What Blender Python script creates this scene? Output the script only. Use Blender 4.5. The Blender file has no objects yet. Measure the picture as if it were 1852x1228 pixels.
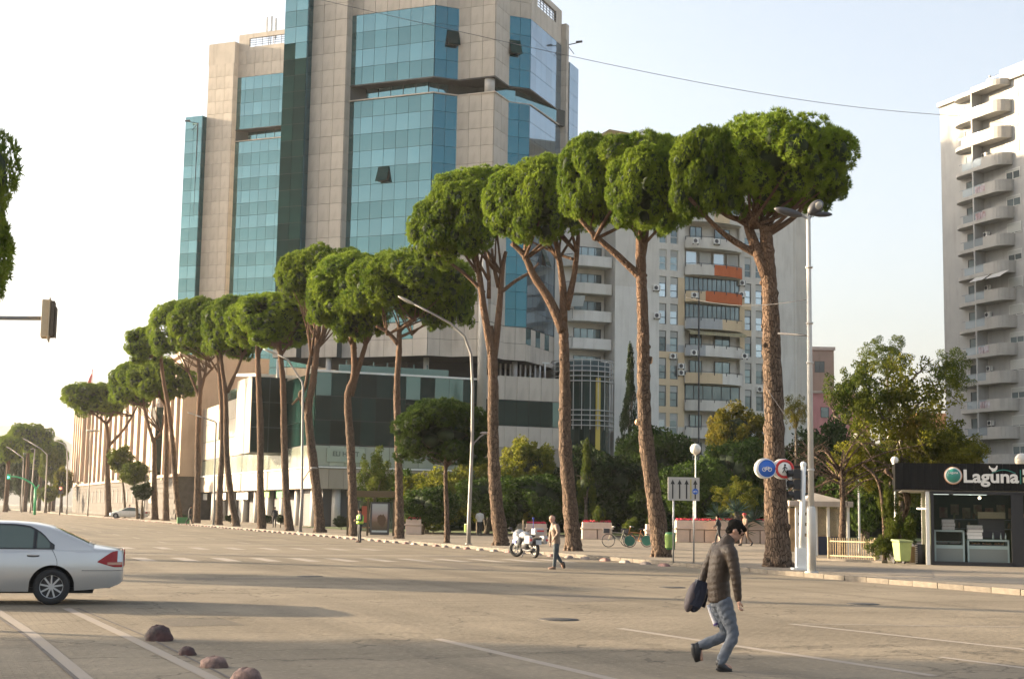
import bpy, bmesh, math, random
import numpy as np
from mathutils import Matrix, Vector
R = math.radians
random.seed(7); rng = np.random.default_rng(7)
scene = bpy.context.scene
col = scene.collection

# ------------------------------------------------------------------ camera
FPX, CAMH, PITCH, ROLL = 2572.2, 1.75, math.atan(312/2572.2), .017
_M = Matrix.Rotation(math.pi/2+PITCH, 3, 'X') @ Matrix.Rotation(ROLL, 3, 'Z')
cam_d = bpy.data.cameras.new('camera'); cam = bpy.data.objects.new('camera', cam_d); col.objects.link(cam)
cam.matrix_world = Matrix.Translation((0, 0, CAMH)) @ _M.to_4x4()
cam_d.lens = 50; cam_d.sensor_width = 36; cam_d.clip_start = .2; cam_d.clip_end = 9000
cam_d.dof.use_dof = False
scene.camera = cam

# ------------------------------------------------------------------ light
SUN_AZ, SUN_EL = -73.0, 13.0
world = bpy.data.worlds.new('World'); scene.world = world; world.use_nodes = True
wn = world.node_tree.nodes; wn.clear()
sky = wn.new('ShaderNodeTexSky'); sky.sky_type = 'NISHITA'; sky.sun_disc = False
sky.sun_elevation = R(SUN_EL); sky.sun_rotation = R(SUN_AZ); sky.altitude = 100
sky.air_density = .95; sky.dust_density = 5.5; sky.ozone_density = 1.0
bg = wn.new('ShaderNodeBackground'); bg.inputs[1].default_value = .115
wo = wn.new('ShaderNodeOutputWorld')
hs = wn.new('ShaderNodeHueSaturation'); hs.inputs['Saturation'].default_value = .6; hs.inputs['Value'].default_value = 1.1      # pale, slightly veiled evening sky
world.node_tree.links.new(sky.outputs[0], hs.inputs['Color']); world.node_tree.links.new(hs.outputs[0], bg.inputs[0]); world.node_tree.links.new(bg.outputs[0], wo.inputs[0])
sd = bpy.data.lights.new('sun', 'SUN'); sd.energy = 5.0; sd.angle = R(.6); sd.color = (1, .78, .52)
sun = bpy.data.objects.new('sun', sd); col.objects.link(sun)
_sv = Vector((math.sin(R(SUN_AZ))*math.cos(R(SUN_EL)), math.cos(R(SUN_AZ))*math.cos(R(SUN_EL)), math.sin(R(SUN_EL))))
sun.rotation_euler = _sv.to_track_quat('Z', 'Y').to_euler()
vs = scene.view_settings
vs.view_transform = 'Standard'; vs.look = 'None'; vs.gamma = 1; vs.use_curve_mapping = False; vs.exposure = 1.86
scene.render.resolution_x = 1024; scene.render.resolution_y = 678

# ------------------------------------------------------------------ surveying: street frame (t to the right/away, s down the street)
PHI = 22.3
_c, _s = math.cos(R(PHI)), math.sin(R(PHI))
def W(t, s, z=0): return Vector((t*_c - s*_s, t*_s + s*_c, z))
def TS(v): return (v[0]*_c + v[1]*_s, -v[0]*_s + v[1]*_c)
def ray(px, py): return _M @ Vector(((px-926)/FPX, (614-py)/FPX, -1))
def G(px, py, z=0):
    r = ray(px, py); return Vector((0, 0, CAMH)) + r*((z-CAMH)/r.z)
def at(px, py, D):
    r = ray(px, py); return Vector((0, 0, CAMH)) + r*(D/r.y)
def hit_t(px, py, t):        # point on the vertical plane t = const (parallel to the street)
    r = ray(px, py); k = t/(r.x*_c + r.y*_s); return Vector((0, 0, CAMH)) + r*k
def hit_s(px, py, s):        # point on the vertical plane s = const (square to the street)
    r = ray(px, py); k = s/(-r.x*_s + r.y*_c); return Vector((0, 0, CAMH)) + r*k

# ------------------------------------------------------------------ objects
def tag(o, label=None, cat=None, group=None, kind=None):
    if label: o['label'] = label
    if cat: o['category'] = cat
    if group: o['group'] = group
    if kind: o['kind'] = kind
    return o
def thing(name, label, cat, loc=(0, 0, 0), rz=0, group=None):
    o = bpy.data.objects.new(name, None); o.empty_display_size = .3; col.objects.link(o)
    o.location = loc; o.rotation_euler = (0, 0, rz)
    return tag(o, label, cat, group)
def link(name, me, parent=None, loc=(0, 0, 0), rot=(0, 0, 0), scale=None):
    o = bpy.data.objects.new(name, me); col.objects.link(o)
    if parent: o.parent = parent
    o.location = loc; o.rotation_euler = rot
    if scale: o.scale = scale
    return o
KIDS = {}
def copy_thing(o, loc, rz=None, label=None, group=None, scale=None):
    def kids(p): return [c for c in col.objects if c.parent == p]
    n = o.copy(); col.objects.link(n); n.location = loc
    if rz is not None: n.rotation_euler = (0, 0, rz)
    if scale: n.scale = scale
    if label: n['label'] = label
    if group: n['group'] = group
    if o not in KIDS: KIDS[o] = [(c, kids(c)) for c in kids(o)]
    for c, gs in KIDS[o]:
        d = c.copy(); col.objects.link(d); d.parent = n
        for g in gs:
            h = g.copy(); col.objects.link(h); h.parent = d
    return n
def np_mesh(name, V, F, mat=None, smooth=False):
    V = np.asarray(V, dtype=np.float32); F = np.asarray(F, dtype=np.int32)
    me = bpy.data.meshes.new(name); k = F.shape[1]
    me.vertices.add(len(V)); me.vertices.foreach_set('co', V.ravel())
    me.loops.add(F.size); me.loops.foreach_set('vertex_index', F.ravel())
    me.polygons.add(len(F)); me.polygons.foreach_set('loop_start', np.arange(0, F.size, k, dtype=np.int32))
    try: me.polygons.foreach_set('loop_total', np.full(len(F), k, dtype=np.int32))
    except Exception: pass
    if smooth: me.polygons.foreach_set('use_smooth', np.ones(len(F), dtype=bool))
    me.update(calc_edges=True); me.validate()
    if mat: me.materials.append(mat)
    return me

class MB:
    """collects shapes into one mesh"""
    def __init__(s): s.v = []; s.f = []; s.m = []; s.sm = []; s.k = 0
    def add(s, vs, fs, smooth=False):
        b = len(s.v); s.v += [tuple(v) for v in vs]
        for f in fs: s.f.append(tuple(b+i for i in f)); s.m.append(s.k); s.sm.append(smooth)
        return s
    def mat(s, k): s.k = k; return s
    def box(s, c, d, rz=0, rx=0, ry=0):
        h = [x/2 for x in d]; M = Matrix.Translation(c) @ Matrix.Rotation(rz, 4, 'Z') @ Matrix.Rotation(ry, 4, 'Y') @ Matrix.Rotation(rx, 4, 'X')
        P = [M @ Vector((x*h[0], y*h[1], z*h[2])) for x in (-1, 1) for y in (-1, 1) for z in (-1, 1)]
        return s.add(P, [(0, 1, 3, 2), (4, 6, 7, 5), (0, 4, 5, 1), (2, 3, 7, 6), (0, 2, 6, 4), (1, 5, 7, 3)])
    def bar(s, a, b, w, h=None):
        a, b = Vector(a), Vector(b); d = b-a; L = d.length
        if L < 1e-6: return s
        q = d.to_track_quat('X', 'Z').to_matrix().to_4x4(); M = Matrix.Translation((a+b)/2) @ q
        hx, hy, hz = L/2, w/2, (h or w)/2
        P = [M @ Vector((x*hx, y*hy, z*hz)) for x in (-1, 1) for y in (-1, 1) for z in (-1, 1)]
        return s.add(P, [(0, 1, 3, 2), (4, 6, 7, 5), (0, 4, 5, 1), (2, 3, 7, 6), (0, 2, 6, 4), (1, 5, 7, 3)])
    def prism(s, poly, z0, z1, smooth=False):
        n = len(poly); A = sum(poly[i][0]*poly[(i+1) % n][1]-poly[(i+1) % n][0]*poly[i][1] for i in range(n))
        if A < 0: poly = poly[::-1]
        s.add([(x, y, z0) for x, y in poly]+[(x, y, z1) for x, y in poly], [tuple(range(n))[::-1], tuple(range(n, 2*n))])
        s.add([(x, y, z0) for x, y in poly]+[(x, y, z1) for x, y in poly], [(i, (i+1) % n, n+(i+1) % n, n+i) for i in range(n)], smooth)
        return s
    def plate(s, poly, y0, y1):      # polygon in x,z pushed from y0 to y1
        n = len(poly); A = sum(poly[i][0]*poly[(i+1) % n][1]-poly[(i+1) % n][0]*poly[i][1] for i in range(n))
        if A < 0: poly = poly[::-1]
        return s.add([(x, y0, z) for x, z in poly]+[(x, y1, z) for x, z in poly],
                     [tuple(range(n)), tuple(range(n, 2*n))[::-1]]+[(i, n+i, n+(i+1) % n, (i+1) % n) for i in range(n)])
    def tube(s, pts, rad, n=8, cap=True, jit=0, smooth=True):
        pts = [Vector(p) for p in pts]; m = len(pts)
        if not hasattr(rad, '__len__'): rad = [rad]*m
        V = []; u = None
        for i, p in enumerate(pts):
            t = (pts[min(i+1, m-1)]-pts[max(i-1, 0)]).normalized()
            if u is None:
                u = t.orthogonal().normalized()
            else:
                u = (u-t*u.dot(t)).normalized()
            w = t.cross(u)
            for j in range(n):
                a = 2*math.pi*j/n; r = rad[i]*(1+(random.uniform(-jit, jit) if jit else 0))
                V.append(p+(u*math.cos(a)+w*math.sin(a))*r)
        F = [(i*n+j, i*n+(j+1) % n, (i+1)*n+(j+1) % n, (i+1)*n+j) for i in range(m-1) for j in range(n)]
        s.add(V, F, smooth)
        if cap: s.add(V, [tuple(range(n))[::-1], tuple(range((m-1)*n, m*n))])
        return s
    def cyl(s, a, b, r, r2=None, n=12, smooth=True): return s.tube([a, b], [r, r if r2 is None else r2], n, smooth=smooth)
    def lathe(s, prof, c=(0, 0, 0), n=16, M=None, cap=True):
        V = []
        for r, z in prof:
            for j in range(n):
                a = 2*math.pi*j/n; p = Vector((r*math.cos(a), r*math.sin(a), z))
                if M: p = M @ p
                V.append(p+Vector(c))
        m = len(prof)
        s.add(V, [(i*n+j, i*n+(j+1) % n, (i+1)*n+(j+1) % n, (i+1)*n+j) for i in range(m-1) for j in range(n)], True)
        return s.add(V, [tuple(range(n))[::-1], tuple(range((m-1)*n, m*n))]) if cap else s
    def ball(s, c, r, n=12, m=8, sq=(1, 1, 1), M=None):
        prof = [(max(1e-4, math.sin(math.pi*i/m))*r, -math.cos(math.pi*i/m)*r) for i in range(m+1)]
        S = Matrix.Diagonal(sq); T_ = (M @ S) if M else S
        return s.lathe(prof, c, n, T_)
    def torus(s, c, R0, r, axis='Y', n=24, m=8, sq=1):
        V = []
        for i in range(n):
            a = 2*math.pi*i/n
            for j in range(m):
                b = 2*math.pi*j/m; rr = R0+r*math.cos(b); h = r*math.sin(b)*sq
                p = {'Y': (rr*math.cos(a), h, rr*math.sin(a)), 'Z': (rr*math.cos(a), rr*math.sin(a), h), 'X': (h, rr*math.cos(a), rr*math.sin(a))}[axis]
                V.append((c[0]+p[0], c[1]+p[1], c[2]+p[2]))
        return s.add(V, [(i*m+j, i*m+(j+1) % m, ((i+1) % n)*m+(j+1) % m, ((i+1) % n)*m+j) for i in range(n) for j in range(m)], True)
    def quad(s, a, b, c, d): return s.add([a, b, c, d], [(0, 1, 2, 3)])
    def mesh(s, name, mats):
        me = bpy.data.meshes.new(name); me.from_pydata([tuple(v) for v in s.v], [], s.f)
        for m in (mats if isinstance(mats, (list, tuple)) else [mats]):
            if m: me.materials.append(m)
        me.polygons.foreach_set('material_index', s.m); me.polygons.foreach_set('use_smooth', s.sm)
        bm = bmesh.new(); bm.from_mesh(me); bmesh.ops.remove_doubles(bm, verts=bm.verts, dist=1e-5) if len(s.v) < 20000 and any(s.sm) else None
        bmesh.ops.recalc_face_normals(bm, faces=bm.faces) if len(s.v) < 20000 else None
        bm.to_mesh(me); bm.free(); me.update(); return me
    def build(s, name, mats, parent=None, loc=(0, 0, 0), rz=0, bevel=0):
        o = link(name, s.mesh(name, mats), parent, loc, (0, 0, rz))
        if bevel:
            b = o.modifiers.new('bevel', 'BEVEL'); b.width = bevel; b.segments = 2; b.limit_method = 'ANGLE'; b.angle_limit = R(40)
        return o

# ------------------------------------------------------------------ materials
MATS = {}
def mat(name, c, rough=.8, metal=0, var=.0, scale=4., bump=0., bscale=None, spec=.5, rnd=0., c2=None, coat=0, trans=0, emit=None, alpha=1, stretch=None, detail=6, dirt=0):
    if name in MATS: return MATS[name]
    m = bpy.data.materials.new(name); m.use_nodes = True; nt = m.node_tree; N = nt.nodes; L = nt.links
    p = N['Principled BSDF']; p.inputs['Roughness'].default_value = rough; p.inputs['Metallic'].default_value = metal
    p.inputs['Specular IOR Level'].default_value = spec; p.inputs['Coat Weight'].default_value = coat
    if trans: p.inputs['Transmission Weight'].default_value = trans
    if alpha < 1: p.inputs['Alpha'].default_value = alpha
    tc = N.new('ShaderNodeTexCoord'); src = tc.outputs['Object']
    if stretch:
        mp = N.new('ShaderNodeMapping'); mp.inputs['Scale'].default_value = stretch; L.new(src, mp.inputs['Vector']); src = mp.outputs[0]
    c = tuple(c)+(1,)
    base = None
    if var or c2:
        no = N.new('ShaderNodeTexNoise'); no.inputs['Scale'].default_value = scale; no.inputs['Detail'].default_value = detail; no.inputs['Roughness'].default_value = .6; L.new(src, no.inputs['Vector'])
        mr = N.new('ShaderNodeMapRange'); mr.inputs[1].default_value = .33; mr.inputs[2].default_value = .67; L.new(no.outputs['Fac'], mr.inputs[0])
        mx = N.new('ShaderNodeMix'); mx.data_type = 'RGBA'; L.new(mr.outputs[0], mx.inputs['Factor'])
        if c2: mx.inputs['A'].default_value = c; mx.inputs['B'].default_value = tuple(c2)+(1,)
        else:
            mx.inputs['A'].default_value = tuple(x*(1-var) for x in c[:3])+(1,); mx.inputs['B'].default_value = tuple(min(1, x*(1+var)) for x in c[:3])+(1,)
        base = mx.outputs['Result']
    if dirt:
        n2 = N.new('ShaderNodeTexNoise'); n2.inputs['Scale'].default_value = 1.1; n2.inputs['Detail'].default_value = 8
        mp2 = N.new('ShaderNodeMapping'); mp2.inputs['Scale'].default_value = (1.5, 1.5, .22); L.new(tc.outputs['Object'], mp2.inputs['Vector']); L.new(mp2.outputs[0], n2.inputs['Vector'])
        mr2 = N.new('ShaderNodeMapRange'); mr2.inputs[1].default_value = .5; mr2.inputs[2].default_value = .75; mr2.inputs[4].default_value = dirt; L.new(n2.outputs['Fac'], mr2.inputs[0])
        mx2 = N.new('ShaderNodeMix'); mx2.data_type = 'RGBA'; mx2.blend_type = 'MULTIPLY'; L.new(mr2.outputs[0], mx2.inputs['Factor'])
        if base: L.new(base, mx2.inputs['A'])
        else: mx2.inputs['A'].default_value = c
        mx2.inputs['B'].default_value = (.42, .38, .33, 1); base = mx2.outputs['Result']
    if rnd:
        oi = N.new('ShaderNodeObjectInfo'); m3 = N.new('ShaderNodeMapRange'); m3.inputs[3].default_value = 1-rnd; m3.inputs[4].default_value = 1+rnd; L.new(oi.outputs['Random'], m3.inputs[0])
        h = N.new('ShaderNodeHueSaturation'); L.new(m3.outputs[0], h.inputs['Value'])
        if base: L.new(base, h.inputs['Color'])
        else: h.inputs['Color'].default_value = c
        base = h.outputs[0]
    if base: L.new(base, p.inputs['Base Color'])
    else: p.inputs['Base Color'].default_value = c
    if bump:
        nb = N.new('ShaderNodeTexNoise'); nb.inputs['Scale'].default_value = bscale or scale*3; nb.inputs['Detail'].default_value = 8; L.new(src, nb.inputs['Vector'])
        b = N.new('ShaderNodeBump'); b.inputs['Strength'].default_value = bump; b.inputs['Distance'].default_value = .03; L.new(nb.outputs['Fac'], b.inputs['Height']); L.new(b.outputs[0], p.inputs['Normal'])
    if emit:
        p.inputs['Emission Color'].default_value = tuple(emit[:3])+(1,); p.inputs['Emission Strength'].default_value = emit[3]
    MATS[name] = m; return m

def foliage(name, dark, light, scale=1.2, transl=.35):
    m = bpy.data.materials.new(name); m.use_nodes = True; nt = m.node_tree; N = nt.nodes; L = nt.links
    p = N['Principled BSDF']; p.inputs['Roughness'].default_value = .65; p.inputs['Specular IOR Level'].default_value = .1
    tc = N.new('ShaderNodeTexCoord'); no = N.new('ShaderNodeTexNoise'); no.inputs['Scale'].default_value = scale; no.inputs['Detail'].default_value = 5; L.new(tc.outputs['Object'], no.inputs['Vector'])
    n2 = N.new('ShaderNodeTexNoise'); n2.inputs['Scale'].default_value = scale*9; n2.inputs['Detail'].default_value = 2; L.new(tc.outputs['Object'], n2.inputs['Vector'])
    ad = N.new('ShaderNodeMath'); ad.operation = 'ADD'; L.new(no.outputs['Fac'], ad.inputs[0]); L.new(n2.outputs['Fac'], ad.inputs[1])
    mr = N.new('ShaderNodeMapRange'); mr.inputs[1].default_value = .72; mr.inputs[2].default_value = 1.28; L.new(ad.outputs[0], mr.inputs[0])
    mx = N.new('ShaderNodeMix'); mx.data_type = 'RGBA'; mx.inputs['A'].default_value = tuple(dark)+(1,); mx.inputs['B'].default_value = tuple(light)+(1,); L.new(mr.outputs[0], mx.inputs['Factor'])
    oi = N.new('ShaderNodeObjectInfo'); m3 = N.new('ShaderNodeMapRange'); m3.inputs[3].default_value = .85; m3.inputs[4].default_value = 1.15; L.new(oi.outputs['Random'], m3.inputs[0])
    h = N.new('ShaderNodeHueSaturation'); L.new(m3.outputs[0], h.inputs['Value']); L.new(mx.outputs['Result'], h.inputs['Color'])
    L.new(h.outputs[0], p.inputs['Base Color'])
    t = N.new('ShaderNodeBsdfTranslucent'); L.new(h.outputs[0], t.inputs['Color']); ms = N.new('ShaderNodeMixShader'); ms.inputs[0].default_value = transl
    L.new(p.outputs[0], ms.inputs[1]); L.new(t.outputs[0], ms.inputs[2]); L.new(ms.outputs[0], N['Material Output'].inputs['Surface'])
    MATS[name] = m; return m

M_needle = foliage('pine_needles', (.055, .105, .014), (.22, .29, .03), .9, .4)
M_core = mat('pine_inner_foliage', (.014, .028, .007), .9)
M_leaf = foliage('leaves', (.03, .06, .01), (.13, .15, .02), .8, .4)
M_leafd = foliage('dark_leaves', (.008, .02, .006), (.035, .06, .014), .8, .2)
M_park = foliage('park_leaves', (.012, .032, .006), (.07, .115, .016), .7, .35)
M_needle_shade = foliage('dark_pine_needles', (.015, .04, .01), (.08, .12, .02), .9, .3)  # needle colour with the young pine's shade put in
M_leafy = foliage('yellowing_leaves', (.045, .07, .01), (.24, .23, .025), .7, .45)
M_leafo = foliage('autumn_leaves', (.035, .055, .01), (.2, .16, .02), .9, .5)
M_red = mat('red_flowers', (.55, .03, .06), .7, var=.5, scale=20)
M_pale = mat('concrete_pale', (.5, .44, .38), .85, var=.12, scale=1, bump=.2, dirt=.3)
M_white = mat('white_paint', (.75, .74, .7), .5, var=.06, scale=3)
M_whitewall = mat('white_wall', (.55, .53, .5), .85, var=.08, scale=.8, dirt=.35)
M_black = mat('black', (.018, .018, .02), .5)
M_dark = mat('dark_grey', (.05, .05, .055), .55)
M_steel = mat('galvanised_steel', (.45, .45, .44), .45, .6, var=.1, scale=6)
M_gpole = mat('grey_pole', (.27, .26, .245), .5, .2, var=.1, scale=3)
M_green = mat('green_plastic', (.06, .22, .07), .5)
M_skin = mat('skin', (.42, .24, .17), .55, var=.06, scale=20)
M_hair = mat('dark_hair', (.012, .01, .008), .85, bump=.6, bscale=60, spec=.1)
M_wood = mat('wood', (.3, .17, .09), .7, var=.2, scale=8, stretch=(1, 1, 8))
M_darkglass = mat('dark_window_glass', (.03, .045, .05), .06, 0, spec=.9)
# ================================================================== ground, road, pavement
def sheet(name, poly, z, m, kind='structure', uv=None):
    mb = MB(); mb.add([(p[0], p[1], z) for p in poly], [tuple(range(len(poly)))])
    return tag(mb.build(name, m), kind=kind)
def asphalt(name, a, b, grain=1.0, wear=.5, setts=False):
    m = bpy.data.materials.new(name); m.use_nodes = True; nt = m.node_tree; N = nt.nodes; L = nt.links; p = N['Principled BSDF']
    tc = N.new('ShaderNodeTexCoord'); mp = N.new('ShaderNodeMapping'); mp.inputs['Rotation'].default_value = (0, 0, -R(PHI)); L.new(tc.outputs['Object'], mp.inputs['Vector'])
    def noise(sc, det, stretch=None):
        n = N.new('ShaderNodeTexNoise'); n.inputs['Scale'].default_value = sc; n.inputs['Detail'].default_value = det
        if stretch:
            q = N.new('ShaderNodeMapping'); q.inputs['Scale'].default_value = stretch; L.new(mp.outputs[0], q.inputs['Vector']); L.new(q.outputs[0], n.inputs['Vector'])
        else: L.new(mp.outputs[0], n.inputs['Vector'])
        return n.outputs['Fac']
    def mr(x, lo, hi, a_=0, b_=1):
        r = N.new('ShaderNodeMapRange'); r.inputs[1].default_value = lo; r.inputs[2].default_value = hi; r.inputs[3].default_value = a_; r.inputs[4].default_value = b_; L.new(x, r.inputs[0]); return r.outputs[0]
    def mixc(f, A, B, blend='MIX'):
        x = N.new('ShaderNodeMix'); x.data_type = 'RGBA'; x.blend_type = blend; L.new(f, x.inputs['Factor'])
        for k, v in (('A', A), ('B', B)):
            if isinstance(v, tuple): x.inputs[k].default_value = v+(1,)
            else: L.new(v, x.inputs[k])
        return x.outputs['Result']
    c = mixc(mr(noise(.35, 6), .35, .65), a, b)
    c = mixc(mr(noise(1.0, 5, (.9, .035, 1)), .5, .68, 0, wear), c, tuple(x*.62 for x in a))      # tyre-darkened lanes along the street
    c = mixc(mr(noise(1.0, 5, (.05, 1.3, 1)), .52, .7, 0, wear*.9), c, tuple(x*.66 for x in a))      # and across the junction
    c = mixc(mr(noise(14, 3), .55, .7, 0, .35), c, tuple(min(1, x*1.5) for x in b))
    c = mixc(mr(noise(2.2, 8), .62, .72, 0, .5), c, tuple(x*.55 for x in a))
    L.new(c, p.inputs['Base Color']); p.inputs['Roughness'].default_value = .85; p.inputs['Specular IOR Level'].default_value = .3
    if setts:                                                   # block paving showing through the surface
        br = N.new('ShaderNodeTexBrick'); br.inputs['Scale'].default_value = 1; br.inputs['Brick Width'].default_value = .22; br.inputs['Row Height'].default_value = .12; br.inputs['Mortar Size'].default_value = .012; br.inputs['Mortar Smooth'].default_value = .6
        br.inputs['Color1'].default_value = (1, 1, 1, 1); br.inputs['Color2'].default_value = (.86, .86, .86, 1); br.inputs['Mortar'].default_value = (.55, .53, .5, 1); L.new(mp.outputs[0], br.inputs['Vector'])
        c = mixc(mr(noise(.12, 2), .44, .56, .15, .85), c, c, 'MIX'); x_ = N.new('ShaderNodeMix'); x_.data_type = 'RGBA'; x_.blend_type = 'MULTIPLY'; L.new(mr(noise(.12, 2), .42, .58, .05, .8), x_.inputs['Factor']); L.new(c, x_.inputs['A']); L.new(br.outputs['Color'], x_.inputs['B']); c = x_.outputs['Result']
    cv = N.new('ShaderNodeTexVoronoi'); cv.feature = 'DISTANCE_TO_EDGE'; cv.inputs['Scale'].default_value = .22; wp = N.new('ShaderNodeVectorMath'); wp.operation = 'ADD'; ns = N.new('ShaderNodeTexNoise'); ns.inputs['Scale'].default_value = .8; ns.inputs['Detail'].default_value = 6; L.new(mp.outputs[0], ns.inputs['Vector']); sc = N.new('ShaderNodeVectorMath'); sc.operation = 'SCALE'; sc.inputs['Scale'].default_value = 2.2; L.new(ns.outputs['Color'], sc.inputs[0]); L.new(mp.outputs[0], wp.inputs[0]); L.new(sc.outputs[0], wp.inputs[1]); L.new(wp.outputs[0], cv.inputs['Vector'])
    c = mixc(mr(cv.outputs['Distance'], .002, .007, .65, 0), c, tuple(x*.3 for x in a))      # cracks
    L.new(c, p.inputs['Base Color'])
    vb = N.new('ShaderNodeTexVoronoi'); vb.inputs['Scale'].default_value = 9; L.new(mp.outputs[0], vb.inputs['Vector'])
    nb = noise(60, 4); bu = N.new('ShaderNodeBump'); bu.inputs['Strength'].default_value = .5*grain; bu.inputs['Distance'].default_value = .012
    sm = N.new('ShaderNodeMath'); sm.operation = 'ADD'; L.new(nb, sm.inputs[0]); L.new(vb.outputs['Distance'], sm.inputs[1]); L.new(sm.outputs[0], bu.inputs['Height']); L.new(bu.outputs[0], p.inputs['Normal'])
    return m
M_road = asphalt('asphalt', (.155, .128, .09), (.215, .18, .13), 1.0, .6, True)
M_walk = asphalt('paving', (.19, .16, .12), (.26, .22, .17), .7, .3)
M_earth = mat('dry_ground', (.12, .11, .07), .95, var=.4, scale=.3, bump=.3)
M_grass = mat('lawn', (.05, .085, .02), .95, c2=(.11, .13, .035), scale=1.5, bump=.8, bscale=30)
sheet('ground', [(-4500, -3000), (4500, -3000), (4500, 6500), (-4500, 6500)], -.03, M_earth)
sheet('road', [W(-60, -70), W(24.2, -70), W(24.2, 460), W(-60, 460)], 0, M_road)
# pavement: a slab .12 m high with real kerb stones along its edge
mb = MB(); mb.prism([W(24.52, -10)[:2], W(120, -10)[:2], W(120, 460)[:2], W(24.52, 460)[:2]], -.02, .12); tag(mb.build('pavement', M_walk), kind='structure')
M_kerb = mat('kerb_stone', (.14, .12, .095), .85, var=.2, scale=5, bump=.4, rnd=.12)
kb = thing('kerb', 'long line of pale kerb stones edging the pavement under the pines', 'kerb', W(24.36, 0), R(PHI))
kme = [MB().box((0, 0, .055+dz), (.3, .975, .16)).mesh('kerb_stone', M_kerb) for dz in (0, .006, -.005)]
for me_ in kme:
    pass
for i in range(110):
    o = link('kerb_stone', kme[i % 3], kb, (random.uniform(-.008, .008), 8+i+.5, 0), (0, 0, random.uniform(-.01, .01)))
mb = MB()
for i in range(118, 300): mb.box((0, i+.5, .055), (.3, .975, .16))
tag(mb.build('kerb_stone', M_kerb, kb), kind='stuff')
# lawn of the park with a low stone edge
LAWN = [(31.2, 97), (38.5, 94), (46.5, 91.2), (60, 84), (84, 62), (100, 60), (100, 128), (31.2, 128)]
sheet('lawn', [W(*p) for p in LAWN], .15, M_grass)
mb = MB()
for a, b in zip(LAWN[:5], LAWN[1:6]): mb.bar(W(*a, .17), W(*b, .17), .16, .14)
tag(mb.build('lawn_edging', M_kerb), 'low pale stone edging along the front of the park lawn', 'edging')
# ------------------------------------------------------------------ worn paint
def paintmat(name, c, thr):
    m = bpy.data.materials.new(name); m.use_nodes = True; nt = m.node_tree; N = nt.nodes; L = nt.links; p = N['Principled BSDF']; p.inputs['Roughness'].default_value = .8
    tc = N.new('ShaderNodeTexCoord'); n = N.new('ShaderNodeTexNoise'); n.inputs['Scale'].default_value = 2.5; n.inputs['Detail'].default_value = 10; n.inputs['Roughness'].default_value = .75; L.new(tc.outputs['Object'], n.inputs['Vector'])
    r = N.new('ShaderNodeMapRange'); r.inputs[1].default_value = thr-.1; r.inputs[2].default_value = thr+.12; r.inputs[3].default_value = .12; r.inputs[4].default_value = .85; L.new(n.outputs['Fac'], r.inputs[0])
    x = N.new('ShaderNodeMix'); x.data_type = 'RGBA'; x.inputs['A'].default_value = (.23, .2, .17, 1); x.inputs['B'].default_value = c+(1,); L.new(r.outputs[0], x.inputs['Factor']); L.new(x.outputs['Result'], p.inputs['Base Color'])
    return m
M_paint = paintmat('worn_white_paint', (.35, .3, .235), .58); M_paint2 = paintmat('faded_paint', (.33, .28, .215), .6); M_cream = paintmat('cream_line_paint', (.25, .205, .14), .6)
def strip(mb, a, b, w):
    a, b = Vector(a[:2]), Vector(b[:2]); d = (b-a).normalized(); n = Vector((-d.y, d.x))*w/2
    mb.add([(*(a-n), 0), (*(b-n), 0), (*(b+n), 0), (*(a+n), 0)], [(0, 1, 2, 3)])
def marking(name, segs, w, m, z=.004):
    mb = MB()
    for a, b in segs: strip(mb, a, b, w)
    return tag(mb.build(name, m, None, (0, 0, z)), kind='structure')
# crossing bars seen side-on in the middle distance
for i in range(16):
    t0 = 1.5+i*1.35
    marking('crossing_bar', [(W(t0, 47), W(t0, 50.2))], .5, M_paint)
for i in range(14):
    t0 = -1+i*1.5
    marking('crossing_bar', [(W(t0, 60), W(t0, 63))], .5, M_paint2)
marking('stop_line', [(W(2, 53.5), W(21, 53.5))], .4, M_paint2)
marking('stop_line', [(W(-8, 68), W(20, 68))], .4, M_paint2)
marking('lane_line', [(G(790, 1155), G(1180, 1245))], .16, M_paint2)
marking('lane_line', [(G(1120, 1136), G(1690, 1222))], .16, M_paint2)
marking('lane_line', [(G(1430, 1128), G(1870, 1176))], .16, M_paint2)
marking('lane_line', [(G(1450, 1128), G(1870, 1134))], .1, M_paint2)
marking('lane_line', [(G(1700, 1188), G(1870, 1210))], .14, M_paint2)
marking('lane_dash', [(W(t, s), W(t, s+3)) for t in (3, 7, 11, 15, 19) for s in range(70, 200, 9)], .14, M_paint2)
# the two cream painted strips at bottom left
marking('cream_edge_line', [(G(-30, 1088), G(60, 1148)), (G(60, 1148), G(175, 1245))], .15, M_cream, .006)
marking('cream_edge_line', [(G(120, 1100), G(240, 1156)), (G(240, 1156), G(420, 1245))], .15, M_cream, .006)
M_tar = mat('tar_joint', (.07, .06, .055), .9, var=.3, scale=3)
marking('tar_joint', [(G(-30, 1098), G(50, 1152)), (G(50, 1152), G(152, 1240))], .05, M_tar, .008)
marking('tar_joint', [(G(140, 1100), G(262, 1150)), (G(262, 1150), G(442, 1240))], .04, M_tar, .008)

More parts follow.
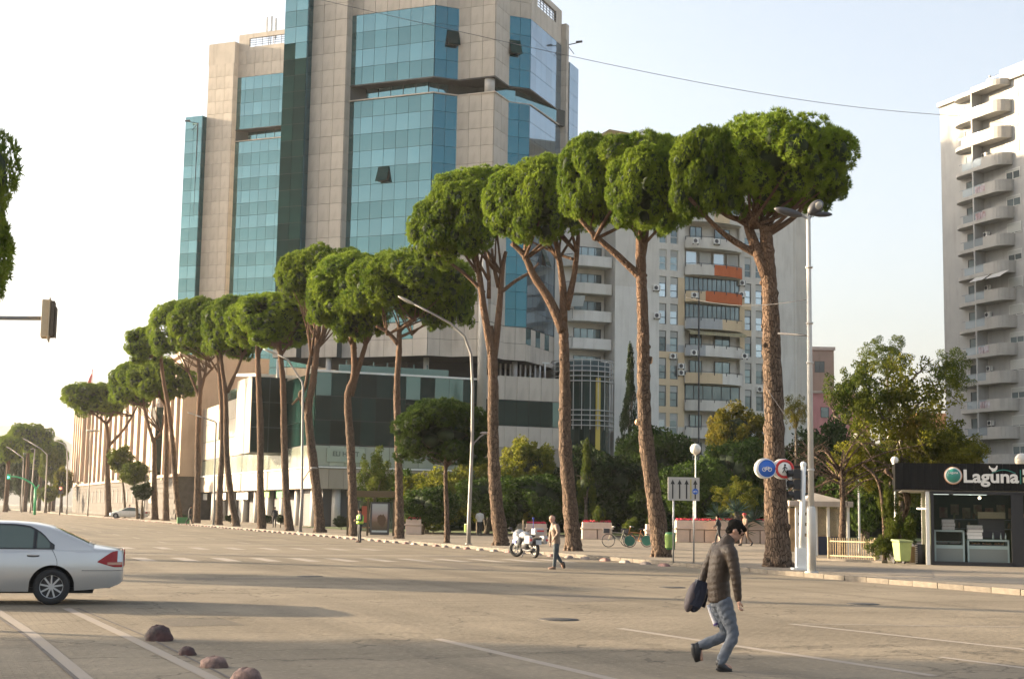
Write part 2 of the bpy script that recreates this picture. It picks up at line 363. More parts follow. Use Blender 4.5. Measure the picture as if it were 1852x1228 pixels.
# patches and manhole covers
M_patch = asphalt('asphalt_patch', (.1, .085, .065), (.145, .122, .095), 1.2, .2)
for pl in (((12.0, 26), (13.6, 26.3), (13.4, 29), (12.1, 28.8)), ((6, 35), (9.5, 35.2), (9.3, 36.2), (6.1, 36)), ((15.5, 41), (17, 41), (17, 46), (15.6, 46)), ((3.5, 21.5), (4.6, 21.6), (4.5, 23.2), (3.4, 23.1)), ((18, 52), (21, 52.2), (20.8, 54), (18, 53.6)), ((-2, 40), (0, 40.3), (-.2, 44), (-2, 43.8))):
    sheet('asphalt_patch', [W(*p_) for p_ in pl], .003, M_patch)
M_iron = mat('cast_iron', (.06, .055, .05), .6, .4, var=.3, scale=12, bump=.5, bscale=40)
for px, py in ((1010, 1120), (1560, 1092), (560, 1042), (1215, 1062)): tag(MB().lathe([(.001, .009), (.33, .009), (.34, 0)], (0, 0, 0), 24).build('manhole_cover', M_iron, None, G(px, py)), kind='structure')
# ------------------------------------------------------------------ lane separator stones
M_sepw = mat('separator_white', (.25, .205, .17), .8, c2=(.24, .18, .15), scale=4, bump=.4, rnd=.3)
M_sepr = mat('separator_red', (.23, .11, .09), .8, c2=(.16, .11, .1), scale=5, bump=.4, rnd=.15)
def sepstone(m):
    mb = MB(); n = 9; V = []
    for i in range(n):
        u = i/(n-1)*2-1
        for j in range(n):
            v = j/(n-1)*2-1; h = (1-abs(u)**3.2)*(1-abs(v)**3)
            V.append((u*.14, v*.25, .105*max(0, h)**.6))
    mb.add(V, [(i*n+j, (i+1)*n+j, (i+1)*n+j+1, i*n+j+1) for i in range(n-1) for j in range(n-1)], True)
    return mb.mesh('separator_stone', m)
sm_ = [sepstone(M_sepw), sepstone(M_sepr)]
for i in range(104):
    s = 43.6+i*1.6
    o = link('separator_stone', sm_[0] if i % 3 else sm_[1], None, W(23.75+random.uniform(-.06, .06), s+random.uniform(-.15, .15), 0), (0, 0, R(PHI)+random.uniform(-.12, .12)))
    tag(o, 'small worn concrete lane separator block in the row along the far kerb', 'separator block', 'separator blocks along the far kerb')
def boulder(px, py, w, h, label, m, n=16):
    p = G(px, py); mb = MB(); V = []; k = 12
    rs = [random.uniform(.88, 1.1) for _ in range(n)]
    for i in range(k+1):
        a = math.pi/2*i/k
        for j in range(n):
            b = 2*math.pi*j/n; r = w/2*(math.cos(a)**.75)*(rs[j]*(1-i/k)+i/k)*(1+.05*math.sin(3*b+i)+random.uniform(-.035, .035)); V.append((r*math.cos(b), r*.8*math.sin(b), h*math.sin(a)*(1+random.uniform(-.05, .03)+.05*math.cos(2*b+1))))
    mb.add(V, [(i*n+j, i*n+(j+1) % n, (i+1)*n+(j+1) % n, (i+1)*n+j) for i in range(k) for j in range(n)], True)
    return tag(mb.build('separator_dome', m, None, p), label, 'separator block')
M_d1 = mat('old_red_black_paint', (.02, .02, .022), .8, c2=(.1, .045, .04), scale=5, bump=1, bscale=14)
M_d2 = mat('old_pink_paint', (.3, .19, .15), .85, c2=(.09, .06, .055), scale=7, bump=.9, bscale=14)
boulder(286, 1158, .37, .2, 'largest dark domed separator stone, farthest from the camera at bottom left', M_d1)
boulder(338, 1184, .21, .1, 'small broken dark separator stone just in front of the big dome', M_d1)
boulder(388, 1206, .32, .12, 'pink worn separator stone between the small broken one and the frame edge', M_d2)
boulder(446, 1236, .33, .16, 'pale pink separator stone cut by the bottom edge of the photo', M_d2)
# ================================================================== panel facades
def gridfac(root, P, d, ncol, wcol, zs, kinds, off=.06, gap=.035, thick=.1, quota=None):
    """kinds(col,row) -> (part name, material) or None. Each panel is a part of root. P, d in root's local frame."""
    d = Vector(d).normalized(); n = Vector((d.y, -d.x)); ang = math.atan2(d.y, d.x); q = quota
    for r in range(len(zs)-1):
        z0, z1 = zs[r], zs[r+1]
        for c in range(ncol):
            k = kinds(c, r)
            if not k: continue
            name, m = k; w = wcol-gap; h = z1-z0-gap
            p = Vector(P)+d*(c+.5)*wcol+n*(off-thick/2)
            if q[name][0] > 0:
                q[name][0] -= 1
                key = (name, m.name, round(w, 2), round(h, 2), thick)
                if key not in PANEL: PANEL[key] = MB().box((0, 0, 0), (w, thick, h)).mesh(name, m)
                tilt = random.uniform(-.008, .008) if 'pane' in name and 'glass' in name else 0
                link(name, PANEL[key], root, (p.x, p.y, (z0+z1)/2), (tilt, 0, ang+tilt))
            else:
                q[name][1].setdefault(m.name, MB()).box((p.x, p.y, (z0+z1)/2), (w, thick, h), ang)
PANEL = {}
def flush(root, quota):
    for name, (n, d) in quota.items():
        if d:
            mb = MB(); ms = []
            for i, (mn, b) in enumerate(d.items()):
                mb.k = i; mb.add(b.v, b.f); ms.append(MATS[mn])
            tag(mb.build(name, ms, root), kind='stuff')

def glassmat(name, c, c2, rough=.08, metal=.75, rnd=.12, spec=.8):
    m = mat(name, c, rough, metal, c2=c2, scale=.22, rnd=rnd, spec=spec, detail=3)
    nt = m.node_tree; N = nt.nodes; L = nt.links; p = N['Principled BSDF']      # slightly wavy panes
    n = N.new('ShaderNodeTexNoise'); n.inputs['Scale'].default_value = .9; tc = N.new('ShaderNodeTexCoord'); L.new(tc.outputs['Object'], n.inputs['Vector'])
    b = N.new('ShaderNodeBump'); b.inputs['Strength'].default_value = .25; b.inputs['Distance'].default_value = .02; L.new(n.outputs['Fac'], b.inputs['Height']); L.new(b.outputs[0], p.inputs['Normal'])
    return m
G_light = glassmat('teal_glass_light', (.12, .24, .265), (.155, .28, .3))
G_mid = glassmat('teal_glass', (.09, .19, .205), (.12, .23, .24))
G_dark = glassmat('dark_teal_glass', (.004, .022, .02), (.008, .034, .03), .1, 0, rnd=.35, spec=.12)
G_deep = glassmat('deep_teal_glass', (.02, .095, .125), (.03, .12, .15))
G_side = glassmat('side_glass', (.2, .29, .36), (.25, .33, .4))
M_stone = mat('tower_stone', (.54, .485, .415), .8, c2=(.46, .41, .35), scale=.45, bump=.15, bscale=6, rnd=.07, dirt=.35)
M_joint = mat('joint_shadow_gap', (.07, .075, .07), .9)
M_tealjoint = mat('glazing_bar', (.03, .06, .065), .6)
M_soffit = mat('dark_soffit', (.08, .075, .07), .8, var=.2, scale=1)
M_col = mat('white_column', (.46, .44, .41), .6, var=.06, scale=1, dirt=.2)

a2 = math.sqrt(.5)
dA, dB, dT, dS = Vector((a2, -a2)), Vector((a2, a2)), Vector((1, 0)), Vector((0, 1))
ROW = 1.72
def tower(name, P0, zband, ztop_glass, ztop_stone, zstrip, label, darkfrom, open_panes):
    """P0 = left end of the main glass face in (t,s)."""
    root = thing(name, label, 'office tower', W(P0[0], P0[1], 0), R(PHI))
    quota = {'glass_pane': [300, {}], 'stone_panel': [300, {}]}
    z0 = 20.2; zl = zband-1.7
    O = Vector((0, 0))
    pts = {'m0': O}
    pts['m1'] = O+dA*9.52; pts['c1'] = pts['m1']+dT*2.54; pts['k0'] = pts['c1']+dA*4.05; pts['k1'] = pts['k0']+dB*3.6
    pts['c2'] = pts['k1']+dT*2.35; pts['r1'] = pts['c2']+dB*8.9
    q0 = O-dB*1.0; q1 = q0-dA*4.1; q2 = q1-dB*.95; q3 = q2-dA*2.75
    e1 = pts['r1']+dA*.6; e2 = e1+dB*.7; e3 = e2+dA*.12; e4 = e3+dB*2.8
    far = 15
    def rows(a, b, step=ROW):
        n = max(1, round((b-a)/step)); return [a+(b-a)*i/n for i in range(n+1)]
    low, up = rows(z0, zl), rows(zband, ztop_glass)
    # backing walls (part: wall)
    mb = MB(); stone_poly = [q3, q2, q1, q0, O, pts['m1'], pts['c1'], pts['k0'], pts['k1'], pts['c2'], pts['r1'], e1, e2, e3, e4, e4-dA*4+dB*4, q3+dB*26-dA*0, q3+dB*6]
    inset = [q3+Vector((.1, .1))]+[v+Vector((0, .05)) for v in stone_poly[1:]]
    mb.mat(0).prism([tuple(v) for v in stone_poly], 16.8, zl-.02)
    core = [q3, q2, q1, q0, O+Vector((0, 0)), O+dB*1.3+dA*1.2, pts['m1']+Vector((0, 1.5)), pts['c1']+Vector((-.4, 1.7)), pts['k0']+Vector((-.2, 4.2)), pts['k1']+Vector((-2, .6)), pts['c2']+Vector((-1.4, .5)), pts['r1']+Vector((-.9, -.9)), e1, e2, e3, e4, e4-dA*4+dB*4, q3+dB*26, q3+dB*6]
    mb.prism([tuple(v) for v in core], zl-.02, zband+.02)
    top = [q1, q0, O, pts['m1'], pts['c1'], pts['k0'], pts['k1'], pts['c2']-dT*.9, pts['c2']-dT*.9+dB*3-dA*2, q1+dB*24]
    mb.prism([tuple(v) for v in top], zband+.02, ztop_stone-1.2)
    pr = ztop_glass+1.5
    mb.prism([tuple(v) for v in (pts['c2']-dT*.95, pts['c2'], pts['r1'], e1, e2-dA*1.5+dB*2, pts['c2']-dT*.95+dB*12-dA*3)], zband+.02, pr)
    mb.prism([tuple(v) for v in (q3, q2, q2+dB*4, q3+dB*4)], zband+.02, zstrip-.1)
    mb.prism([tuple(v) for v in (e3-dA*.4, e3, e4, e4-dA*3)], zband+.02, zstrip-4)
    mb.build('wall', M_joint, root)
    # main glass (front)
    def glass(ma, mb_): return lambda c, r: ('glass_pane', ma if r % 2 else mb_)
    def face(P, d, n, w, zs, k, off=.06): gridfac(root, P, d, n, w, zs, k, off, quota=quota)
    st = lambda c, r: ('stone_panel', M_stone)
    for zs in (up, low):
        face(O, dA, 7, 9.52/7, zs, glass(G_light, G_mid))
        face(pts['m1'], dT, 2, 1.27, zs, glass(G_deep, G_deep))
        face(pts['c1'], dA, 3, 1.35, zs, st)
        face(pts['k0'], dB, 2, 1.8, zs, st)
        face(pts['k1'], dT, 2, 1.175, zs, glass(G_deep, G_deep))
    srows = rows(z0, ztop_stone-3, 1.72)
    face(q0-dA*4.1, dA, 3, 4.1/3, [z for z in srows], st)
    zz = rows(z0, zstrip)
    face(q3, dA, 2, 2.75/2, zz, lambda c, r: ('glass_pane', G_dark if zz[r] < darkfrom-(1.5 if c else 0) else (G_light if r % 2 else G_mid)))  # lower panes darker: another building's reflection put into the glass colour
    for zs in (up, low): face(pts['c2'], dB, 6, 8.9/6, zs, glass(G_side, G_side))
    face(e3, dB, 2, 1.4, rows(z0, zstrip-4), glass(G_side, G_side))
    # narrow returns and the rest of the stone, joined
    face(q0, dB, 1, 1.0, srows, st); face(q2, dB, 1, .95, zz, glass(G_deep, G_deep))
    face(pts['r1'], dA, 1, .6, rows(z0, ztop_glass+.6), st); face(e1, dB, 1, .7, rows(z0, ztop_glass+.6), st)
    ptop = rows(ztop_glass, ztop_stone-1.2)
    face(pts['m1'], dT, 2, 1.27, ptop, st); face(pts['c1'], dA, 3, 1.35, ptop, st); face(pts['k0'], dB, 2, 1.8, ptop, st); face(pts['k1'], dT, 2, 1.175, ptop, st)
    face(O, dA, 7, 9.52/7, ptop, st, .1); face(O-dA*.1-dB*0, -dB, 1, 1.0, ptop, st) if False else None
    face(pts['c2'], dB, 6, 8.9/6, [ztop_glass, pr], st)
    # stone band below the glass with small windows
    band = [16.8, 18.5, 20.15]
    face(q3, dA, 2, 1.375, band, st); face(q1, dA, 3, 1.367, band, st); face(O, dA, 6, 9.52/6, band, lambda c, r: ('glass_pane', G_mid) if r == 1 and c in (1, 4) else ('stone_panel', M_stone)); face(pts['m1'], dT, 2, 1.27, band, st)
    face(pts['c1'], dA, 3, 1.35, band, st); face(pts['k0'], dB, 2, 1.8, band, st); face(pts['k1'], dT, 2, 1.175, band, st)
    face(pts['c2'], dB, 7, 8.9/7, band, lambda c, r: ('glass_pane', G_light) if r == 1 and c in (0, 2, 4) else ('stone_panel', M_stone))
    flush(root, quota)
    # parts: ledge, recess glazing, underside, columns, cornice
    def band_poly(o): return [tuple(v) for v in (q0+Vector((.3, .5)), O-dA*.2-dB*o, pts['m1']+Vector((-.05, -o)), pts['c1']+Vector((.05, -o)), pts['k0']+Vector((0, -o*1.2)), pts['k1']+Vector((o, 0)), pts['c2']+Vector((o, -.02)), pts['r1']+dA*o, pts['r1']+Vector((-3, 4)), O+Vector((2, 6)))]
    MB().prism(band_poly(.22), zl-.02, zl+.1).build('ledge', M_pale, root)
    MB().prism(band_poly(.12), zband-.14, zband-.0).build('soffit', M_soffit, root)
    R0 = [O+dB*1.3+dA*1.2, pts['m1']+Vector((0, 1.5)), pts['c1']+Vector((-.4, 1.7))]
    mb = MB()
    for a, b in zip(R0, R0[1:]):
        n = max(1, round((b-a).length/1.35))
        for i in range(n):
            u, v = a+(b-a)*(i+.03)/n, a+(b-a)*(i+.97)/n; o = Vector(((b-a).y, -(b-a).x)).normalized()*.05
            mb.quad((*(u+o), zl+.1), (*(v+o), zl+.1), (*(v+o), zband-.15), (*(u+o), zband-.15))
    mb.build('recessed_glazing', G_light, root); mb = MB()
    R1 = [pts['k1']+Vector((-2, .6)), pts['c2']+Vector((-1.4, .5)), pts['r1']+Vector((-.9, -.9))]
    for a, b in zip(R1, R1[1:]):
        o = Vector(((b-a).y, -(b-a).x)).normalized()*.05
        mb.quad((*(a+o), zl+.1), (*(b+o), zl+.1), (*(b+o), zband-.15), (*(a+o), zband-.15))
    mb.build('recessed_glazing', G_light, root)
    kk = pts['k0']+Vector((-.15, .9)); MB().cyl((kk.x, kk.y, zl), (kk.x, kk.y, zband), .52, n=20).build('corner_column', M_col, root)
    # parapet with an open slot and rail, standing in front of the roof
    pz = ztop_stone-1.2
    for a, b in ((O, pts['m1']), (pts['c2'], pts['r1'])):
        mb = MB(); pz = (ztop_stone-1.2) if a == O else pr
        d = (b-a).normalized(); L_ = (b-a).length; n = Vector((d.y, -d.x))*.05
        def pc(u0, u1, z0_, z1_): mb.add([(*(a+d*u0+n), z0_), (*(a+d*u1+n), z0_), (*(a+d*u1+n), z1_), (*(a+d*u0+n), z1_), (*(a+d*u0-n*5), z0_), (*(a+d*u1-n*5), z0_), (*(a+d*u1-n*5), z1_), (*(a+d*u0-n*5), z1_)], [(0, 1, 2, 3), (5, 4, 7, 6), (3, 2, 6, 7), (0, 4, 5, 1), (1, 5, 6, 2), (0, 3, 7, 4)])
        pc(0, 1.7, pz, pz+2.4); pc(L_-1.7, L_, pz, pz+2.4); pc(1.7, L_-1.7, pz+1.75, pz+2.4); pc(1.7, L_-1.7, pz, pz+.5)
        mb.build('parapet', M_stone, root)
    for a, b in ((O, pts['m1']), (pts['c2'], pts['r1'])):
        mb = MB(); pz = (ztop_stone-1.2) if a == O else pr
        d = (b-a).normalized(); L_ = (b-a).length
        for z in (.8, 1.1, 1.4): mb.bar((*(a+d*1.7), pz+z), (*(a+d*(L_-1.7)), pz+z), .05)
        for i in range(7): u = 1.7+(L_-3.4)*i/6; mb.bar((*(a+d*u), pz+.5), (*(a+d*u), pz+1.75), .06)
        mb.build('roof_railing', M_dark, root)
    # stone blocks at the roof
    mb = MB(); mb.prism([tuple(v) for v in (q1-dA*.07-dB*.07, q0+dA*.07-dB*.07, q0+dA*.07+dB*5, q1-dA*.07+dB*5)], ztop_stone-3.02, ztop_stone); mb.build('stone_head', M_stone, root)
    mb = MB(); mb.prism([tuple(v) for v in (pts['r1']+dA*.62-dB*.1, e2+dA*.05, e2-dA*2+dB*1, pts['r1']-dA*1.4)], ztop_glass+.6, ztop_glass+2.4); mb.build('stone_head', M_stone, root)
    # open pane flaps
    for P, d, z, w in open_panes:
        a = (pts[P] if isinstance(P, str) else P)+Vector(d)*w; dd = Vector(d); n = Vector((dd.y, -dd.x)); hw = .62
        lo = .62
        mb = MB(); c0, c1 = a-dd*hw, a+dd*hw
        mb.add([(*(c0+n*.08), z+1.6), (*(c1+n*.08), z+1.6), (*(c1+n*(.08+lo)), z+.05), (*(c0+n*(.08+lo)), z+.05), (*(c0+n*.02), z+1.6), (*(c1+n*.02), z+1.6), (*(c1+n*(.02+lo)), z), (*(c0+n*(.02+lo)), z)],
               [(0, 3, 2, 1), (4, 5, 6, 7), (0, 4, 7, 3), (1, 2, 6, 5), (3, 7, 6, 2), (0, 1, 5, 4)])
        f = mb.build('open_window', G_dark, root)
        mb = MB(); mb.quad((*(c0+n*.075), z+.05), (*(c1+n*.075), z+.05), (*(c1+n*.075), z+1.55), (*(c0+n*.075), z+1.55)); mb.build('opening', M_black, f)
    # columns and shadowed storey below the band
    mb = MB()
    for v in (O+Vector((1.2, 1.4)), pts['m1']+Vector((-2, 3)), pts['m1']+Vector((.6, 2)), pts['k0']+Vector((1.2, 2.6)), pts['r1']+Vector((-2.5, -.5)), pts['c2']+Vector((-.6, 1.3)), q3+Vector((.9, .9)), q0+Vector((-.5, 1.2))):
        mb.cyl((v.x, v.y, 13.8), (v.x, v.y, 16.8), .28, n=12)
    mb.build('columns', M_col, root)
    mb = MB(); mb.prism([tuple(v) for v in (O+Vector((4, 5)), pts['m1']+Vector((0, 6)), pts['k1']+Vector((-2, 4)), pts['r1']+Vector((-4, 3)), O+Vector((10, 16)))], 0, 16.85); mb.build('core_wall', M_dark, root)
    return root, pts, (q0, q1, q2, q3, e3, e4)
PT = TS(Vector((-17.06, 142)))
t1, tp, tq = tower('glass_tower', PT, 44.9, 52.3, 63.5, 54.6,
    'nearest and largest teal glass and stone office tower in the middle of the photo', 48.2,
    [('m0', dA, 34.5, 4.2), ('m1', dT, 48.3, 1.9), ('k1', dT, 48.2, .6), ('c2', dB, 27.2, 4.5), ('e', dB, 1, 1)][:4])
PT2 = TS(at(430, 142, 190))
t2, tp2, tq2 = tower('glass_tower', PT2, 53.0, 60.3, 65.2, 54.9,
    'farther teal glass and stone office tower, left of and behind the nearest one', 10, [])
# the tall round white column at the corner of the near tower
mb = MB(); P_ = [TS((x_, y_)) for x_, y_ in ((-17, 160), (5.5, 158), (6.5, 187), (-17, 187))]; mb.prism([(a_-PT[0], b_-PT[1]) for a_, b_ in P_], 0, 53.6); mb.build('rear_wing', M_stone, t1)  # hidden block added behind the tower to shade the high-rise
v = tp['k0']+Vector((-.75, -.1)); MB().cyl((v.x, v.y, 9.5), (v.x, v.y, 31), .46, n=20).build('corner_column', M_col, t1)
# roof equipment
def floodarm(px, py, D, dx, label):
    p = at(px, py, D); mb = MB(); mb.bar((0, 0, 0), (dx, -.3, .25), .08); mb.box((dx*.85, -.3, .28), (.7, .3, .16), ry=-.1); mb.bar((0, 0, 0), (dx*.5, 0, -1.0), .06); mb.bar((0, 0, .1), (0, .1, -16), .13)
    return tag(mb.build('floodlight_arm', M_dark, None, p), label, 'floodlight')
floodarm(1026, 82, 150.5, 1.5, 'dark floodlight arm jutting from the right edge of the near tower')
floodarm(358, 224, 190, -1.6, 'dark floodlight arm on the left shoulder of the far tower')
p = at(490, 84, 190); an = thing('phone_mast', 'cluster of white phone antennas on the roof of the far tower', 'antenna', p)
mb = MB()
for x, y in ((-.5, 0), (.5, .3), (0, -.5)): mb.bar((x, y, -1.5), (x*.4, y*.4, 2.2), .07)
for z in (-.6, .1): mb.bar((-.5, 0, z), (.5, .3, z), .05); mb.bar((.5, .3, z), (0, -.5, z), .05)
mb.build('mast_frame', M_dark, an)
for x, y in ((-.6, -.2), (.1, -.6), (.55, .2)): MB().box((x, y, 2.6), (.28, .16, 2.9)).build('antenna_panel', M_white, an, bevel=.03)
# ================================================================== helpers for walls with real openings
def wallgrid(mb, P, d, L_, z0, z1, holes, depth=.22, cellmat=None, base=0):
    """front skin of a wall with reveals; holes = (x0,x1,za,zb)."""
    d = Vector(d).normalized(); n = Vector((d.y, -d.x)); P = Vector(P)
    xs = sorted({0, L_, *[v for h in holes for v in h[:2] if 0 <= v <= L_]}); zs = sorted({z0, z1, *[v for h in holes for v in h[2:4] if z0 <= v <= z1]})
    def q(x, z, o=0): p = P+d*x-n*o; return (p.x, p.y, z)
    for i in range(len(xs)-1):
        for j in range(len(zs)-1):
            cx, cz = (xs[i]+xs[i+1])/2, (zs[j]+zs[j+1])/2
            if any(h[0] < cx < h[1] and h[2] < cz < h[3] for h in holes): continue
            mb.k = cellmat(cx, cz) if cellmat else base
            mb.quad(q(xs[i], zs[j]), q(xs[i+1], zs[j]), q(xs[i+1], zs[j+1]), q(xs[i], zs[j+1]))
    mb.k = base
    for x0, x1, a, b in [h[:4] for h in holes]:
        mb.quad(q(x0, a), q(x0, a, depth), q(x0, b, depth), q(x0, b)); mb.quad(q(x1, a), q(x1, b), q(x1, b, depth), q(x1, a, depth))
        mb.quad(q(x0, a), q(x1, a), q(x1, a, depth), q(x0, a, depth)); mb.quad(q(x0, b), q(x0, b, depth), q(x1, b, depth), q(x1, b))
WCACHE = {}
def window(root, P, d, x, z, w, h, frame, glass, nx=1, nz=1, back=.16, ft=.06, name='window', blind=None):
    """window part: frame mesh with a pane sub-part"""
    d = Vector(d).normalized(); n = Vector((d.y, -d.x)); p = Vector(P)+d*x-n*back; ang = math.atan2(d.y, d.x)
    key = (round(w, 2), round(h, 2), frame.name, nx, nz, ft)
    if key not in WCACHE:
        mb = MB(); mb.box((-w/2+ft/2, 0, h/2), (ft, .07, h)); mb.box((w/2-ft/2, 0, h/2), (ft, .07, h)); mb.box((0, 0, ft/2), (w, .068, ft)); mb.box((0, 0, h-ft/2), (w, .068, ft))
        for i in range(1, nx): mb.box((-w/2+w*i/nx, 0, h/2), (ft*.8, .066, h-2*ft))
        for i in range(1, nz): mb.box((0, 0, h*i/nz), (w-2*ft, .064, ft))
        WCACHE[key] = mb.mesh('window', frame)
    o = link(name, WCACHE[key], root, (p.x, p.y, z), (0, 0, ang))
    k2 = ('p', round(w, 2), round(h, 2), glass.name)
    if k2 not in WCACHE: WCACHE[k2] = MB().box((0, .02, h/2), (w-ft, .012, h-ft)).mesh('pane', glass)
    link('pane', WCACHE[k2], o)
    if blind:
        k3 = ('b', round(w, 2), round(h*blind[0], 2), blind[1].name)
        if k3 not in WCACHE: bh = h*blind[0]; WCACHE[k3] = MB().box((0, -.03, h-bh/2-ft/2), (w-2*ft, .02, bh-ft)).mesh('blind', blind[1])
        link('blind', WCACHE[k3], o)
    return o
G_win = mat('window_glass', (.1, .13, .14), .08, .5, c2=(.22, .27, .28), scale=.3, rnd=.5, detail=1)
G_winb = mat('window_glass_bright', (.42, .48, .52), .12, .55, rnd=.25)
M_blind = mat('roller_blind', (.4, .41, .39), .7, rnd=.15)

# ================================================================== podium building under the near tower
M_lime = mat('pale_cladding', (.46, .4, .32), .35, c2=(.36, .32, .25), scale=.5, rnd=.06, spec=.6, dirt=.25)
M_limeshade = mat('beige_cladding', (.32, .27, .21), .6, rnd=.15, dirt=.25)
G_band = glassmat('pale_green_glass', (.3, .34, .28), (.38, .41, .34), .15, .4, .15)
G_pod = glassmat('dark_green_glass', (.004, .016, .014), (.01, .028, .025), .1, .02, .5, .16)
G_pod2 = glassmat('pale_podium_glass', (.08, .14, .13), (.11, .17, .16), .08, .5, .2)
t0, s0 = TS(Vector((-18.1, 131.6)))
pod = thing('podium_building', 'low shopping building with dark glass corner and pale cladding below the near tower', 'shopping building', W(t0, s0), R(PHI))
q = {'glass_pane': [290, {}], 'cladding_panel': [290, {}]}
mb = MB(); mb.prism([(1.3, 1.2), (26.4, 1.2), (26.4, 14), (24, 78), (1.3, 78)], 0, 3.7); mb.prism([(.08, .08), (26.6, .08), (26.6, 14), (24, 78.5), (.08, 78.5)], 3.62, 14.3); mb.build('wall', M_dark, pod)
NP = 11; wpn = 16.0/NP
# front towards the junction
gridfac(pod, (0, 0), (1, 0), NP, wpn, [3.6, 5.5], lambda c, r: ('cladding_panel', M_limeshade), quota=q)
gridfac(pod, (0, 0), (1, 0), NP, wpn, [5.7, 7.6], lambda c, r: ('glass_pane', G_band), quota=q, off=.02)
random.seed(11)
gridfac(pod, (0, 0), (1, 0), NP, wpn, [7.7, 9.95, 12.2, 14.4], lambda c, r: ('glass_pane', M_lime if False else (G_pod2 if (r == 2 and c in (0, 6, 8, 9)) or (r == 1 and c in (8, 9)) else G_pod)), quota=q)
mb = MB(); mb.box((8.1, -.05, 5.6), (16.3, .34, .14)); mb.box((8.1, -.04, 14.5), (16.5, .3, .16)); mb.box((-.02, 39, 5.6), (.34, 78, .14)); mb.build('ledge', M_white, pod)
# right wing: terrace with stone parapet
gridfac(pod, (16.3, 0), (1, 0), 8, 10.3/8, [8.0, 10.1], lambda c, r: ('cladding_panel', M_stone), quota=q)
gridfac(pod, (16.3, 0), (1, 0), 8, 10.3/8, [10.15, 12.6], lambda c, r: ('glass_pane', G_pod2 if c == 6 else G_pod), quota=q, off=.02)
gridfac(pod, (16.3, 0), (1, 0), 8, 10.3/8, [12.65, 15.0], lambda c, r: ('cladding_panel', M_stone), quota=q)
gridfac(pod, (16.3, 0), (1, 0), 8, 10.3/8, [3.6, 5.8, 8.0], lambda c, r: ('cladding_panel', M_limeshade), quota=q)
gridfac(pod, (26.6, 0), (0, 1), 6, 1.6, [8, 10.1, 12.6, 15.0], lambda c, r: ('cladding_panel', M_stone) if r != 1 else ('glass_pane', G_pod), quota=q)
mb = MB()
for i in range(12): mb.box((19.5+i*.55, 5.5, 16), (.16, .16, 2.2))
mb.box((22.5, 5.5, 17.1), (7, .3, .14)); mb.build('terrace_pergola', M_white, pod)
# street side, lit by the sun, sections k metres from the corner
NS = 54; ws = 78/NS
def sides(c, r):
    return ('cladding_panel', M_lime)
D_ = (0, -1)                                              # walking from far end to the corner, outside on the left
P_ = (0, 78.2)
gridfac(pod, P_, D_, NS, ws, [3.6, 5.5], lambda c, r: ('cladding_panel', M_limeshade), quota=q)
gridfac(pod, P_, D_, NS//2, ws*2, [5.7, 7.6], lambda c, r: ('glass_pane', G_band), quota=q, off=.02)
gridfac(pod, P_, D_, 40, ws, [7.7, 9.9], lambda c, r: ('cladding_panel', M_lime), quota=q)
gridfac(pod, P_, D_, 40, ws, [9.95, 12.1, 14.3], lambda c, r: ('cladding_panel', M_lime) if r or c % 13 < 9 else ('glass_pane', G_pod), quota=q)
gridfac(pod, (0, 20.4), D_, 14, ws, [7.7, 9.95, 12.2, 14.4], lambda c, r: ('glass_pane', G_pod) if c > 5 else ('cladding_panel', M_lime), quota=q)
flush(pod, q)
# roof terrace glass fence with plants, small roof shelters
mb = MB(); mb.box((.1, 36, 15.0), (.05, 24, 1.2)); mb.build('roof_glass_fence', G_pod2, pod)
mb = MB(); mb.prism([(1, 30), (5, 30), (5, 40), (1, 40)], 14.3, 16.6); mb.box((3, 35, 17), (5, 12, .3), rx=.08); mb.build('roof_shelter', M_white, pod)
mb = MB()
for i in range(7):
    x = 3.2+i*1.35
    mb.box((x, 1.4, 15.1), (.09, .09, 1.3))
mb.box((8, 1.4, 14.9), (11, .05, .9)); mb.build('roof_glass_fence', G_pod2, pod)
# dark glass box standing out from the street side, and a second one farther on
for kx, out, wd, z0_, z1_, lb in ((11.5, 3.5, 7, 7.2, 14.7, 0), (74, 3.6, 3, 2.2, 15.5, 0)):
    b = MB().prism([(-out, kx), (.0, kx), (.0, kx+wd), (-out, kx+wd)], z0_, z1_).build('dark_glass_box', M_tealjoint, pod)
    mb = MB()
    for i in range(2):
        for j in range(3):
            hh = (z1_-z0_)/3; mb.box((-out+out*(i+.5)/2, kx-.04, z0_+hh*(j+.5)), (out/2-.08, .06, hh-.08))
    mb.build('glass_pane', G_pod, b)
    MB().box((-out-.05, kx+wd/2, (z0_+z1_)/2), (.08, wd+.1, z1_-z0_+.1)).build('end_panel', M_lime, b)
# ground-floor columns, shop signs, awning
mb = None
for i in range(12):
    c_ = MB().cyl((1.0, 3+i*6.2, 0), (1.0, 3+i*6.2, 3.65), .42, n=14).build('column', M_col, pod)
for i in range(4): MB().cyl((2.5+i*4.2, .9, 0), (2.5+i*4.2, .9, 3.65), .42, n=14).build('column', M_col, pod)
MB().box((.6, 14.8, 3.2), (.12, 4.2, .75)).build('shop_sign', mat('green_sign', (.03, .26, .08), .5), pod)
MB().box((.6, 22, 3.2), (.1, 3.4, .6)).build('shop_sign', mat('lime_sign', (.3, .55, .08), .5), pod)
for k_, w_ in ((33, 6), (46, 7), (58, 6), (69, 7)): MB().box((.4, k_, 3.05), (.12, w_, .8)).build('shop_sign', M_white, pod)
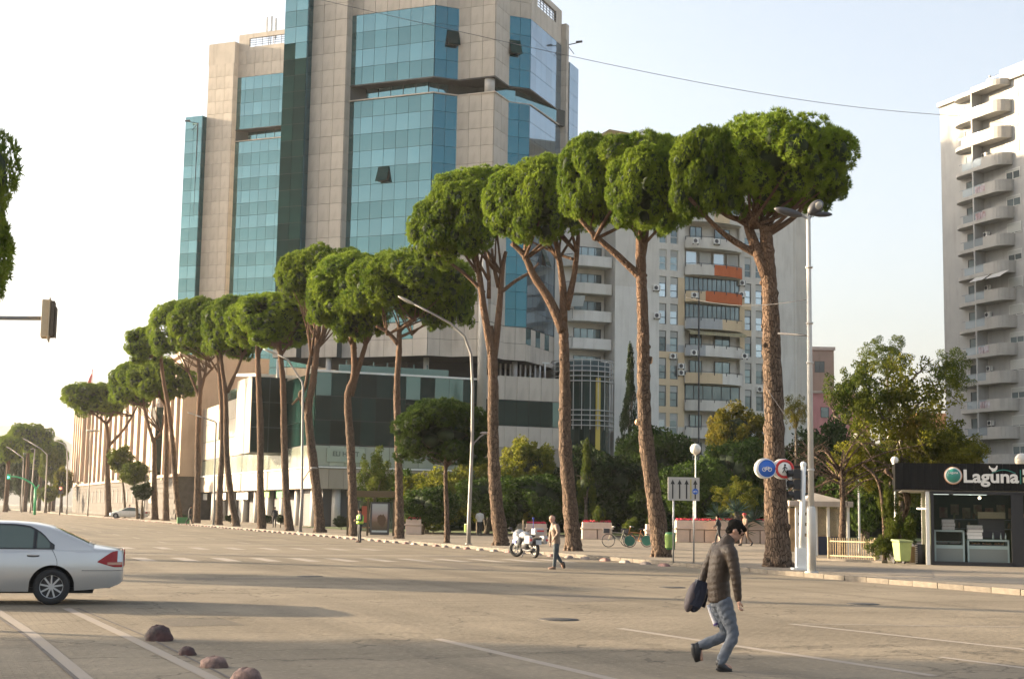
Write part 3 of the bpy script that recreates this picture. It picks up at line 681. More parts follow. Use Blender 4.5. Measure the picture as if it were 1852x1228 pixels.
# "BUSINESS" panel on the pale glass band
def text_mesh(txt, size, extr, m, name, parent, loc, rot, offset=0, align='CENTER', sx=1):
    cu = bpy.data.curves.new('t', 'FONT'); cu.body = txt; cu.size = size; cu.extrude = extr; cu.offset = offset; cu.align_x = align; cu.resolution_u = 3
    ob = bpy.data.objects.new('t', cu); col.objects.link(ob); dg = bpy.context.evaluated_depsgraph_get(); me = bpy.data.meshes.new_from_object(ob.evaluated_get(dg)); bpy.data.objects.remove(ob); bpy.data.curves.remove(cu)
    me.materials.clear(); me.materials.append(m)
    return link(name, me, parent, loc, rot, (sx, 1, 1))
sb = MB().box((3.0, -.12, 6.75), (3.6, .08, 1.3)).build('sign_board', mat('sign_olive', (.33, .38, .3), .6), pod)
text_mesh('ELI HOST', .62, .02, mat('sign_grey', (.1, .12, .1), .6), 'lettering', sb, (3.0, -.17, 6.65), (R(90), 0, 0), .01)

# ================================================================== round glass annex with louvre rings
cp = at(1052, 800, 143.5); cp.z = 0
cyl = thing('round_glass_building', 'round dark glass building ringed with louvres between the near tower and the flats', 'building', cp, R(PHI))
MB().cyl((0, 0, 0), (0, 0, 16.8), 2.75, n=40).build('wall', M_tealjoint, cyl)
for i in range(22):
    a = R(150+i*10.5); c_ = Vector((math.cos(a), math.sin(a)))*2.8
    for z_, h_ in ((0, 5.3), (5.4, 5.2), (10.7, 5.2)):
        key = ('cy', h_)
        if key not in PANEL: PANEL[key] = MB().box((0, 0, 0), (.48, .05, h_)).mesh('glass_pane', G_pod)
        o = link('glass_pane', PANEL[key], cyl, (c_.x, c_.y, z_+h_/2), (0, 0, a+math.pi/2))
MB().box((.4, -2.86, 8.4), (.5, .08, 13.5)).build('yellow_mullion', mat('yellow_strip', (.5, .38, .06), .5), cyl)
for z in (10.4, 10.9, 11.4, 11.9, 14.8, 15.3, 15.8, 16.3, 16.9):
    MB().torus((0, 0, z), 3.15, .06, 'Z', 40, 6).build('louvre_ring', M_steel, cyl)
mb = MB()
for i in range(12):
    a = R(180+i*16); mb.bar((3.05*math.cos(a), 3.05*math.sin(a), 10), (3.05*math.cos(a), 3.05*math.sin(a), 17), .06)
mb.build('louvre_post', M_steel, cyl)

# ================================================================== block of flats
M_flat = mat('flats_grey_render', (.6, .575, .52), .9, var=.06, scale=.5, bump=.1, dirt=.3)
M_flatw = mat('flats_pale_render', (.66, .645, .6), .9, var=.05, scale=.5, bump=.1, dirt=.3)
M_flatb = mat('flats_beige_paint', (.62, .49, .32), .9, var=.05, scale=.5, dirt=.25)
M_flato = mat('flats_orange_paint', (.5, .13, .045), .9, var=.07, scale=.8, dirt=.25)
M_flatd = mat('flats_blue_grey_paint', (.4, .42, .43), .9, var=.05, scale=.5, dirt=.25)
M_frd = mat('dark_window_frame', (.03, .035, .04), .5); M_frw = mat('white_window_frame', (.55, .55, .53), .5)
A0 = TS(at(1112, 600, 149.0))
fl = thing('apartment_block', 'grey block of flats with beige and orange painted patches behind the pines', 'apartment block', W(*A0), R(PHI))
FH = 2.94; ZB = 21.25-FH*7+.1   # window-top level of the lowest row
FLs = [k for k in range(13)]
def apx(px, py): # local x on front plane
    h = hit_s(px, py, A0[1]); return TS(h)[0]-A0[0], h.z
xa = lambda px: apx(px, 620)[0]
XR = xa(1396)
wins = []
for px0, px1 in ((1192, 1205), (1212, 1226), (1347, 1359), (1367, 1380)):
    wins.append((xa(px0), xa(px1)))
bx0, bx1 = xa(1238), xa(1338)
holes = []
for k in FLs:
    zt = ZB+FH*k
    for a, b in wins: holes.append((a, b, zt-2.25, zt))
    if True:
        holes.append((bx0, bx1, zt-1.45, zt+.25))
    else: holes.append((bx0+.4, bx1-.4, zt-1.45, zt+.1))
HT = 38.6
def flatmat(cx, cz):
    u = cx-bx0
    if 11.2 < cz < 18.9 and xa(1185) < cx < bx0+.2: return 1
    if 22 < cz < 27.3 and xa(1228) < cx < bx0+.4: return 1
    if 20.5 < cz < 26 and bx1-.3 < cx < xa(1362): return 1
    if cx < bx0 and 26 < cz: return 0
    if cx < xa(1188): return 4
    return 3 if 16 < cz < 20 and cx < bx0 else 0
mb = MB(); wallgrid(mb, (0, 0), (1, 0), XR, 0, HT, holes, .3, flatmat)
mats_f = [M_flat, M_flatb, M_flato, M_flatd, M_flatw]
mb.build('front_wall', mats_f, fl)
mb = MB(); mb.prism([(.02, 1.6), (bx0-.1, .5), (bx1+.1, .5), (XR, .31), (XR+5.2, .9), (XR+6.4, 2.2), (XR+6.4, 15), (.02, 15)], 0, HT-.02); mb.prism([(.02, .02), (.25, .02), (.25, 1.7), (.02, 1.7)], 0, HT-.02)
mb.build('wall', M_flat, fl)
# right plain part, turned slightly away
RP = (XR, 0); RD = Vector((xa(1446)-XR, .75)).normalized(); RL = (Vector((xa(1446)-XR, .75))).length
mb = MB(); wallgrid(mb, RP, RD, RL, 0, HT+.5, []); mb.build('side_wall', M_flatw, fl)
CP = Vector(RP)+RD*RL; CD = Vector((.72, .69)).normalized()
hs = [(.55, 1.3, ZB+FH*k-1.75, ZB+FH*k-.2) for k in FLs]
mb = MB(); wallgrid(mb, CP, CD, 2.3, 0, HT, hs, .25); mb.build('side_wall', M_flat, fl)
for k in FLs: window(fl, CP, CD, .925, ZB+FH*k-1.75, .74, 1.54, M_frd, G_win, 1, 2)
mb = MB(); mb.box((CP.x, CP.y, HT/2+.3), (.14, .14, HT)); mb.build('drainpipe', M_flatw, fl)
random.seed(5)
for k in FLs:
    zt = ZB+FH*k
    for i, (a, b) in enumerate(wins):
        old = k in (3, 4, 10, 11)
        g = G_winb if (k in (8, 9) or random.random() < .15) else G_win
        window(fl, (0, 0), (1, 0), (a+b)/2, zt-2.25, b-a, 2.25, M_frw if old else M_frd, g, 1, 3, blind=(random.choice([.3, .35, .3]), M_blind))
    # back wall of the loggia and its window
    style = ['win', 'win', 'win', 'win', 'win', 'glz2', 'open', 'awn', 'glz', 'glz', 'pan', 'win', 'glz'][k]
    wb = bx1-bx0
    if style in ('glz', 'glz2'):
        nn = 12 if style == 'glz' else 6
        window(fl, (0, -.0), (1, 0), (bx0+bx1)/2, zt-1.42, wb-.05, 1.64, M_frd, G_win, nn, 1, back=.05, ft=.07)
    elif style == 'pan':
        for i in range(4): window(fl, (0, 0), (1, 0), bx0+wb*(i+.5)/4, zt-1.4, wb/4-.35, 1.5, M_frw, G_winb if i % 2 == 0 else M_blind, 1, 1, back=.1)
    else:
        for u, w_ in ((.22, 1.5), (.7, 1.9)): window(fl, (0, 0), (1, 0), bx0+wb*u, zt-1.4, w_, 1.35, M_frd, G_win, 2, 1, back=.26)
    # balcony: curved parapet bulging forward
    if k in (0,): continue
    mb = MB(); n_ = 14; mo = []
    z_b, z_t = zt-2.62, zt-1.48
    arc = [(bx0-.1+(wb+.2)*i/n_, -.35-.95*math.sin(math.pi*i/n_)**.6) for i in range(n_+1)]
    for i in range(n_):
        (x0, y0), (x1, y1) = arc[i], arc[i+1]
        u = (i+.5)/n_
        if k == 10: mm = 2 if u > .4 else 0
        elif k == 9: mm = 2 if u > .3 else 1
        elif k == 8: mm = 3 if u < .56 else 1
        elif k == 7: mm = 3 if u < .3 else 4
        elif k == 6: mm = 1 if u < .56 else 4
        elif k == 12: mm = 1 if .45 < u < .7 else 0
        else: mm = 0
        zt_ = z_t if not (mm == 2) else z_t+.05
        mb.k = mm; mb.quad((x0, y0, z_b), (x1, y1, z_b), (x1, y1, zt_), (x0, y0, zt_)); mb.k = 0
        mb.quad((x0, y0, zt_), (x1, y1, zt_), (x1, y1+.12, zt_), (x0, y0+.12, zt_)); mb.quad((x0, y0+.12, z_b+.1), (x0, y0+.12, zt_), (x1, y1+.12, zt_), (x1, y1+.12, z_b+.1))
    mb.add([(x, y, z_b) for x, y in arc]+[(arc[-1][0], .3, z_b), (arc[0][0], .3, z_b)], [tuple(range(n_+3))[::-1]])
    mb.add([(x, y, z_b+.12) for x, y in arc]+[(arc[-1][0], .3, z_b+.12), (arc[0][0], .3, z_b+.12)], [tuple(range(n_+3))])
    b = mb.build('balcony', mats_f, fl)
    mb = MB()
    for i in range(n_): mb.bar((arc[i][0], arc[i][1], z_t+.12), (arc[i+1][0], arc[i+1][1], z_t+.12), .05)
    for i in range(0, n_+1, 3): mb.bar((arc[i][0], arc[i][1]-.03, z_t-.25), (arc[i][0], arc[i][1]-.03, z_t+.14), .06)
    mb.build('railing', M_frd, b)
    if style == 'awn':
        mb = MB()
        mb.add([(bx0-.05, -.1, zt+.35), (bx1+.05, -.1, zt+.35), (bx1+.05, -1.3, zt-.05), (bx0-.05, -1.3, zt-.05), (bx0-.05, -1.3, zt-.35), (bx1+.05, -1.3, zt-.35)], [(0, 1, 2, 3), (3, 2, 5, 4)])
        mb.build('awning', mat('striped_awning', (.42, .36, .2), .8, c2=(.2, .2, .15), scale=3, stretch=(6, .1, .1)), fl)
def aircon(root, x, y, z, rz=0):
    if 'ac' not in WCACHE:
        mb = MB(); mb.box((0, -.16, .28), (.8, .3, .56)); WCACHE['ac'] = mb.mesh('air_conditioner', M_white)
        mb = MB(); mb.cyl((-.12, -.33, .28), (-.12, -.315, .28), .22, n=16); mb.box((.31, -.318, .28), (.06, .01, .5)); mb.box((-.3, -.1, -.05), (.04, .25, .1)); mb.box((.3, -.1, -.05), (.04, .25, .1)); WCACHE['fan'] = mb.mesh('fan_grille', M_dark)
    o = link('air_conditioner', WCACHE['ac'], root, (x, y, z), (0, 0, rz)); link('fan_grille', WCACHE['fan'], o)
for px, py in ((1246, 440), (1284, 441), (1345, 447), (1244, 537), (1186, 521), (1187, 571), (1341, 512), (1340, 533), (1216, 644), (1243, 640), (1334, 646), (1231, 662), (1231, 674), (1373, 704)):
    x_, z_ = apx(px, py); inb = bx0 < x_ < bx1; aircon(fl, x_, -1.35 if inb else -.02, z_-.3)
dx_ = xa(1252); MB().box((dx_, -1.42, 13), (.13, .13, 26)).build('drainpipe', M_dark, fl)
# left stack of balconies, set back beside the plain wall
LB = thing('apartment_block', 'narrow stack of white rounded balconies on the left flank of the grey flats', 'apartment block', W(A0[0]-3.3, A0[1]+1.2), R(PHI))
mb = MB(); mb.prism([(-2.6, 1.2), (3.2, 1.2), (3.2, 12), (-2.6, 12)], 0, 33); mb.build('wall', M_flat, LB)
for k in range(11):
    zt = ZB+FH*k+.3; z_b = zt-2.75
    pl = [(-1.9, 1.2), (-1.9, .7), (-1.2, -.2), (0, -.55), (3.2, -.55), (3.2, 1.2)]
    mb = MB(); mb.prism(pl, z_b, z_b+.14)
    for (x0, y0), (x1, y1) in zip(pl[:-2], pl[1:-1]):
        if (x0, x1) == (-1.9, -1.9): continue
        mb.bar((x0, y0, z_b+.6), (x1, y1, z_b+.6), .1, 1.1)
    b = mb.build('balcony', M_flatw if k % 3 else M_flat, LB)
    mb = MB(); mb.bar((-1.2, -.25, z_b+1.25), (-1.9, .7, z_b+1.25), .05)
    for i in range(6): u = i/5; mb.bar((-1.2-.7*u, -.25+.95*u, z_b+.2), (-1.2-.7*u, -.25+.95*u, z_b+1.25), .03)
    mb.build('railing', M_frd, b)
    window(LB, (0, 1.15), (1, 0), 1.2, z_b+.4, 3.2, 2.0, M_frd, G_win, 4, 1, back=.02)
    if k in (4, 6): aircon(LB, 2.3, -.6, z_b+1.1)
    if k in (5, 8):
        mb = MB(); mb.add([(-1.6, .2, z_b+2.7), (.1, -.6, z_b+2.7), (-.6, -1.5, z_b+1.4), (-2.2, -.5, z_b+1.4)], [(0, 1, 2, 3)]); mb.build('awning', mat('grey_awning', (.33, .34, .3), .8), LB)
# penthouse and roof
px0, zp0 = apx(1075, 300); px1, _ = apx(1232, 300)
ph = MB(); ph.prism([(xa(1040), 3), (xa(1110), .4), (xa(1240), .4), (xa(1300), 3.5), (xa(1300), 14), (xa(1040), 14)], HT, 40.6)
ph.add([(xa(1070), 4, 40.6), (xa(1105), .8, 42.9), (xa(1235), .8, 42.5), (xa(1290), 3, 40.2), (xa(1290), 12, 40.2), (xa(1235), 12, 42.5), (xa(1105), 12, 42.9), (xa(1070), 12, 40.2)], [(0, 1, 6, 7), (1, 2, 5, 6), (2, 3, 4, 5), (0, 3, 2, 1), (7, 6, 5, 4)])
ph.build('penthouse', M_flatb, fl)
mb = MB(); mb.box((XR/2+2, -.05, HT+.1), (XR+5, .3, .5)); mb.build('cornice', M_flat, fl)
p = at(1162, 243, 154); tag(MB().ball((0, 0, 0), .55, 16, 8, (1, .35, 1)).build('satellite_dish', M_white, None, p), 'small round satellite dish on the roof of the flats', 'satellite dish')

# ================================================================== high-rise at the right edge
M_hr = mat('highrise_render', (.4, .395, .38), .9, c2=(.33, .33, .325), scale=.35, bump=.25, bscale=5, dirt=.3)
M_hrs = mat('highrise_balcony', (.38, .365, .34), .85, var=.06, scale=1, dirt=.3)
E0 = at(1706, 500, 165.0); et, es = TS(E0)
hr = thing('highrise_block', 'tall block of flats with stacked rounded balconies at the right edge', 'apartment block', W(et, es), R(PHI))
# local: front plane x = 0 facing left (-x); y runs away; wall goes from y=0 (far end) to y=-18 (near end)
mb = MB(); mb.prism([(0, 0), (14, 0), (14, -22), (0, -22)], 0, 50.6); mb.prism([(2, -8), (12, -8), (12, -20), (2, -20)], 50.6, 53); mb.build('wall', M_hr, hr)
mb = MB(); mb.box((-.1, -11, 50.7), (.5, 22.2, .5)); mb.box((7, .1, 50.7), (14, .3, .5)); mb.build('cornice', M_hrs, hr)
def hy(px, py): h = hit_t(px, py, et-.0); return TS(h)[1]-es, h.z
Hf = 3.03
ys0, ysep, ys1 = hy(1736, 300)[0], hy(1776, 300)[0], hy(1832, 300)[0]
zs_first = 50.6-.4
D_hr = (0, -1)
random.seed(3)
for k in range(16):
    zt = zs_first-Hf*k       # slab level
    if zt < 3: break
    def slab(y0, y1, dpt, nosefar, nosenear):
        P_ = [(0, y0)]; n_ = 6
        L_ = abs(y1-y0)
        if nosefar:
            for i in range(n_+1): a = math.pi/2*i/n_; P_.append((-dpt*math.sin(a), y0-min(1.9, L_*.6)*(1-math.cos(a))))
        else: P_.append((-dpt, y0))
        if nosenear:
            for i in range(n_+1): a = math.pi/2*(1-i/n_); P_.append((-dpt*math.sin(a), y1+min(1.5, L_*.4)*(1-math.cos(a))))
        else: P_ += [(-dpt, y1)]
        P_.append((0, y1)); return P_
    A_ = slab(ys0, ysep, 1.45, True, False); B_ = slab(ysep-.25, ys1, 1.6, False, True)
    mb = MB(); mb.prism(A_, zt-.22, zt); mb.prism(B_, zt-.22, zt)
    if k > 0:
        for (x0, y0), (x1, y1) in zip(A_[4:-1], A_[5:-1]):
            mb.bar((x0+.05, y0, zt+.08), (x1+.05, y1, zt+.08), .08, .2)
        nb_ = len(B_)
        seq = B_[1:-1]
        for i, ((x0, y0), (x1, y1)) in enumerate(zip(seq, seq[1:])):
            if i == 0:
                ym = y0+(y1-y0)*.45; mb.bar((x0+.05, y0, zt+.1), (x0+.05, ym, zt+.1), .08, .22); mb.bar((x0+.05, ym, zt+.55), (x1+.05, y1, zt+.55), .1, 1.12)
            else: mb.bar((x0+.05, y0, zt+.55), (x1+.05, y1, zt+.55), .1, 1.12)
    else:
        for (x0, y0), (x1, y1) in zip(B_[1:-1], B_[2:-1]): mb.bar((x0+.05, y0, zt+.2), (x1+.05, y1, zt+.2), .12, .5)
    b = mb.build('balcony', M_hrs, hr)
    mb = MB(); y_s, ym = ysep-.25, (ysep-.25)+(ys1+1.5-(ysep-.25))*.45
    if k > 0:
        mb.bar((-1.55, y_s, zt+1.08), (-1.55, ym, zt+1.08), .06)
        mb.box((-1.54, (y_s+ym)/2, zt+.62), (.03, abs(y_s-ym), .8)); mb.box((-1.36, (ys0-2+ysep)/2, zt+.6), (.03, abs(ys0-2-ysep), .8)); mb.bar((-1.38, ys0-1.5, zt+1.05), (-1.38, ysep, zt+1.05), .06)
        mb.build('railing', G_winb, b)
    MB().box((-.72, ysep-.12, zt-Hf/2), (1.5, .22, Hf-.0)).build('dividing_wall', M_hr, hr) if k < 15 else None
    # doors and windows behind
    if k > 0:
        window(hr, (0, 0), D_hr, -ysep-1.9, zt+.1, 1.5, 2.2, M_frd, G_win, 1, 1, back=-.03)
        window(hr, (0, 0), D_hr, -ys1-.2+.2, zt+1.1, 2.2, 1.2, M_frw, G_win, 2, 1, back=-.03, blind=(random.choice([.3, .45, .9]), M_blind))
        window(hr, (0, 0), D_hr, -ys1+4.0, zt+.9, 1.4, 1.4, M_frw, G_win, 1, 1, back=-.03)
    if k in (3, 6, 8, 9, 11, 13):
        aircon(hr, -.22, ysep-.9, zt+1.35, R(-90))
    if k in (4, 5, 10, 12):
        mb = MB()
        for i_ in range(4): mb.box((-1.62, ysep-.8-i_*.42, zt+.62-random.uniform(0, .12)), (.02, .34, .75))
        mb.build('laundry', mat('laundry_cloth', (.5, .5, .55), .8, c2=(.25, .12, .12), scale=1.5), b)
    if k == 7:
        for ya, yb in ((ysep-.4, ysep-2.6), (ysep-3.0, ysep-5.4)):
            mb = MB(); mb.add([(-1.3, ya, zt+.1-.2), (-1.3, yb, zt-.1), (-2.6, yb, zt-.9), (-2.6, ya, zt-.9)], [(0, 1, 2, 3)]); mb.build('awning', mat('pale_awning', (.5, .48, .44), .8), hr)
mb = MB(); mb.cyl((1.5, -7, 50), (1.5, -7, 52.6), .12); mb.box((1, -9, 52), (.06, 4, .06)); mb.build('roof_pipe', M_steel, hr)

# ================================================================== classical government-looking building at far left
M_cl = mat('pink_cream_stucco', (.4, .31, .24), .85, var=.06, scale=.4, dirt=.25)
M_cld = mat('grey_rusticated_stone', (.095, .085, .075), .9, var=.2, scale=1.5, bump=.4, rnd=.12)
M_clg = mat('grey_cream_stucco', (.36, .33, .28), .85, var=.06, scale=.4)
ct = 30.0
def clk(px, py): h = hit_t(px, py, ct); return TS(h)[1], h.z
sA, _ = clk(131, 900); sB, _ = clk(150, 900); sC, _ = clk(268, 900); sD, _ = clk(318, 900)
cz = clk(200, 745)[1]
cz = 22.5
cb = thing('classical_building', 'cream classical building with tall pilasters and a dark rusticated base at far left', 'government building', W(ct, sD), R(PHI))
Ls = sA-sD; lb = sB-sD; lc = sC-sD; la = Ls
mb = MB(); mb.prism([(1.2, 2), (30, 2), (30, la), (1.2, la)], 0, cz-1); mb.prism([(.02, la-22), (30, la-22), (30, la), (.02, la)], 5.6, cz); mb.prism([(.3, 0), (30, 0), (30, 14), (.3, 14)], 5.6, cz-1.2); mb.build('wall', M_cl, cb)
# rusticated base: separate stones
mb = MB(); mb.prism([(.1, .5), (29, .5), (29, la), (.1, la)], 0, 5.6); mb.build('base_wall', M_cld, cb)
bl = MB().box((0, 0, 0), (.14, 2.3, .6)).mesh('stone', M_cld); nst = 0; rest = MB()
for r in range(8):
    for i in range(int(la/2.4)):
        y = 1.2+i*2.4+(1.2 if r % 2 else 0)
        if y > la: continue
        if nst < 295: link('stone', bl, cb, (.06, y, .4+r*.68)); nst += 1
        else: rest.box((.06, y, .4+r*.68), (.14, 2.3, .6))
tag(rest.build('stone', M_cld, cb), kind='stuff')
for i in range(int((la-24)/6.2)): 
    y = 16+i*6.2; MB().plate([(-.7, 2.2), (.7, 2.2), (.7, 3.8), (.5, 4.3), (0, 4.5), (-.5, 4.3), (-.7, 3.8)], 0, .1).build('arched_window', M_black, cb, (-.06, y, 0), R(-90))
mb = MB(); mb.box((-.05, la/2, 5.75), (.5, la, .4)); mb.box((-.25, la-11, cz+.2), (1.0, 23, .7)); mb.box((.9, la/2-6, cz-.9), (.9, la-28, .6)); mb.box((.1, 7, cz-1.1), (.8, 14.5, .5)); mb.build('cornice', M_cl, cb)
pil = MB().box((0, 0, (cz-6)/2+5.9), (.9, 1.3, cz-7)).mesh('pilaster', M_cl)
for y in (la-2, la-6.5, la-11, la-15.5, la-20): link('pilaster', pil, cb, (-.3, y, 0))
np_ = 14
for i in range(np_):
    y = 15+(la-38)*i/(np_-1); link('pilaster', pil, cb, (1.0, y, -.6), scale=(.6, .7, .97))
    if i < np_-1:
        yy = y+(la-38)/(np_-1)/2
        for j in range(4): window(cb, (1.22, yy), (0, -1), 0, 7.0+j*3.6, 2.6, 2.7, M_frw, G_win, 2, 2, back=-.02, ft=.2)
for i in range(3): link('pilaster', pil, cb, (.1, 2.2+i*5, -.9), scale=(.5, .7, .96))
# cream building with brick-red panel between the classical building and the shops
nb = thing('beige_building', 'beige rendered building with a brick red strip right of the classical one', 'building', W(32.5, 208), R(PHI))
mb = MB(); mb.prism([(0, 0), (20, 0), (20, 22), (0, 22)], 0, 17.5); mb.build('wall', M_cl, nb)
MB().box((2.6, -.06, 9), (3.0, .14, 16)).build('brick_panel', mat('brick_red', (.36, .16, .11), .85, var=.15, scale=3), nb)
for j in range(4): window(nb, (0, 0), (1, 0), 5.6, 3+j*3.5, 1.5, 1.8, M_frw, G_win, 2, 1, back=-.02)
mb = MB(); mb.box((10, -.1, 17.6), (20.6, .6, .4)); mb.box((-.1, 11, 17.6), (.6, 22, .4)); mb.build('cornice', M_clg, nb)

# ================================================================== small distant buildings on the right
M_pink = mat('pink_render', (.62, .3, .3), .9, var=.06, scale=.6, dirt=.3)
M_brown = mat('brown_render', (.32, .25, .2), .9, var=.06, scale=.6, dirt=.3)
p = at(1478, 730, 190); b1 = thing('pink_building', 'low pink rendered building seen behind the tall lamp post', 'building', (p.x-4, 190, 0))
MB().prism([(0, 0), (11, 0), (11, 8), (0, 8)], 0, 18.3).build('wall', M_pink, b1)
MB().box((5.5, -.1, 18.4), (11.4, .5, .3)).build('cornice', M_pale, b1)
for i in range(3): window(b1, (0, 0), (1, 0), 2+i*3, 15, 1.1, 1.4, M_frd, G_win, 1, 1, back=-.02)
b2 = thing('brown_building', 'brown flat-roofed apartment building beyond the pink one', 'building', (p.x-9, 215, 0))
MB().prism([(0, 0), (17, 0), (17, 9), (0, 9)], 0, 27).build('wall', M_brown, b2)
MB().prism([(-.2, -.2), (17.2, -.2), (17.2, 9), (-.2, 9)], 27.01, 27.5).build('cornice', M_pale, b2)
for i in range(5): window(b2, (0, 0), (1, 0), 2+i*3.2, 23.6, 1.5, 1.7, M_frd, G_win, 2, 1, back=-.02)
for x_ in (6, 8.5): MB().box((x_, 2, 28.4), (.8, .8, 1.9)).build('chimney', M_pale, b2)
p = at(1725, 745, 240); b3 = thing('orange_building', 'orange topped building glimpsed through the tree beside the high-rise', 'building', (p.x-9, 240, 0))
MB().prism([(0, 0), (22, 0), (22, 9), (0, 9)], 0, 17).build('wall', M_pale, b3)
MB().prism([(3, .5), (21, .5), (21, 8), (3, 8)], 17, 19.6).build('top_storey', mat('orange_render', (.6, .3, .14), .9, var=.1, scale=1), b3)
for i in range(5): window(b3, (0, 0), (1, 0), 2+i*4.2, 13, 1.6, 1.7, M_frd, G_win, 2, 1, back=-.02)
# ================================================================== distant hill
mb = MB(); n_ = 40; V = []
for i in range(n_):
    x = -2600+i*75
    hgt = 45+165*math.exp(-((x+1260)/230)**2)+12*math.sin(i*.9)
    V += [(x, 3400, -5), (x, 3450, hgt*.5), (x, 3700, hgt), (x, 4200, 20)]
mb.add(V, [(4*i+j, 4*i+4+j, 4*i+5+j, 4*i+1+j) for i in range(n_-1) for j in range(3)], True)
tag(mb.build('hills', mat('hill_scrub', (.09, .1, .06), .95, var=.3, scale=.01)), kind='structure')
# flag
p = hit_t(168, 700, 50); fg = thing('flag', 'red flag on a leaning pole above the classical building', 'flag', (p.x, p.y, p.z-4))
MB().cyl((0, 0, -3), (-.5, 0, 10), .12, n=8).build('flagpole', M_red, fg)
mb = MB(); V = []
for i in range(7):
    u = i/6; V += [(-.3-.1*u-1.0*(1-u)*.3-.4*math.sin(u*5)*.3, .2*math.sin(u*6), 4.2+5.6*u), (-.3-(1-u)*1.9-.3, .3*math.sin(u*6+1), 3.4+5.4*u)]
mb.add(V, [(2*i, 2*i+2, 2*i+3, 2*i+1) for i in range(6)], True); mb.build('cloth', mat('flag_red', (.7, .08, .07), .7), fg)
# ================================================================== trees
def bark(name, a, b, sc=1.0, orange=None):
    m = bpy.data.materials.new(name); m.use_nodes = True; nt = m.node_tree; N = nt.nodes; L = nt.links; p = N['Principled BSDF']; p.inputs['Roughness'].default_value = .9; p.inputs['Specular IOR Level'].default_value = .2
    tc = N.new('ShaderNodeTexCoord'); mp = N.new('ShaderNodeMapping'); mp.inputs['Scale'].default_value = (1, 1, .33); L.new(tc.outputs['Object'], mp.inputs['Vector'])
    v = N.new('ShaderNodeTexVoronoi'); v.inputs['Scale'].default_value = 7*sc; v.feature = 'DISTANCE_TO_EDGE'; L.new(mp.outputs[0], v.inputs['Vector'])
    n = N.new('ShaderNodeTexNoise'); n.inputs['Scale'].default_value = 5*sc; n.inputs['Detail'].default_value = 8; L.new(mp.outputs[0], n.inputs['Vector'])
    r = N.new('ShaderNodeMapRange'); r.inputs[1].default_value = 0; r.inputs[2].default_value = .1; L.new(v.outputs['Distance'], r.inputs[0])
    x = N.new('ShaderNodeMix'); x.data_type = 'RGBA'; x.inputs['A'].default_value = a+(1,); x.inputs['B'].default_value = b+(1,); r2 = N.new('ShaderNodeMapRange'); r2.inputs[1].default_value = .35; r2.inputs[2].default_value = .65; L.new(n.outputs['Fac'], r2.inputs[0]); L.new(r2.outputs[0], x.inputs['Factor'])
    y = N.new('ShaderNodeMix'); y.data_type = 'RGBA'; y.inputs['A'].default_value = tuple(c*.4 for c in a)+(1,); L.new(x.outputs['Result'], y.inputs['B']); L.new(r.outputs[0], y.inputs['Factor'])
    out = y.outputs['Result']
    if orange:      # upper stems of stone pines are orange
        sx = N.new('ShaderNodeSeparateXYZ'); L.new(tc.outputs['Object'], sx.inputs[0]); r3 = N.new('ShaderNodeMapRange'); r3.inputs[1].default_value = 6.5; r3.inputs[2].default_value = 11; r3.inputs[4].default_value = .75; L.new(sx.outputs['Z'], r3.inputs[0])
        z = N.new('ShaderNodeMix'); z.data_type = 'RGBA'; L.new(out, z.inputs['A']); z.inputs['B'].default_value = orange+(1,); L.new(r3.outputs[0], z.inputs['Factor']); out = z.outputs['Result']
    L.new(out, p.inputs['Base Color'])
    ad = N.new('ShaderNodeMath'); ad.operation = 'MULTIPLY'; L.new(r.outputs[0], ad.inputs[0]); L.new(n.outputs['Fac'], ad.inputs[1])
    bu = N.new('ShaderNodeBump'); bu.inputs['Strength'].default_value = 1; bu.inputs['Distance'].default_value = .13; L.new(ad.outputs[0], bu.inputs['Height']); L.new(bu.outputs[0], p.inputs['Normal'])
    return m
M_bark = bark('pine_bark', (.1, .068, .048), (.2, .14, .098), 1.9, (.19, .112, .07))
M_bark2 = bark('grey_bark', (.12, .095, .07), (.24, .2, .15), 1.6)
M_cut = mat('cut_wood', (.6, .4, .25), .8)

def limb(mb, pts, rad, n=14, sub=6, rough=.06, knots=0):
    """tapered, slightly lumpy limb through the given points"""
    P = [Vector(p) for p in pts]; out = []; rr = []
    for i in range(len(P)-1):
        p0, p1, p2, p3 = P[max(i-1, 0)], P[i], P[i+1], P[min(i+2, len(P)-1)]
        for k in range(sub):
            t = k/sub
            out.append(.5*((2*p1)+(-p0+p2)*t+(2*p0-5*p1+4*p2-p3)*t*t+(-p0+3*p1-3*p2+p3)*t**3)); rr.append(rad[i]*(1-t)+rad[i+1]*t)
    out.append(P[-1]); rr.append(rad[-1])
    rr = [r*(1+random.uniform(-rough, rough)) for r in rr]
    mb.tube(out, rr, n, jit=rough*.8)
    for _ in range(int(knots*1.8)):
        i = random.randrange(2, len(out)-2); a = random.uniform(0, 6.28); d = Vector((math.cos(a), math.sin(a), .2)); mb.ball(out[i]+d*rr[i]*.85, rr[i]*.38, 8, 5)
    return out

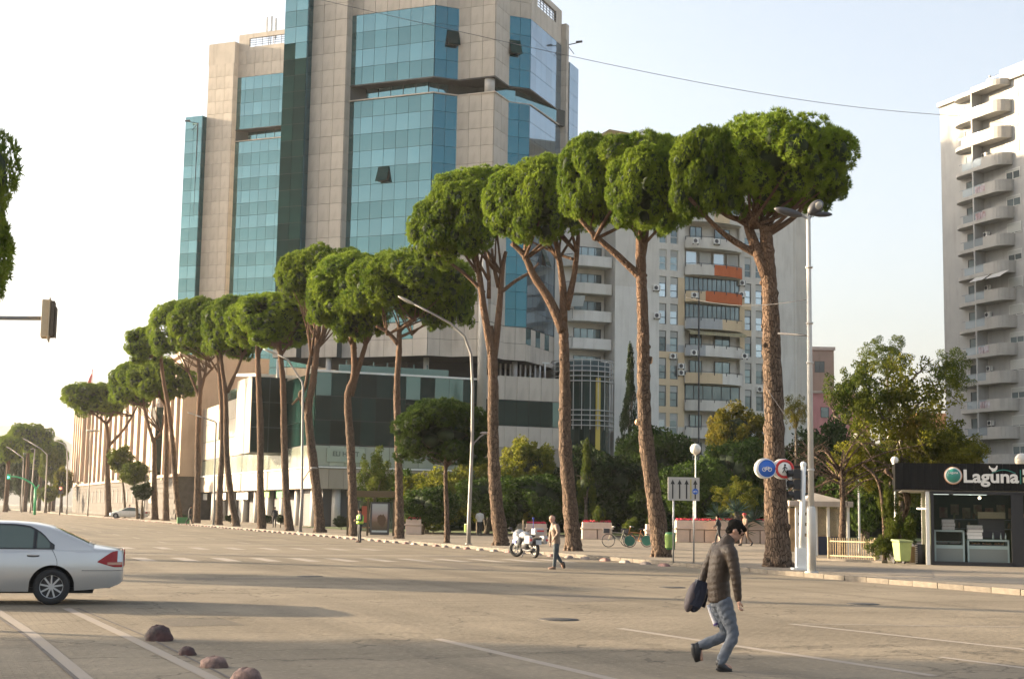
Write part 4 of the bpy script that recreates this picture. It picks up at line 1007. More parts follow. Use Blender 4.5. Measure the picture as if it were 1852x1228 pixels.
def needle_crown(seed, nclump=70, tufts=112, blades=18, flat=.62, L=.2, low=-.42):
    """unit umbrella crown: radius 1 in x,y, height .62 up and about .3 down; scaled when placed"""
    r = np.random.default_rng(seed); cs = []; k = 0
    wob = lambda a: 1+.12*math.sin(2*a+seed)+.09*math.sin(3*a+seed*2.1)+.05*math.sin(5*a+seed)
    while len(cs) < nclump and k < 6000:
        k += 1
        a = r.uniform(0, 2*math.pi); u = r.random()
        if u < .55: q = math.sqrt(r.random())*.8; z = flat*.8*math.sqrt(max(0, 1-(q/.98)**2.2))            # domed top
        elif u < .85: q = r.uniform(.72, .84); z = r.uniform(-.1, .32)*flat/.62                                       # rounded rim
        else: q = r.uniform(.25, .68); z = (-.04-.24*q*r.random())*flat/.62                                             # ragged underside
        f = wob(a); s = r.uniform(.12, .25); c = np.array([q*f*math.cos(a), q*f*math.sin(a), z+r.normal()*.03])
        if all(np.linalg.norm((c-c2)*[1, 1, 1.3]) > .125 for c2, _ in cs): cs.append((c, s))
    V = []; U = 3.0
    for c, s in cs:
        n = int(tufts*(s/.2)**2)
        d = r.standard_normal((n, 3)); d /= np.linalg.norm(d, axis=1)[:, None]
        out = c/(np.linalg.norm(c)+1e-6)
        d = d[(d@out > -.65)]; n = len(d)
        pc = c+d*s*r.uniform(.84, 1.04, (n, 1))*[1, 1, .85]; pr = r.uniform(.028, .05, (n, 1, 1))            # puffs of needles
        e = r.standard_normal((n, blades, 3)); e /= np.linalg.norm(e, axis=2)[..., None]; e = e+d[:, None, :]*.7+np.array([0, 0, .45]); e /= np.linalg.norm(e, axis=2)[..., None]
        b = pc[:, None, :]+e*pr*.25; w = np.cross(e, r.standard_normal((n, blades, 3))); w /= np.linalg.norm(w, axis=2)[..., None]; w *= (.04/U)
        V.append(np.stack([b-w*.5, b+w*.5, b+e*pr*r.uniform(.9, 1.5, (n, blades, 1))], 2).reshape(-1, 3))
    V = np.concatenate(V); F = np.arange(len(V)).reshape(-1, 3)
    me = np_mesh('pine_crown_%d' % seed, V, F, M_needle)
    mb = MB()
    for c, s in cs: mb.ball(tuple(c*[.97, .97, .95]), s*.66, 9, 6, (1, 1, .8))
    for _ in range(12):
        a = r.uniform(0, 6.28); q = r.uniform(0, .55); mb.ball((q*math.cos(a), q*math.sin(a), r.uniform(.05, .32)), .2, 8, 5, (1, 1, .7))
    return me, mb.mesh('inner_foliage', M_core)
CROWNS = [needle_crown(s) for s in (3, 8, 21, 34, 55)]
TALL = [needle_crown(s, flat=f_, nclump=92) for s, f_ in ((5, .95), (13, 1.1))]
def crown_fit(t, cx, cy, z0, z1, rx, ci, rot):
    ratio = (z1-z0)/rx; me, core = (CROWNS[ci % 5] if ratio < 1.3 else TALL[ci % 2])
    if me.name not in ZR: co = np.empty(len(me.vertices)*3, np.float32); me.vertices.foreach_get('co', co); zz = co[2::3]; ZR[me.name] = (float(np.percentile(zz, .3)), float(np.percentile(zz, 99.7)))
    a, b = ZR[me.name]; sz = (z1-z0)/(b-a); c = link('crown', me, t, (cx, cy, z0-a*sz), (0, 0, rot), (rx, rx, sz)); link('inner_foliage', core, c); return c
ZR = {}
def rel(px, py, D, base): return at(px, py, D)-base
def pine(label, base, D, trunk, rad, branches, crown, ci, bends=None, group='umbrella pines in the row along the kerb', cat='pine tree', name='umbrella_pine', knots=3, cut=None, n=14, extra=(), needles=None):
    """trunk/branches: pixel paths surveyed at distance D; crown = (px centre, py top, py bottom, px left, px right)"""
    b = at(*base, D); b.z = .1; t = thing(name, label, cat, b, 0, group)
    f = lambda q, dy=0: Vector((at(q[0], q[1], D)-b).to_tuple())+Vector((0, dy, 0))
    mb = MB(); pts = [Vector((0, 0, -.2)), Vector((0, 0, .25))]+[f(q) for q in trunk]
    rad *= .84; R_ = [rad*1.4, rad*1.12]+[rad*(1-.45*(i+1)/len(trunk)) for i in range(len(trunk))]
    o = limb(mb, pts, R_, n, 9, .075, knots)
    for i in range(7): a = i*.9+random.random(); mb.ball((math.cos(a)*rad*1.05, math.sin(a)*rad*1.05, 0), rad*.36, 8, 5, (1, 1, 1.5))
    mb.build('trunk', M_bark, t)
    for br in branches:
        r0 = br[0]; q = br[1:]; P = [f(p_[:2], p_[2] if len(p_) > 2 else 0) for p_ in q]; mb = MB()
        limb(mb, P, [rad*r0*(1-.55*i/(len(P)-1)) for i in range(len(P))], 10, 4, .05); mb.build('branch', M_bark, t)
    cx = (crown[3]+crown[4])/2; pz1, pz0 = f((cx, crown[1])), f((cx, crown[2])); px0, px1 = f((crown[3], (crown[1]+crown[2])/2)), f((crown[4], (crown[1]+crown[2])/2))
    rx = (px1.x-px0.x)/2; hz = pz1.z-pz0.z; rz_ = hz/(.66+.36); ctr = Vector(((px0.x+px1.x)/2, crown[5] if len(crown) > 5 else 0, pz0.z+.36*rz_))
    rx *= 1.04; crown_fit(t, ctr.x, ctr.y, pz0.z, pz1.z, rx, ci, ci*1.3)
    for (x0, x1, y0, y1, dy, cj) in extra:
        e0, e1 = f((x0, (y0+y1)/2)), f((x1, (y0+y1)/2)); w_ = (e1.x-e0.x)/2; h_ = (f((x0, y0)).z-f((x0, y1)).z)
        crown_fit(t, (e0.x+e1.x)/2, dy, e0.z-h_/2, e0.z+h_/2, w_, cj, cj)
    if needles:
        for c in list(col.objects):
            if c.parent == t and c.name.startswith('crown'): c.data = c.data.copy(); c.data.materials.clear(); c.data.materials.append(M_needle_shade)
    # fan of thin branches from the top of the trunk into the crown
    top = pts[-1]; mb = MB(); org = ([top] if ctr.z-rz_*.36-top.z < 1.6 or not branches else [])+[f(q_[-2][:2]) for q_ in branches if q_[0] >= .35]
    org = org or [top]
    for i in range(16):
        top = org[i % len(org)]; a = 6.283*i/9+random.uniform(-.3, .3); e = ctr+Vector((math.cos(a)*rx*random.uniform(.45, .8), math.sin(a)*rx*.62, rz_*random.uniform(-.22, .15))); m_ = (top+e)/2+Vector((random.uniform(-.3, .3), random.uniform(-.3, .3), random.uniform(-.5, .1)))
        limb(mb, [top-Vector((0, 0, .2)), m_, e], [rad*.24, rad*.13, rad*.05], 6, 3, .05)
    mb.build('branch', M_bark, t)
    if cut:
        for q, r_ in cut:
            w = f(q); c0 = min(o, key=lambda v: (v-w).length); dd = (w-c0); dd.y -= .15; dd.normalize(); mb = MB(); mb.cyl(c0, w, r_*1.2, r_, 10); mb.build('branch_stub', M_bark, t)
            M_ = dd.to_track_quat('Z', 'Y').to_matrix(); mb = MB(); mb.lathe([(.001, 0), (r_*.9, 0), (.001, .02)], w+dd*.01, 10, M_); mb.build('cut_face', M_cut, t)
    return t
pine('tallest and nearest umbrella pine, thick dark gnarled trunk beside the tall white lamp post', (1408, 1028), 47.2,
     [(1402, 900), (1400, 760), (1396, 640), (1393, 540), (1388, 470), (1385, 410)], .47,
     [(.62, (1388, 500), (1368, 450), (1356, 400, .5), (1345, 340, 1)), (.34, (1372, 462), (1330, 438), (1290, 415, -.5), (1240, 370, -1)), (.3, (1386, 425), (1420, 405), (1448, 380), (1460, 335)), (.3, (1358, 400), (1320, 385, .5), (1270, 340, 1))],
     (1400, 212, 378, 1262, 1538), 0, knots=9, n=18, extra=[(1212, 1345, 238, 400, -.5, 2), (1105, 1240, 250, 400, .9, 3), (1440, 1542, 255, 364, .6, 3), (1290, 1470, 213, 330, 1.2, 1)])
pine('second umbrella pine from the right, trunk leaning left behind the lane arrow sign', (1196, 1011), 56.0,
     [(1183, 900), (1168, 790), (1164, 680), (1163, 590), (1160, 500), (1158, 420)], .4,
     [(.5, (1162, 505), (1120, 465), (1075, 425), (1040, 385)), (.45, (1161, 470), (1168, 430), (1172, 395)), (.3, (1158, 430), (1140, 395), (1120, 370))],
     (1165, 249, 392, 1050, 1290), 1, knots=5, n=16, cut=[((1151, 763), .13), ((1178, 652), .16)], extra=[(1108, 1245, 262, 434, -1.5, 4), (1005, 1130, 248, 400, -.4, 0), (1195, 1300, 238, 380, .8, 3)])
pine('third umbrella pine from the right, trunk forking at mid height, behind the walking older man', (1037, 1000), 62.8,
     [(1030, 900), (1022, 800), (1022, 700), (1020, 620), (1018, 572)], .4,
     [(.72, (1019, 600), (995, 545), (966, 500), (948, 462), (925, 440)), (.6, (1019, 580), (1018, 520), (1010, 462), (1002, 420)), (.5, (1024, 560), (1038, 500), (1044, 450), (1046, 420)), (.22, (1040, 470), (1005, 455, .4), (960, 430, .8))],
     (1000, 286, 412, 915, 1085), 2, knots=4, cut=[((1023, 694), .1)], extra=[(1000, 1112, 248, 390, .8, 0), (922, 1056, 296, 446, -1.2, 3), (868, 985, 308, 430, -.2, 1)])
pine('fourth umbrella pine from the right, twin stems behind the parked police motorcycle', (906, 990), 70.5,
     [(897, 900), (892, 800), (892, 700), (890, 640), (885, 590)], .42,
     [(.62, (889, 640), (875, 560), (866, 490), (858, 450)), (.3, (876, 530), (840, 495), (800, 465), (775, 440)), (.55, (893, 650), (903, 560), (908, 490), (915, 455)), (.35, (902, 520), (893, 480), (890, 450)), (.3, (905, 530), (930, 510), (958, 490, .5), (975, 470, 1)), (.35, (884, 540), (884, 500), (878, 460))],
     (850, 304, 432, 782, 925), 3, knots=3, extra=[(734, 850, 362, 482, -.6, 1), (850, 985, 296, 420, .7, 2), (770, 900, 330, 468, -1.1, 4)])
pine('young pine with a thin trunk and dark round crown beside the curved arm lamp', (808, 986), 74.5,
     [(808, 930), (806, 880), (806, 835), (805, 800)], .17, [(.5, (806, 850), (812, 835), (818, 828))], (800, 722, 838, 718, 882), 4, knots=0, group='small pines', name='young_pine', needles='M_needled')
pine('umbrella pine with a dark broad crown right of the bus shelter', (722, 977), 84.0,
     [(722, 900), (720, 800), (718, 700), (722, 630), (722, 590)], .32, [(.6, (720, 622), (700, 600), (680, 590)), (.4, (722, 610), (745, 600), (775, 585)), (.4, (722, 600), (750, 575), (780, 565))],
     (745, 456, 568, 628, 858), 0, knots=2, extra=[(765, 858, 475, 592, .5, 2), (628, 720, 470, 560, -.5, 4)])
pine('umbrella pine standing behind the bus shelter and the police officer, kinked pale trunk', (640, 972), 89.0,
     [(638, 900), (634, 800), (629, 720), (640, 680), (640, 640), (638, 600)], .36, [(.7, (634, 715), (650, 660), (662, 620), (668, 590)), (.4, (640, 650), (636, 620), (630, 590))],
     (632, 460, 590, 556, 718), 1, knots=3, extra=[(604, 700, 520, 620, -1, 3), (554, 640, 492, 590, -.3, 0)])
pine('umbrella pine with a twisted trunk and crossing stems just left of the shelter pine', (578, 965), 100.5,
     [(574, 900), (562, 800), (558, 740), (566, 690), (572, 640), (576, 590)], .43, [(.5, (560, 760), (543, 715), (552, 700), (562, 640), (572, 590)), (.45, (566, 640), (580, 620), (590, 580)), (.3, (540, 720), (528, 732))],
     (590, 446, 545, 500, 682), 2, knots=4, extra=[(500, 575, 460, 548, -.5, 1)])
pine('slim umbrella pine directly left of the thin grey lamp post', (523, 962), 105.5,
     [(518, 900), (514, 800), (512, 700), (508, 650), (504, 615)], .36, [(.4, (510, 640), (525, 620), (545, 610)), (.35, (507, 640), (495, 620), (480, 605))],
     (505, 528, 628, 432, 578), 3, knots=2)
pine('straight umbrella pine in front of the white shop wall', (473, 958), 114.0,
     [(471, 880), (471, 780), (468, 700), (466, 640), (466, 605)], .38, [(.4, (468, 640), (480, 620), (500, 605))],
     (478, 533, 628, 416, 540), 4, knots=2)
pine('umbrella pine with a wide V fork, trunk slanting right at its base', (427, 953), 126.0,
     [(418, 900), (410, 820), (408, 720), (402, 670), (398, 635)], .36, [(.6, (411, 710), (428, 670), (440, 640), (452, 620)), (.4, (403, 670), (390, 640), (380, 620))],
     (410, 536, 645, 366, 476), 0, knots=2)
pine('umbrella pine close beside the V forked one, slender upright trunk', (396, 951), 133.0,
     [(398, 880), (402, 800), (400, 720), (396, 660), (396, 620)], .36, [(.4, (398, 680), (380, 650), (365, 630))],
     (362, 540, 642, 302, 422), 1, knots=2)
pine('umbrella pine with three rising stems beside the dark glass tower box', (355, 948), 145.0,
     [(357, 880), (358, 800), (360, 740), (362, 700), (358, 650)], .42, [(.5, (362, 710), (372, 670), (372, 640)), (.4, (361, 720), (340, 670), (326, 640)), (.4, (363, 690), (385, 665), (400, 650))],
     (322, 546, 642, 272, 374), 2, knots=2)
pine('umbrella pine with a long thin leaning stem left of the three stemmed one', (325, 946), 152.0,
     [(318, 880), (312, 800), (305, 740), (296, 690), (290, 640)], .38, [], (262, 590, 660, 228, 300), 3, knots=1)
pine('umbrella pine with a broad low crown over the beige building', (300, 943), 164.0,
     [(300, 880), (301, 800), (300, 740), (298, 710)], .42, [(.5, (300, 745), (310, 715), (318, 700)), (.5, (300, 735), (285, 712), (275, 700))],
     (292, 648, 722, 238, 350), 4, knots=1)
pine('umbrella pine with a Y forked trunk before the lit end of the classical building', (280, 942), 172.0,
     [(279, 880), (279, 820), (278, 792)], .45, [(.6, (278, 800), (266, 760), (260, 730), (262, 705)), (.5, (278, 795), (292, 780), (296, 750))],
     (238, 655, 732, 198, 285), 0, knots=1)
pine('farthest umbrella pine of the row with a wide spreading low fork at far left', (196, 936), 208.0,
     [(195, 880), (194, 830), (196, 800), (192, 765)], .55, [(.5, (198, 805), (225, 775), (240, 750), (250, 730)), (.45, (192, 770), (205, 745), (215, 730)), (.4, (192, 765), (165, 745), (140, 730))],
     (168, 692, 752, 112, 232), 1, knots=1, extra=[(200, 250, 660, 720, 0, 3)])
# pine at the left edge of the frame, standing just outside it, and its neighbours along the near side of the street
def free_pine(label, x, y, h, cr, ch, ci, group, name='umbrella_pine', r=.42, lean=0, lowcr=None):
    t = thing(name, label, 'pine tree', (x, y, 0), 0, group); mb = MB()
    limb(mb, [(0, 0, -.2), (0, 0, .4), (.1+lean*.3, 0, h*.35), (lean*.7, .1, h*.65), (lean, 0, h-ch*.75)], [r*1.3, r*1.05, r*.9, r*.75, r*.55], 14, 6, .05, 3); mb.build('trunk', M_bark, t)
    me, core = CROWNS[ci % 5]; c = link('crown', me, t, (lean, 0, h-ch*.66), (0, 0, ci*1.7), (cr, cr, ch/.93)); link('inner_foliage', core, c)
    return t
free_pine('dark pine whose crown hangs into the photo at the upper left edge', -22.1, 50, 15.7, 4.0, 7.2, 2, None, r=.45)
g = 'pines of the near side of the street, outside the left edge'
for i, (x, y, h) in enumerate(((-48, 29.6, 14.6), (-51, 49.2, 12.5), (-34, 41.5, 15.5), (-47, 64, 14.5))):
    free_pine(['umbrella pine outside the left edge whose shadow falls across the foreground', 'small umbrella pine outside the left edge, its thin shadow in the middle of the road', 'umbrella pine outside the left edge nearest the car', 'umbrella pine outside the left edge, farthest down the street'][i], x, y, h, (5.2, 2.3, 4.2, 3.2)[i], (4.6, 2.4, 4, 3)[i], i, g)
# pines and dense trees far down the street at left
far_g = 'pines far down the street at left'
for i, (px, pyt, D, wpx, ph, lb) in enumerate(((45, 770, 325, 88, 50, 'broad rounded pine far down the street at left, tallest against the sky'), (10, 792, 300, 50, 46, 'pine at the far left edge under the overhead signal'), (96, 800, 345, 46, 44, 'pine between the tall broad one and the classical building'), (70, 812, 350, 60, 40, 'pine half hidden behind the far street lamps'))):
    p = at(px, 915, D); h = at(px, pyt, D).z; cr = wpx/2572*D/2
    free_pine(lb, p.x, p.y, h, cr, ph/2572*D, i+1, far_g, r=.5)
# ------------------------------------------------------------------ broadleaf trees and shrubs
def leaf_blob(seed, nclump, leaves, size, flat=.8, hollow=.35, sp=.3, cone=0, clump=.3):
    r = np.random.default_rng(seed); V = []
    for _ in range(nclump):
        d = r.standard_normal(3); d /= np.linalg.norm(d); rr = r.uniform(hollow, .86)
        c = d*rr
        if cone:
            z = r.uniform(-.95, .98); w = (1-z)/2*.95; a = r.uniform(0, 6.28); c = np.array([w*math.cos(a)*r.uniform(.5, 1), w*math.sin(a)*r.uniform(.5, 1), z])
        s = clump*r.uniform(.5, 1.1)
        n = max(6, int(leaves*s/clump)); q = r.standard_normal((n, 3)); q /= np.linalg.norm(q, axis=1)[:, None]; ctr = c+q*s*(r.uniform(.3, 1, (n, 1))**.6)
        ctr[:, 2] *= flat
        nn = r.standard_normal((n, 3)); nn /= np.linalg.norm(nn, axis=1)[:, None]; u = np.cross(nn, r.standard_normal((n, 3))); u /= np.linalg.norm(u, axis=1)[:, None]; w = np.cross(nn, u)
        l = size*r.uniform(.6, 1.3, (n, 1))
        V.append(np.stack([ctr-u*l, ctr+w*l*.5, ctr+u*l, ctr-w*l*.5], 1).reshape(-1, 3))
    V = np.concatenate(V); return np_mesh('leaf_crown_%d' % seed, V, np.arange(len(V)).reshape(-1, 4), None)
LB_ = {}
def leafmesh(kind, m):
    if (kind, m.name) not in LB_:
        spec = {'dense': (101, 105, 200, .048, .85, .45, .3, 0, .27), 'dense2': (102, 90, 210, .05, .8, .5, .3, 0, .3), 'loose': (103, 85, 150, .034, .9, .3, .3, 0, .2), 'cone': (104, 80, 150, .038, 1, .3, .3, 1, .2), 'shrub': (105, 40, 150, .07, .8, .4, .3, 0, .34), 'sparse': (106, 120, 110, .024, .9, .25, .3, 0, .16)}[kind]
        if kind not in LB_: LB_[kind] = leaf_blob(*spec)
        me = LB_[kind].copy(); me.materials.clear(); me.materials.append(m); LB_[(kind, m.name)] = me
    return LB_[(kind, m.name)]
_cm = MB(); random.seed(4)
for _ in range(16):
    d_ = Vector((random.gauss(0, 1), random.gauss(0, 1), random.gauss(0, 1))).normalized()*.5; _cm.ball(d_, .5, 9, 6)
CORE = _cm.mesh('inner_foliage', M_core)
def tree(label, base, crown, kind, m, D=None, cat='tree', group=None, tr=.16, name='leafy_tree', core=.62, trunkm=None, zb=.13, depth=None, stems=1):
    """base=(px,py or None,D); crown=(px0,px1,py0,py1)"""
    if D is None: b = G(base[0], base[1], zb); D = b.y
    else: b = at(base[0], 900, D); b.z = zb
    t = thing(name, label, cat, b, 0, group)
    x0, x1 = at(crown[0], crown[2], D), at(crown[1], crown[2], D); z1 = at((crown[0]+crown[1])/2, crown[2], D).z; z0 = at((crown[0]+crown[1])/2, crown[3], D).z; z0 = max(z0, .1)
    c = Vector(((x0.x+x1.x)/2-b.x, 0, (z0+z1)/2-b.z)); sx = (x1.x-x0.x)/2; sz = (z1-z0)/2
    mb = MB()
    for i in range(stems):
        o_ = Vector((random.uniform(-.3, .3), random.uniform(-.2, .2), 0))*(stems > 1)
        limb(mb, [o_+Vector((0, 0, -.1)), o_+Vector((c.x*.3, 0, max(.3, (z0-b.z)*.6))), c+o_*2+Vector((0, 0, -sz*.3))], [tr*1.2, tr, tr*.4], 8, 4, .06)
        for k in range(4):
            a = k*1.6+random.random(); e = c+Vector((math.cos(a)*sx*.6, math.sin(a)*sx*.5, sz*random.uniform(-.2, .25))); limb(mb, [c+Vector((0, 0, -sz*.7)) if z0 > 1 else Vector((0, 0, .3)), (c+e)/2, e], [tr*.5, tr*.3, tr*.12], 6, 3, .05)
    mb.build('trunk', trunkm or M_bark2, t)
    cr = link('crown', leafmesh(kind, m), t, c, (0, 0, random.random()*6), (sx, depth or sx, sz))
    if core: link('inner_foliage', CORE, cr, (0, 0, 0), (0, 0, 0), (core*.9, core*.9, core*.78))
    return t
gt = 'leafy trees filling the park behind the planters'
T_ = [
 ('loose pale green tree over the bus shelter roof', (668, None), (640, 722, 795, 925), 'loose', M_leaf, 104, .15, 0),
 ('yellow green bushy tree between the shelter pine and the young pine', (770, None), (715, 850, 835, 968), 'dense', M_leafy, 108, .2, .6),
 ('dark green round tree behind the young pine', (760, None), (720, 832, 868, 962), 'dense2', M_park, 100, .2, .7),
 ('tree with autumn yellow top left of the fourth pine trunk', (868, None), (818, 912, 800, 950), 'dense', M_leafy, 110, .2, .55),
 ('low dark spreading tree behind the man in white', (880, None), (820, 960, 850, 945), 'dense2', M_park, 104, .2, .72),
 ('yellow green tree right of the fourth pine trunk', (950, None), (900, 1010, 780, 900), 'dense', M_leafy, 112, .2, .6),
 ('wide dark tree with low crown behind the motorcycle', (965, None), (890, 1045, 845, 960), 'dense2', M_park, 101, .2, .72),
 ('upright yellowish poplar between the third and second pines', (1060, None), (1032, 1090, 800, 940), 'cone', M_leaf, 100, .15, .4),
 ('very dark tall tree in front of the round glass building', (1085, None), (1000, 1165, 790, 950), 'dense', M_leafd, 112, .25, .75),
 ('dark broad tree behind the second pine trunk', (1180, None), (1110, 1262, 750, 930), 'dense2', M_park, 116, .25, .75),
 ('deep green tree behind the globe lamp', (1255, None), (1185, 1330, 815, 950), 'dense', M_park, 100, .25, .75),
 ('tree with bright yellow green top in front of the flats', (1325, None), (1272, 1395, 718, 860), 'dense', M_leafo, 108, .2, .62),
 ('dark rounded tree left of the nearest pine trunk', (1340, None), (1262, 1402, 775, 935), 'dense2', M_park, 104, .22, .72),
 ('small yellow leaved shrub tree above the palm', (1330, None), (1280, 1385, 852, 945), 'loose', M_leafy, 92, .12, .35),
 ('dark mass of tree right of the nearest pine trunk', (1480, None), (1415, 1560, 735, 960), 'dense', M_leafd, 96, .25, .6),
 ('dark green tree behind the wooden fence', (1560, None), (1480, 1660, 780, 1000), 'dense2', M_park, 82, .25, .65),
 ('low dark tree behind the kiosk roof', (1720, None), (1630, 1782, 770, 900), 'dense', M_leafo, 78, .2, .55),
]
for lb, bp, cr, kd, m, D, tr, co in T_: tree(lb, bp, cr, kd, m, D, group=gt, tr=tr, core=co)
# cypress-like thin conifer against the flats
tree('slender half bare dark conifer climbing against the pale wall of the flats', (1142, None), (1112, 1168, 630, 830), 'cone', M_leafd, 120, name='conifer', core=0, tr=.16)
tree('bare orange twigged tree between the nearest pine and the lamp post', (1440, None), (1408, 1470, 700, 790), 'sparse', M_leafo, 90, core=0, tr=.1)
# the big airy tree beside the kiosk
bt = tree('tall airy yellowing tree with open crown left of the high-rise', (1622, None), (1500, 1768, 600, 905), 'sparse', M_leafy, 62, core=0, tr=.12, name='airy_tree', zb=.12)
def tr_part(parent, D, crown, kind, m, dy=0):
    b = parent.location; x0, x1 = at(crown[0], crown[2], D), at(crown[1], crown[2], D); z1 = at(crown[0], crown[2], D).z; z0 = at(crown[0], crown[3], D).z
    return link('crown', leafmesh(kind, m), parent, ((x0.x+x1.x)/2-b.x, dy, (z0+z1)/2-b.z), (0, 0, random.random()*6), ((x1.x-x0.x)/2, (x1.x-x0.x)/2, (z1-z0)/2))
for cr, kd, m in (((1545, 1660, 585, 700), 'sparse', M_leaf), ((1475, 1600, 640, 790), 'loose', M_leaf), ((1590, 1700, 720, 830), 'sparse', M_leafo), ((1660, 1765, 612, 740), 'sparse', M_leaf), ((1480, 1620, 760, 900), 'loose', M_leafy), ((1640, 1780, 750, 870), 'loose', M_leafy), ((1540, 1700, 820, 930), 'loose', M_leaf)):
    tr_part(bt, 62, cr, kd, m, random.uniform(-1, 1))
mb = MB(); rb = lambda q, dy=0: at(q[0], q[1], 62)-bt.location+Vector((0, dy, 0))
for P in ([(1612, 900), (1610, 760), (1608, 680), (1606, 640)], [(1610, 820), (1650, 745), (1700, 705), (1745, 730)], [(1611, 780), (1580, 720), (1548, 680)], [(1610, 740), (1640, 700), (1665, 672)], [(1610, 850), (1570, 790), (1510, 750)], [(1612, 860), (1660, 800), (1720, 790)]):
    limb(mb, [rb(q, i*.15) for i, q in enumerate(P)], [.09, .06, .035, .012][:len(P)], 8, 4, .05)
    for i in range(5):
        u = random.uniform(.3, 1)*(len(P)-1); k = min(int(u), len(P)-2); a = rb(P[k]).lerp(rb(P[k+1]), u-k); e = a+Vector((random.uniform(-.8, .8), random.uniform(-.6, .6), random.uniform(.1, .6))); limb(mb, [a, (a+e)/2+Vector((0, 0, .1)), e], [.04, .025, .01], 5, 3, .05)
mb.build('branch', M_bark2, bt)
# ivy-clad tree right beside the kiosk
iv = tree('ivy covered short tree with forked reddish trunk left of the kiosk', (1640, 1022), (1590, 1665, 905, 1015), 'loose', M_leaf, 54.5, core=0, tr=.1, name='ivy_tree', zb=.12)
mb = MB(); b_ = iv.location
for P, r_ in (([(1628, 1018), (1622, 960), (1640, 920), (1632, 880), (1600, 850)], .13), ([(1640, 925), (1644, 905), (1640, 880)], .08), ([(1600, 1015), (1598, 940), (1588, 870), (1560, 840)], .08)):
    limb(mb, [at(q[0], q[1], 54.5)-b_ for q in P], [r_*(1-.5*i/len(P)) for i in range(len(P))], 10, 5, .06)
mb.build('branch', M_bark, iv)
for cr in ((1585, 1625, 860, 950), (1560, 1620, 960, 1015), (1590, 1630, 930, 1020)): tr_part(iv, 54.5, cr, 'loose', M_leaf)
# bare reddish twigs hanging between lamp post and airy tree
def twigs(label, px, D, top, spread, n, seed):
    random.seed(seed); b = at(px, 900, D); b.z = .1; t = thing('bare_tree', label, 'tree', b); mb = MB(); h = at(px, top, D).z
    limb(mb, [(0, 0, 0), (.1, 0, h*.4), (0, 0, h*.6)], [.16, .12, .08], 8, 4)
    for i in range(n):
        a = random.uniform(0, 6.28); L_ = random.uniform(.5, 1)*spread; s = Vector((0, 0, h*random.uniform(.4, .65))); m_ = s+Vector((math.cos(a)*L_*.6, math.sin(a)*L_*.4, random.uniform(.3, 1.2))); e = m_+Vector((math.cos(a)*L_*.6, math.sin(a)*L_*.3, random.uniform(-1.4, .6)))
        limb(mb, [s, m_, e], [.05, .03, .012], 5, 4)
        for k in range(6):
            q = m_.lerp(e, random.random()); r_ = q+Vector((random.uniform(-.8, .8), random.uniform(-.5, .5), random.uniform(-.5, .6))); mb.tube([q, r_], [.014, .006], 4)
    mb.build('trunk', M_bark, t); return t
twigs('leafless tree with tangled reddish twigs right of the tall lamp post', 1520, 60, 755, 3.2, 26, 4)
twigs('leafless twiggy tree close behind the tall lamp post', 1470, 66, 790, 2.2, 16, 9)
# small street trees at far left
tree('small round topped street tree beside the farthest row pine', (228, None), (193, 246, 800, 862), 'dense', M_leaf, 190, core=.7, name='street_tree')
tree('small street tree with low leafy crown before the rusticated base', (250, None), (216, 272, 828, 884), 'dense2', M_leaf, 180, core=.7, name='street_tree')
tree('dark little street tree beside the far white car', (258, None), (236, 282, 868, 908), 'dense', M_leafd, 172, core=.7, name='street_tree')
far_t = [(40, 20, 60, 812, 905, 'dense', M_leafd, 340), (90, 72, 122, 795, 885, 'dense2', M_leaf, 320), (112, 96, 134, 838, 905, 'dense', M_leafy, 300), (84, 66, 105, 872, 915, 'shrub', M_leaf, 290), (20, -20, 42, 800, 915, 'dense2', M_leafd, 360), (60, 40, 88, 830, 915, 'dense', M_leafd, 365)]
lbs = ['dark leafy tree under the far pines', 'mid green tree touching the classical building end', 'yellow green tree at the foot of the classical building end', 'low light green bush near the green signal mast', 'dark tree at the extreme left far end of the street', 'dark tree behind the green signal mast']
for (px, a, b, c, d, kd, m, D), lb in zip(far_t, lbs): tree(lb, (px, None), (a, b, c, d), kd, m, D, core=.75, tr=.3, group='trees at the far end of the street')
tree('thin pointed dark cypress against the distant hill', (93, None), (88, 99, 776, 850), 'cone', M_leafd, 350, core=.3, name='cypress')
# dark hedge mass closing the park behind the trees: many overlapping shrubs as one planting
mb = MB(); r = np.random.default_rng(9); V = []
base_me = leafmesh('shrub', M_park); nv = len(base_me.vertices); co = np.empty(nv*3, dtype=np.float32); base_me.vertices.foreach_get('co', co); co = co.reshape(-1, 3)
for i in range(1, 30):
    px = 655+i*38; p = at(px, 900, 122+r.uniform(-3, 3)); s = r.uniform(2.4, 3.6)
    V.append(co*[s, s, s*.9]+[p.x, p.y, 2.2+r.uniform(-.3, .9)])
V = np.concatenate(V); o = link('shrubbery', np_mesh('shrubbery', V, np.arange(len(V)).reshape(-1, 4), M_park)); tag(o, 'dark continuous shrubbery closing the back of the park', 'shrubbery', kind='stuff')
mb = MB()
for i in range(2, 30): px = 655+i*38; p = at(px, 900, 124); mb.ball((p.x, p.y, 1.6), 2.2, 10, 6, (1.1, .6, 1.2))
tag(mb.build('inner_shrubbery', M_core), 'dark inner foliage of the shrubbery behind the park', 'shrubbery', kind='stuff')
# ================================================================== street furniture
def gz(px, py, z=.12): return G(px, py, z)
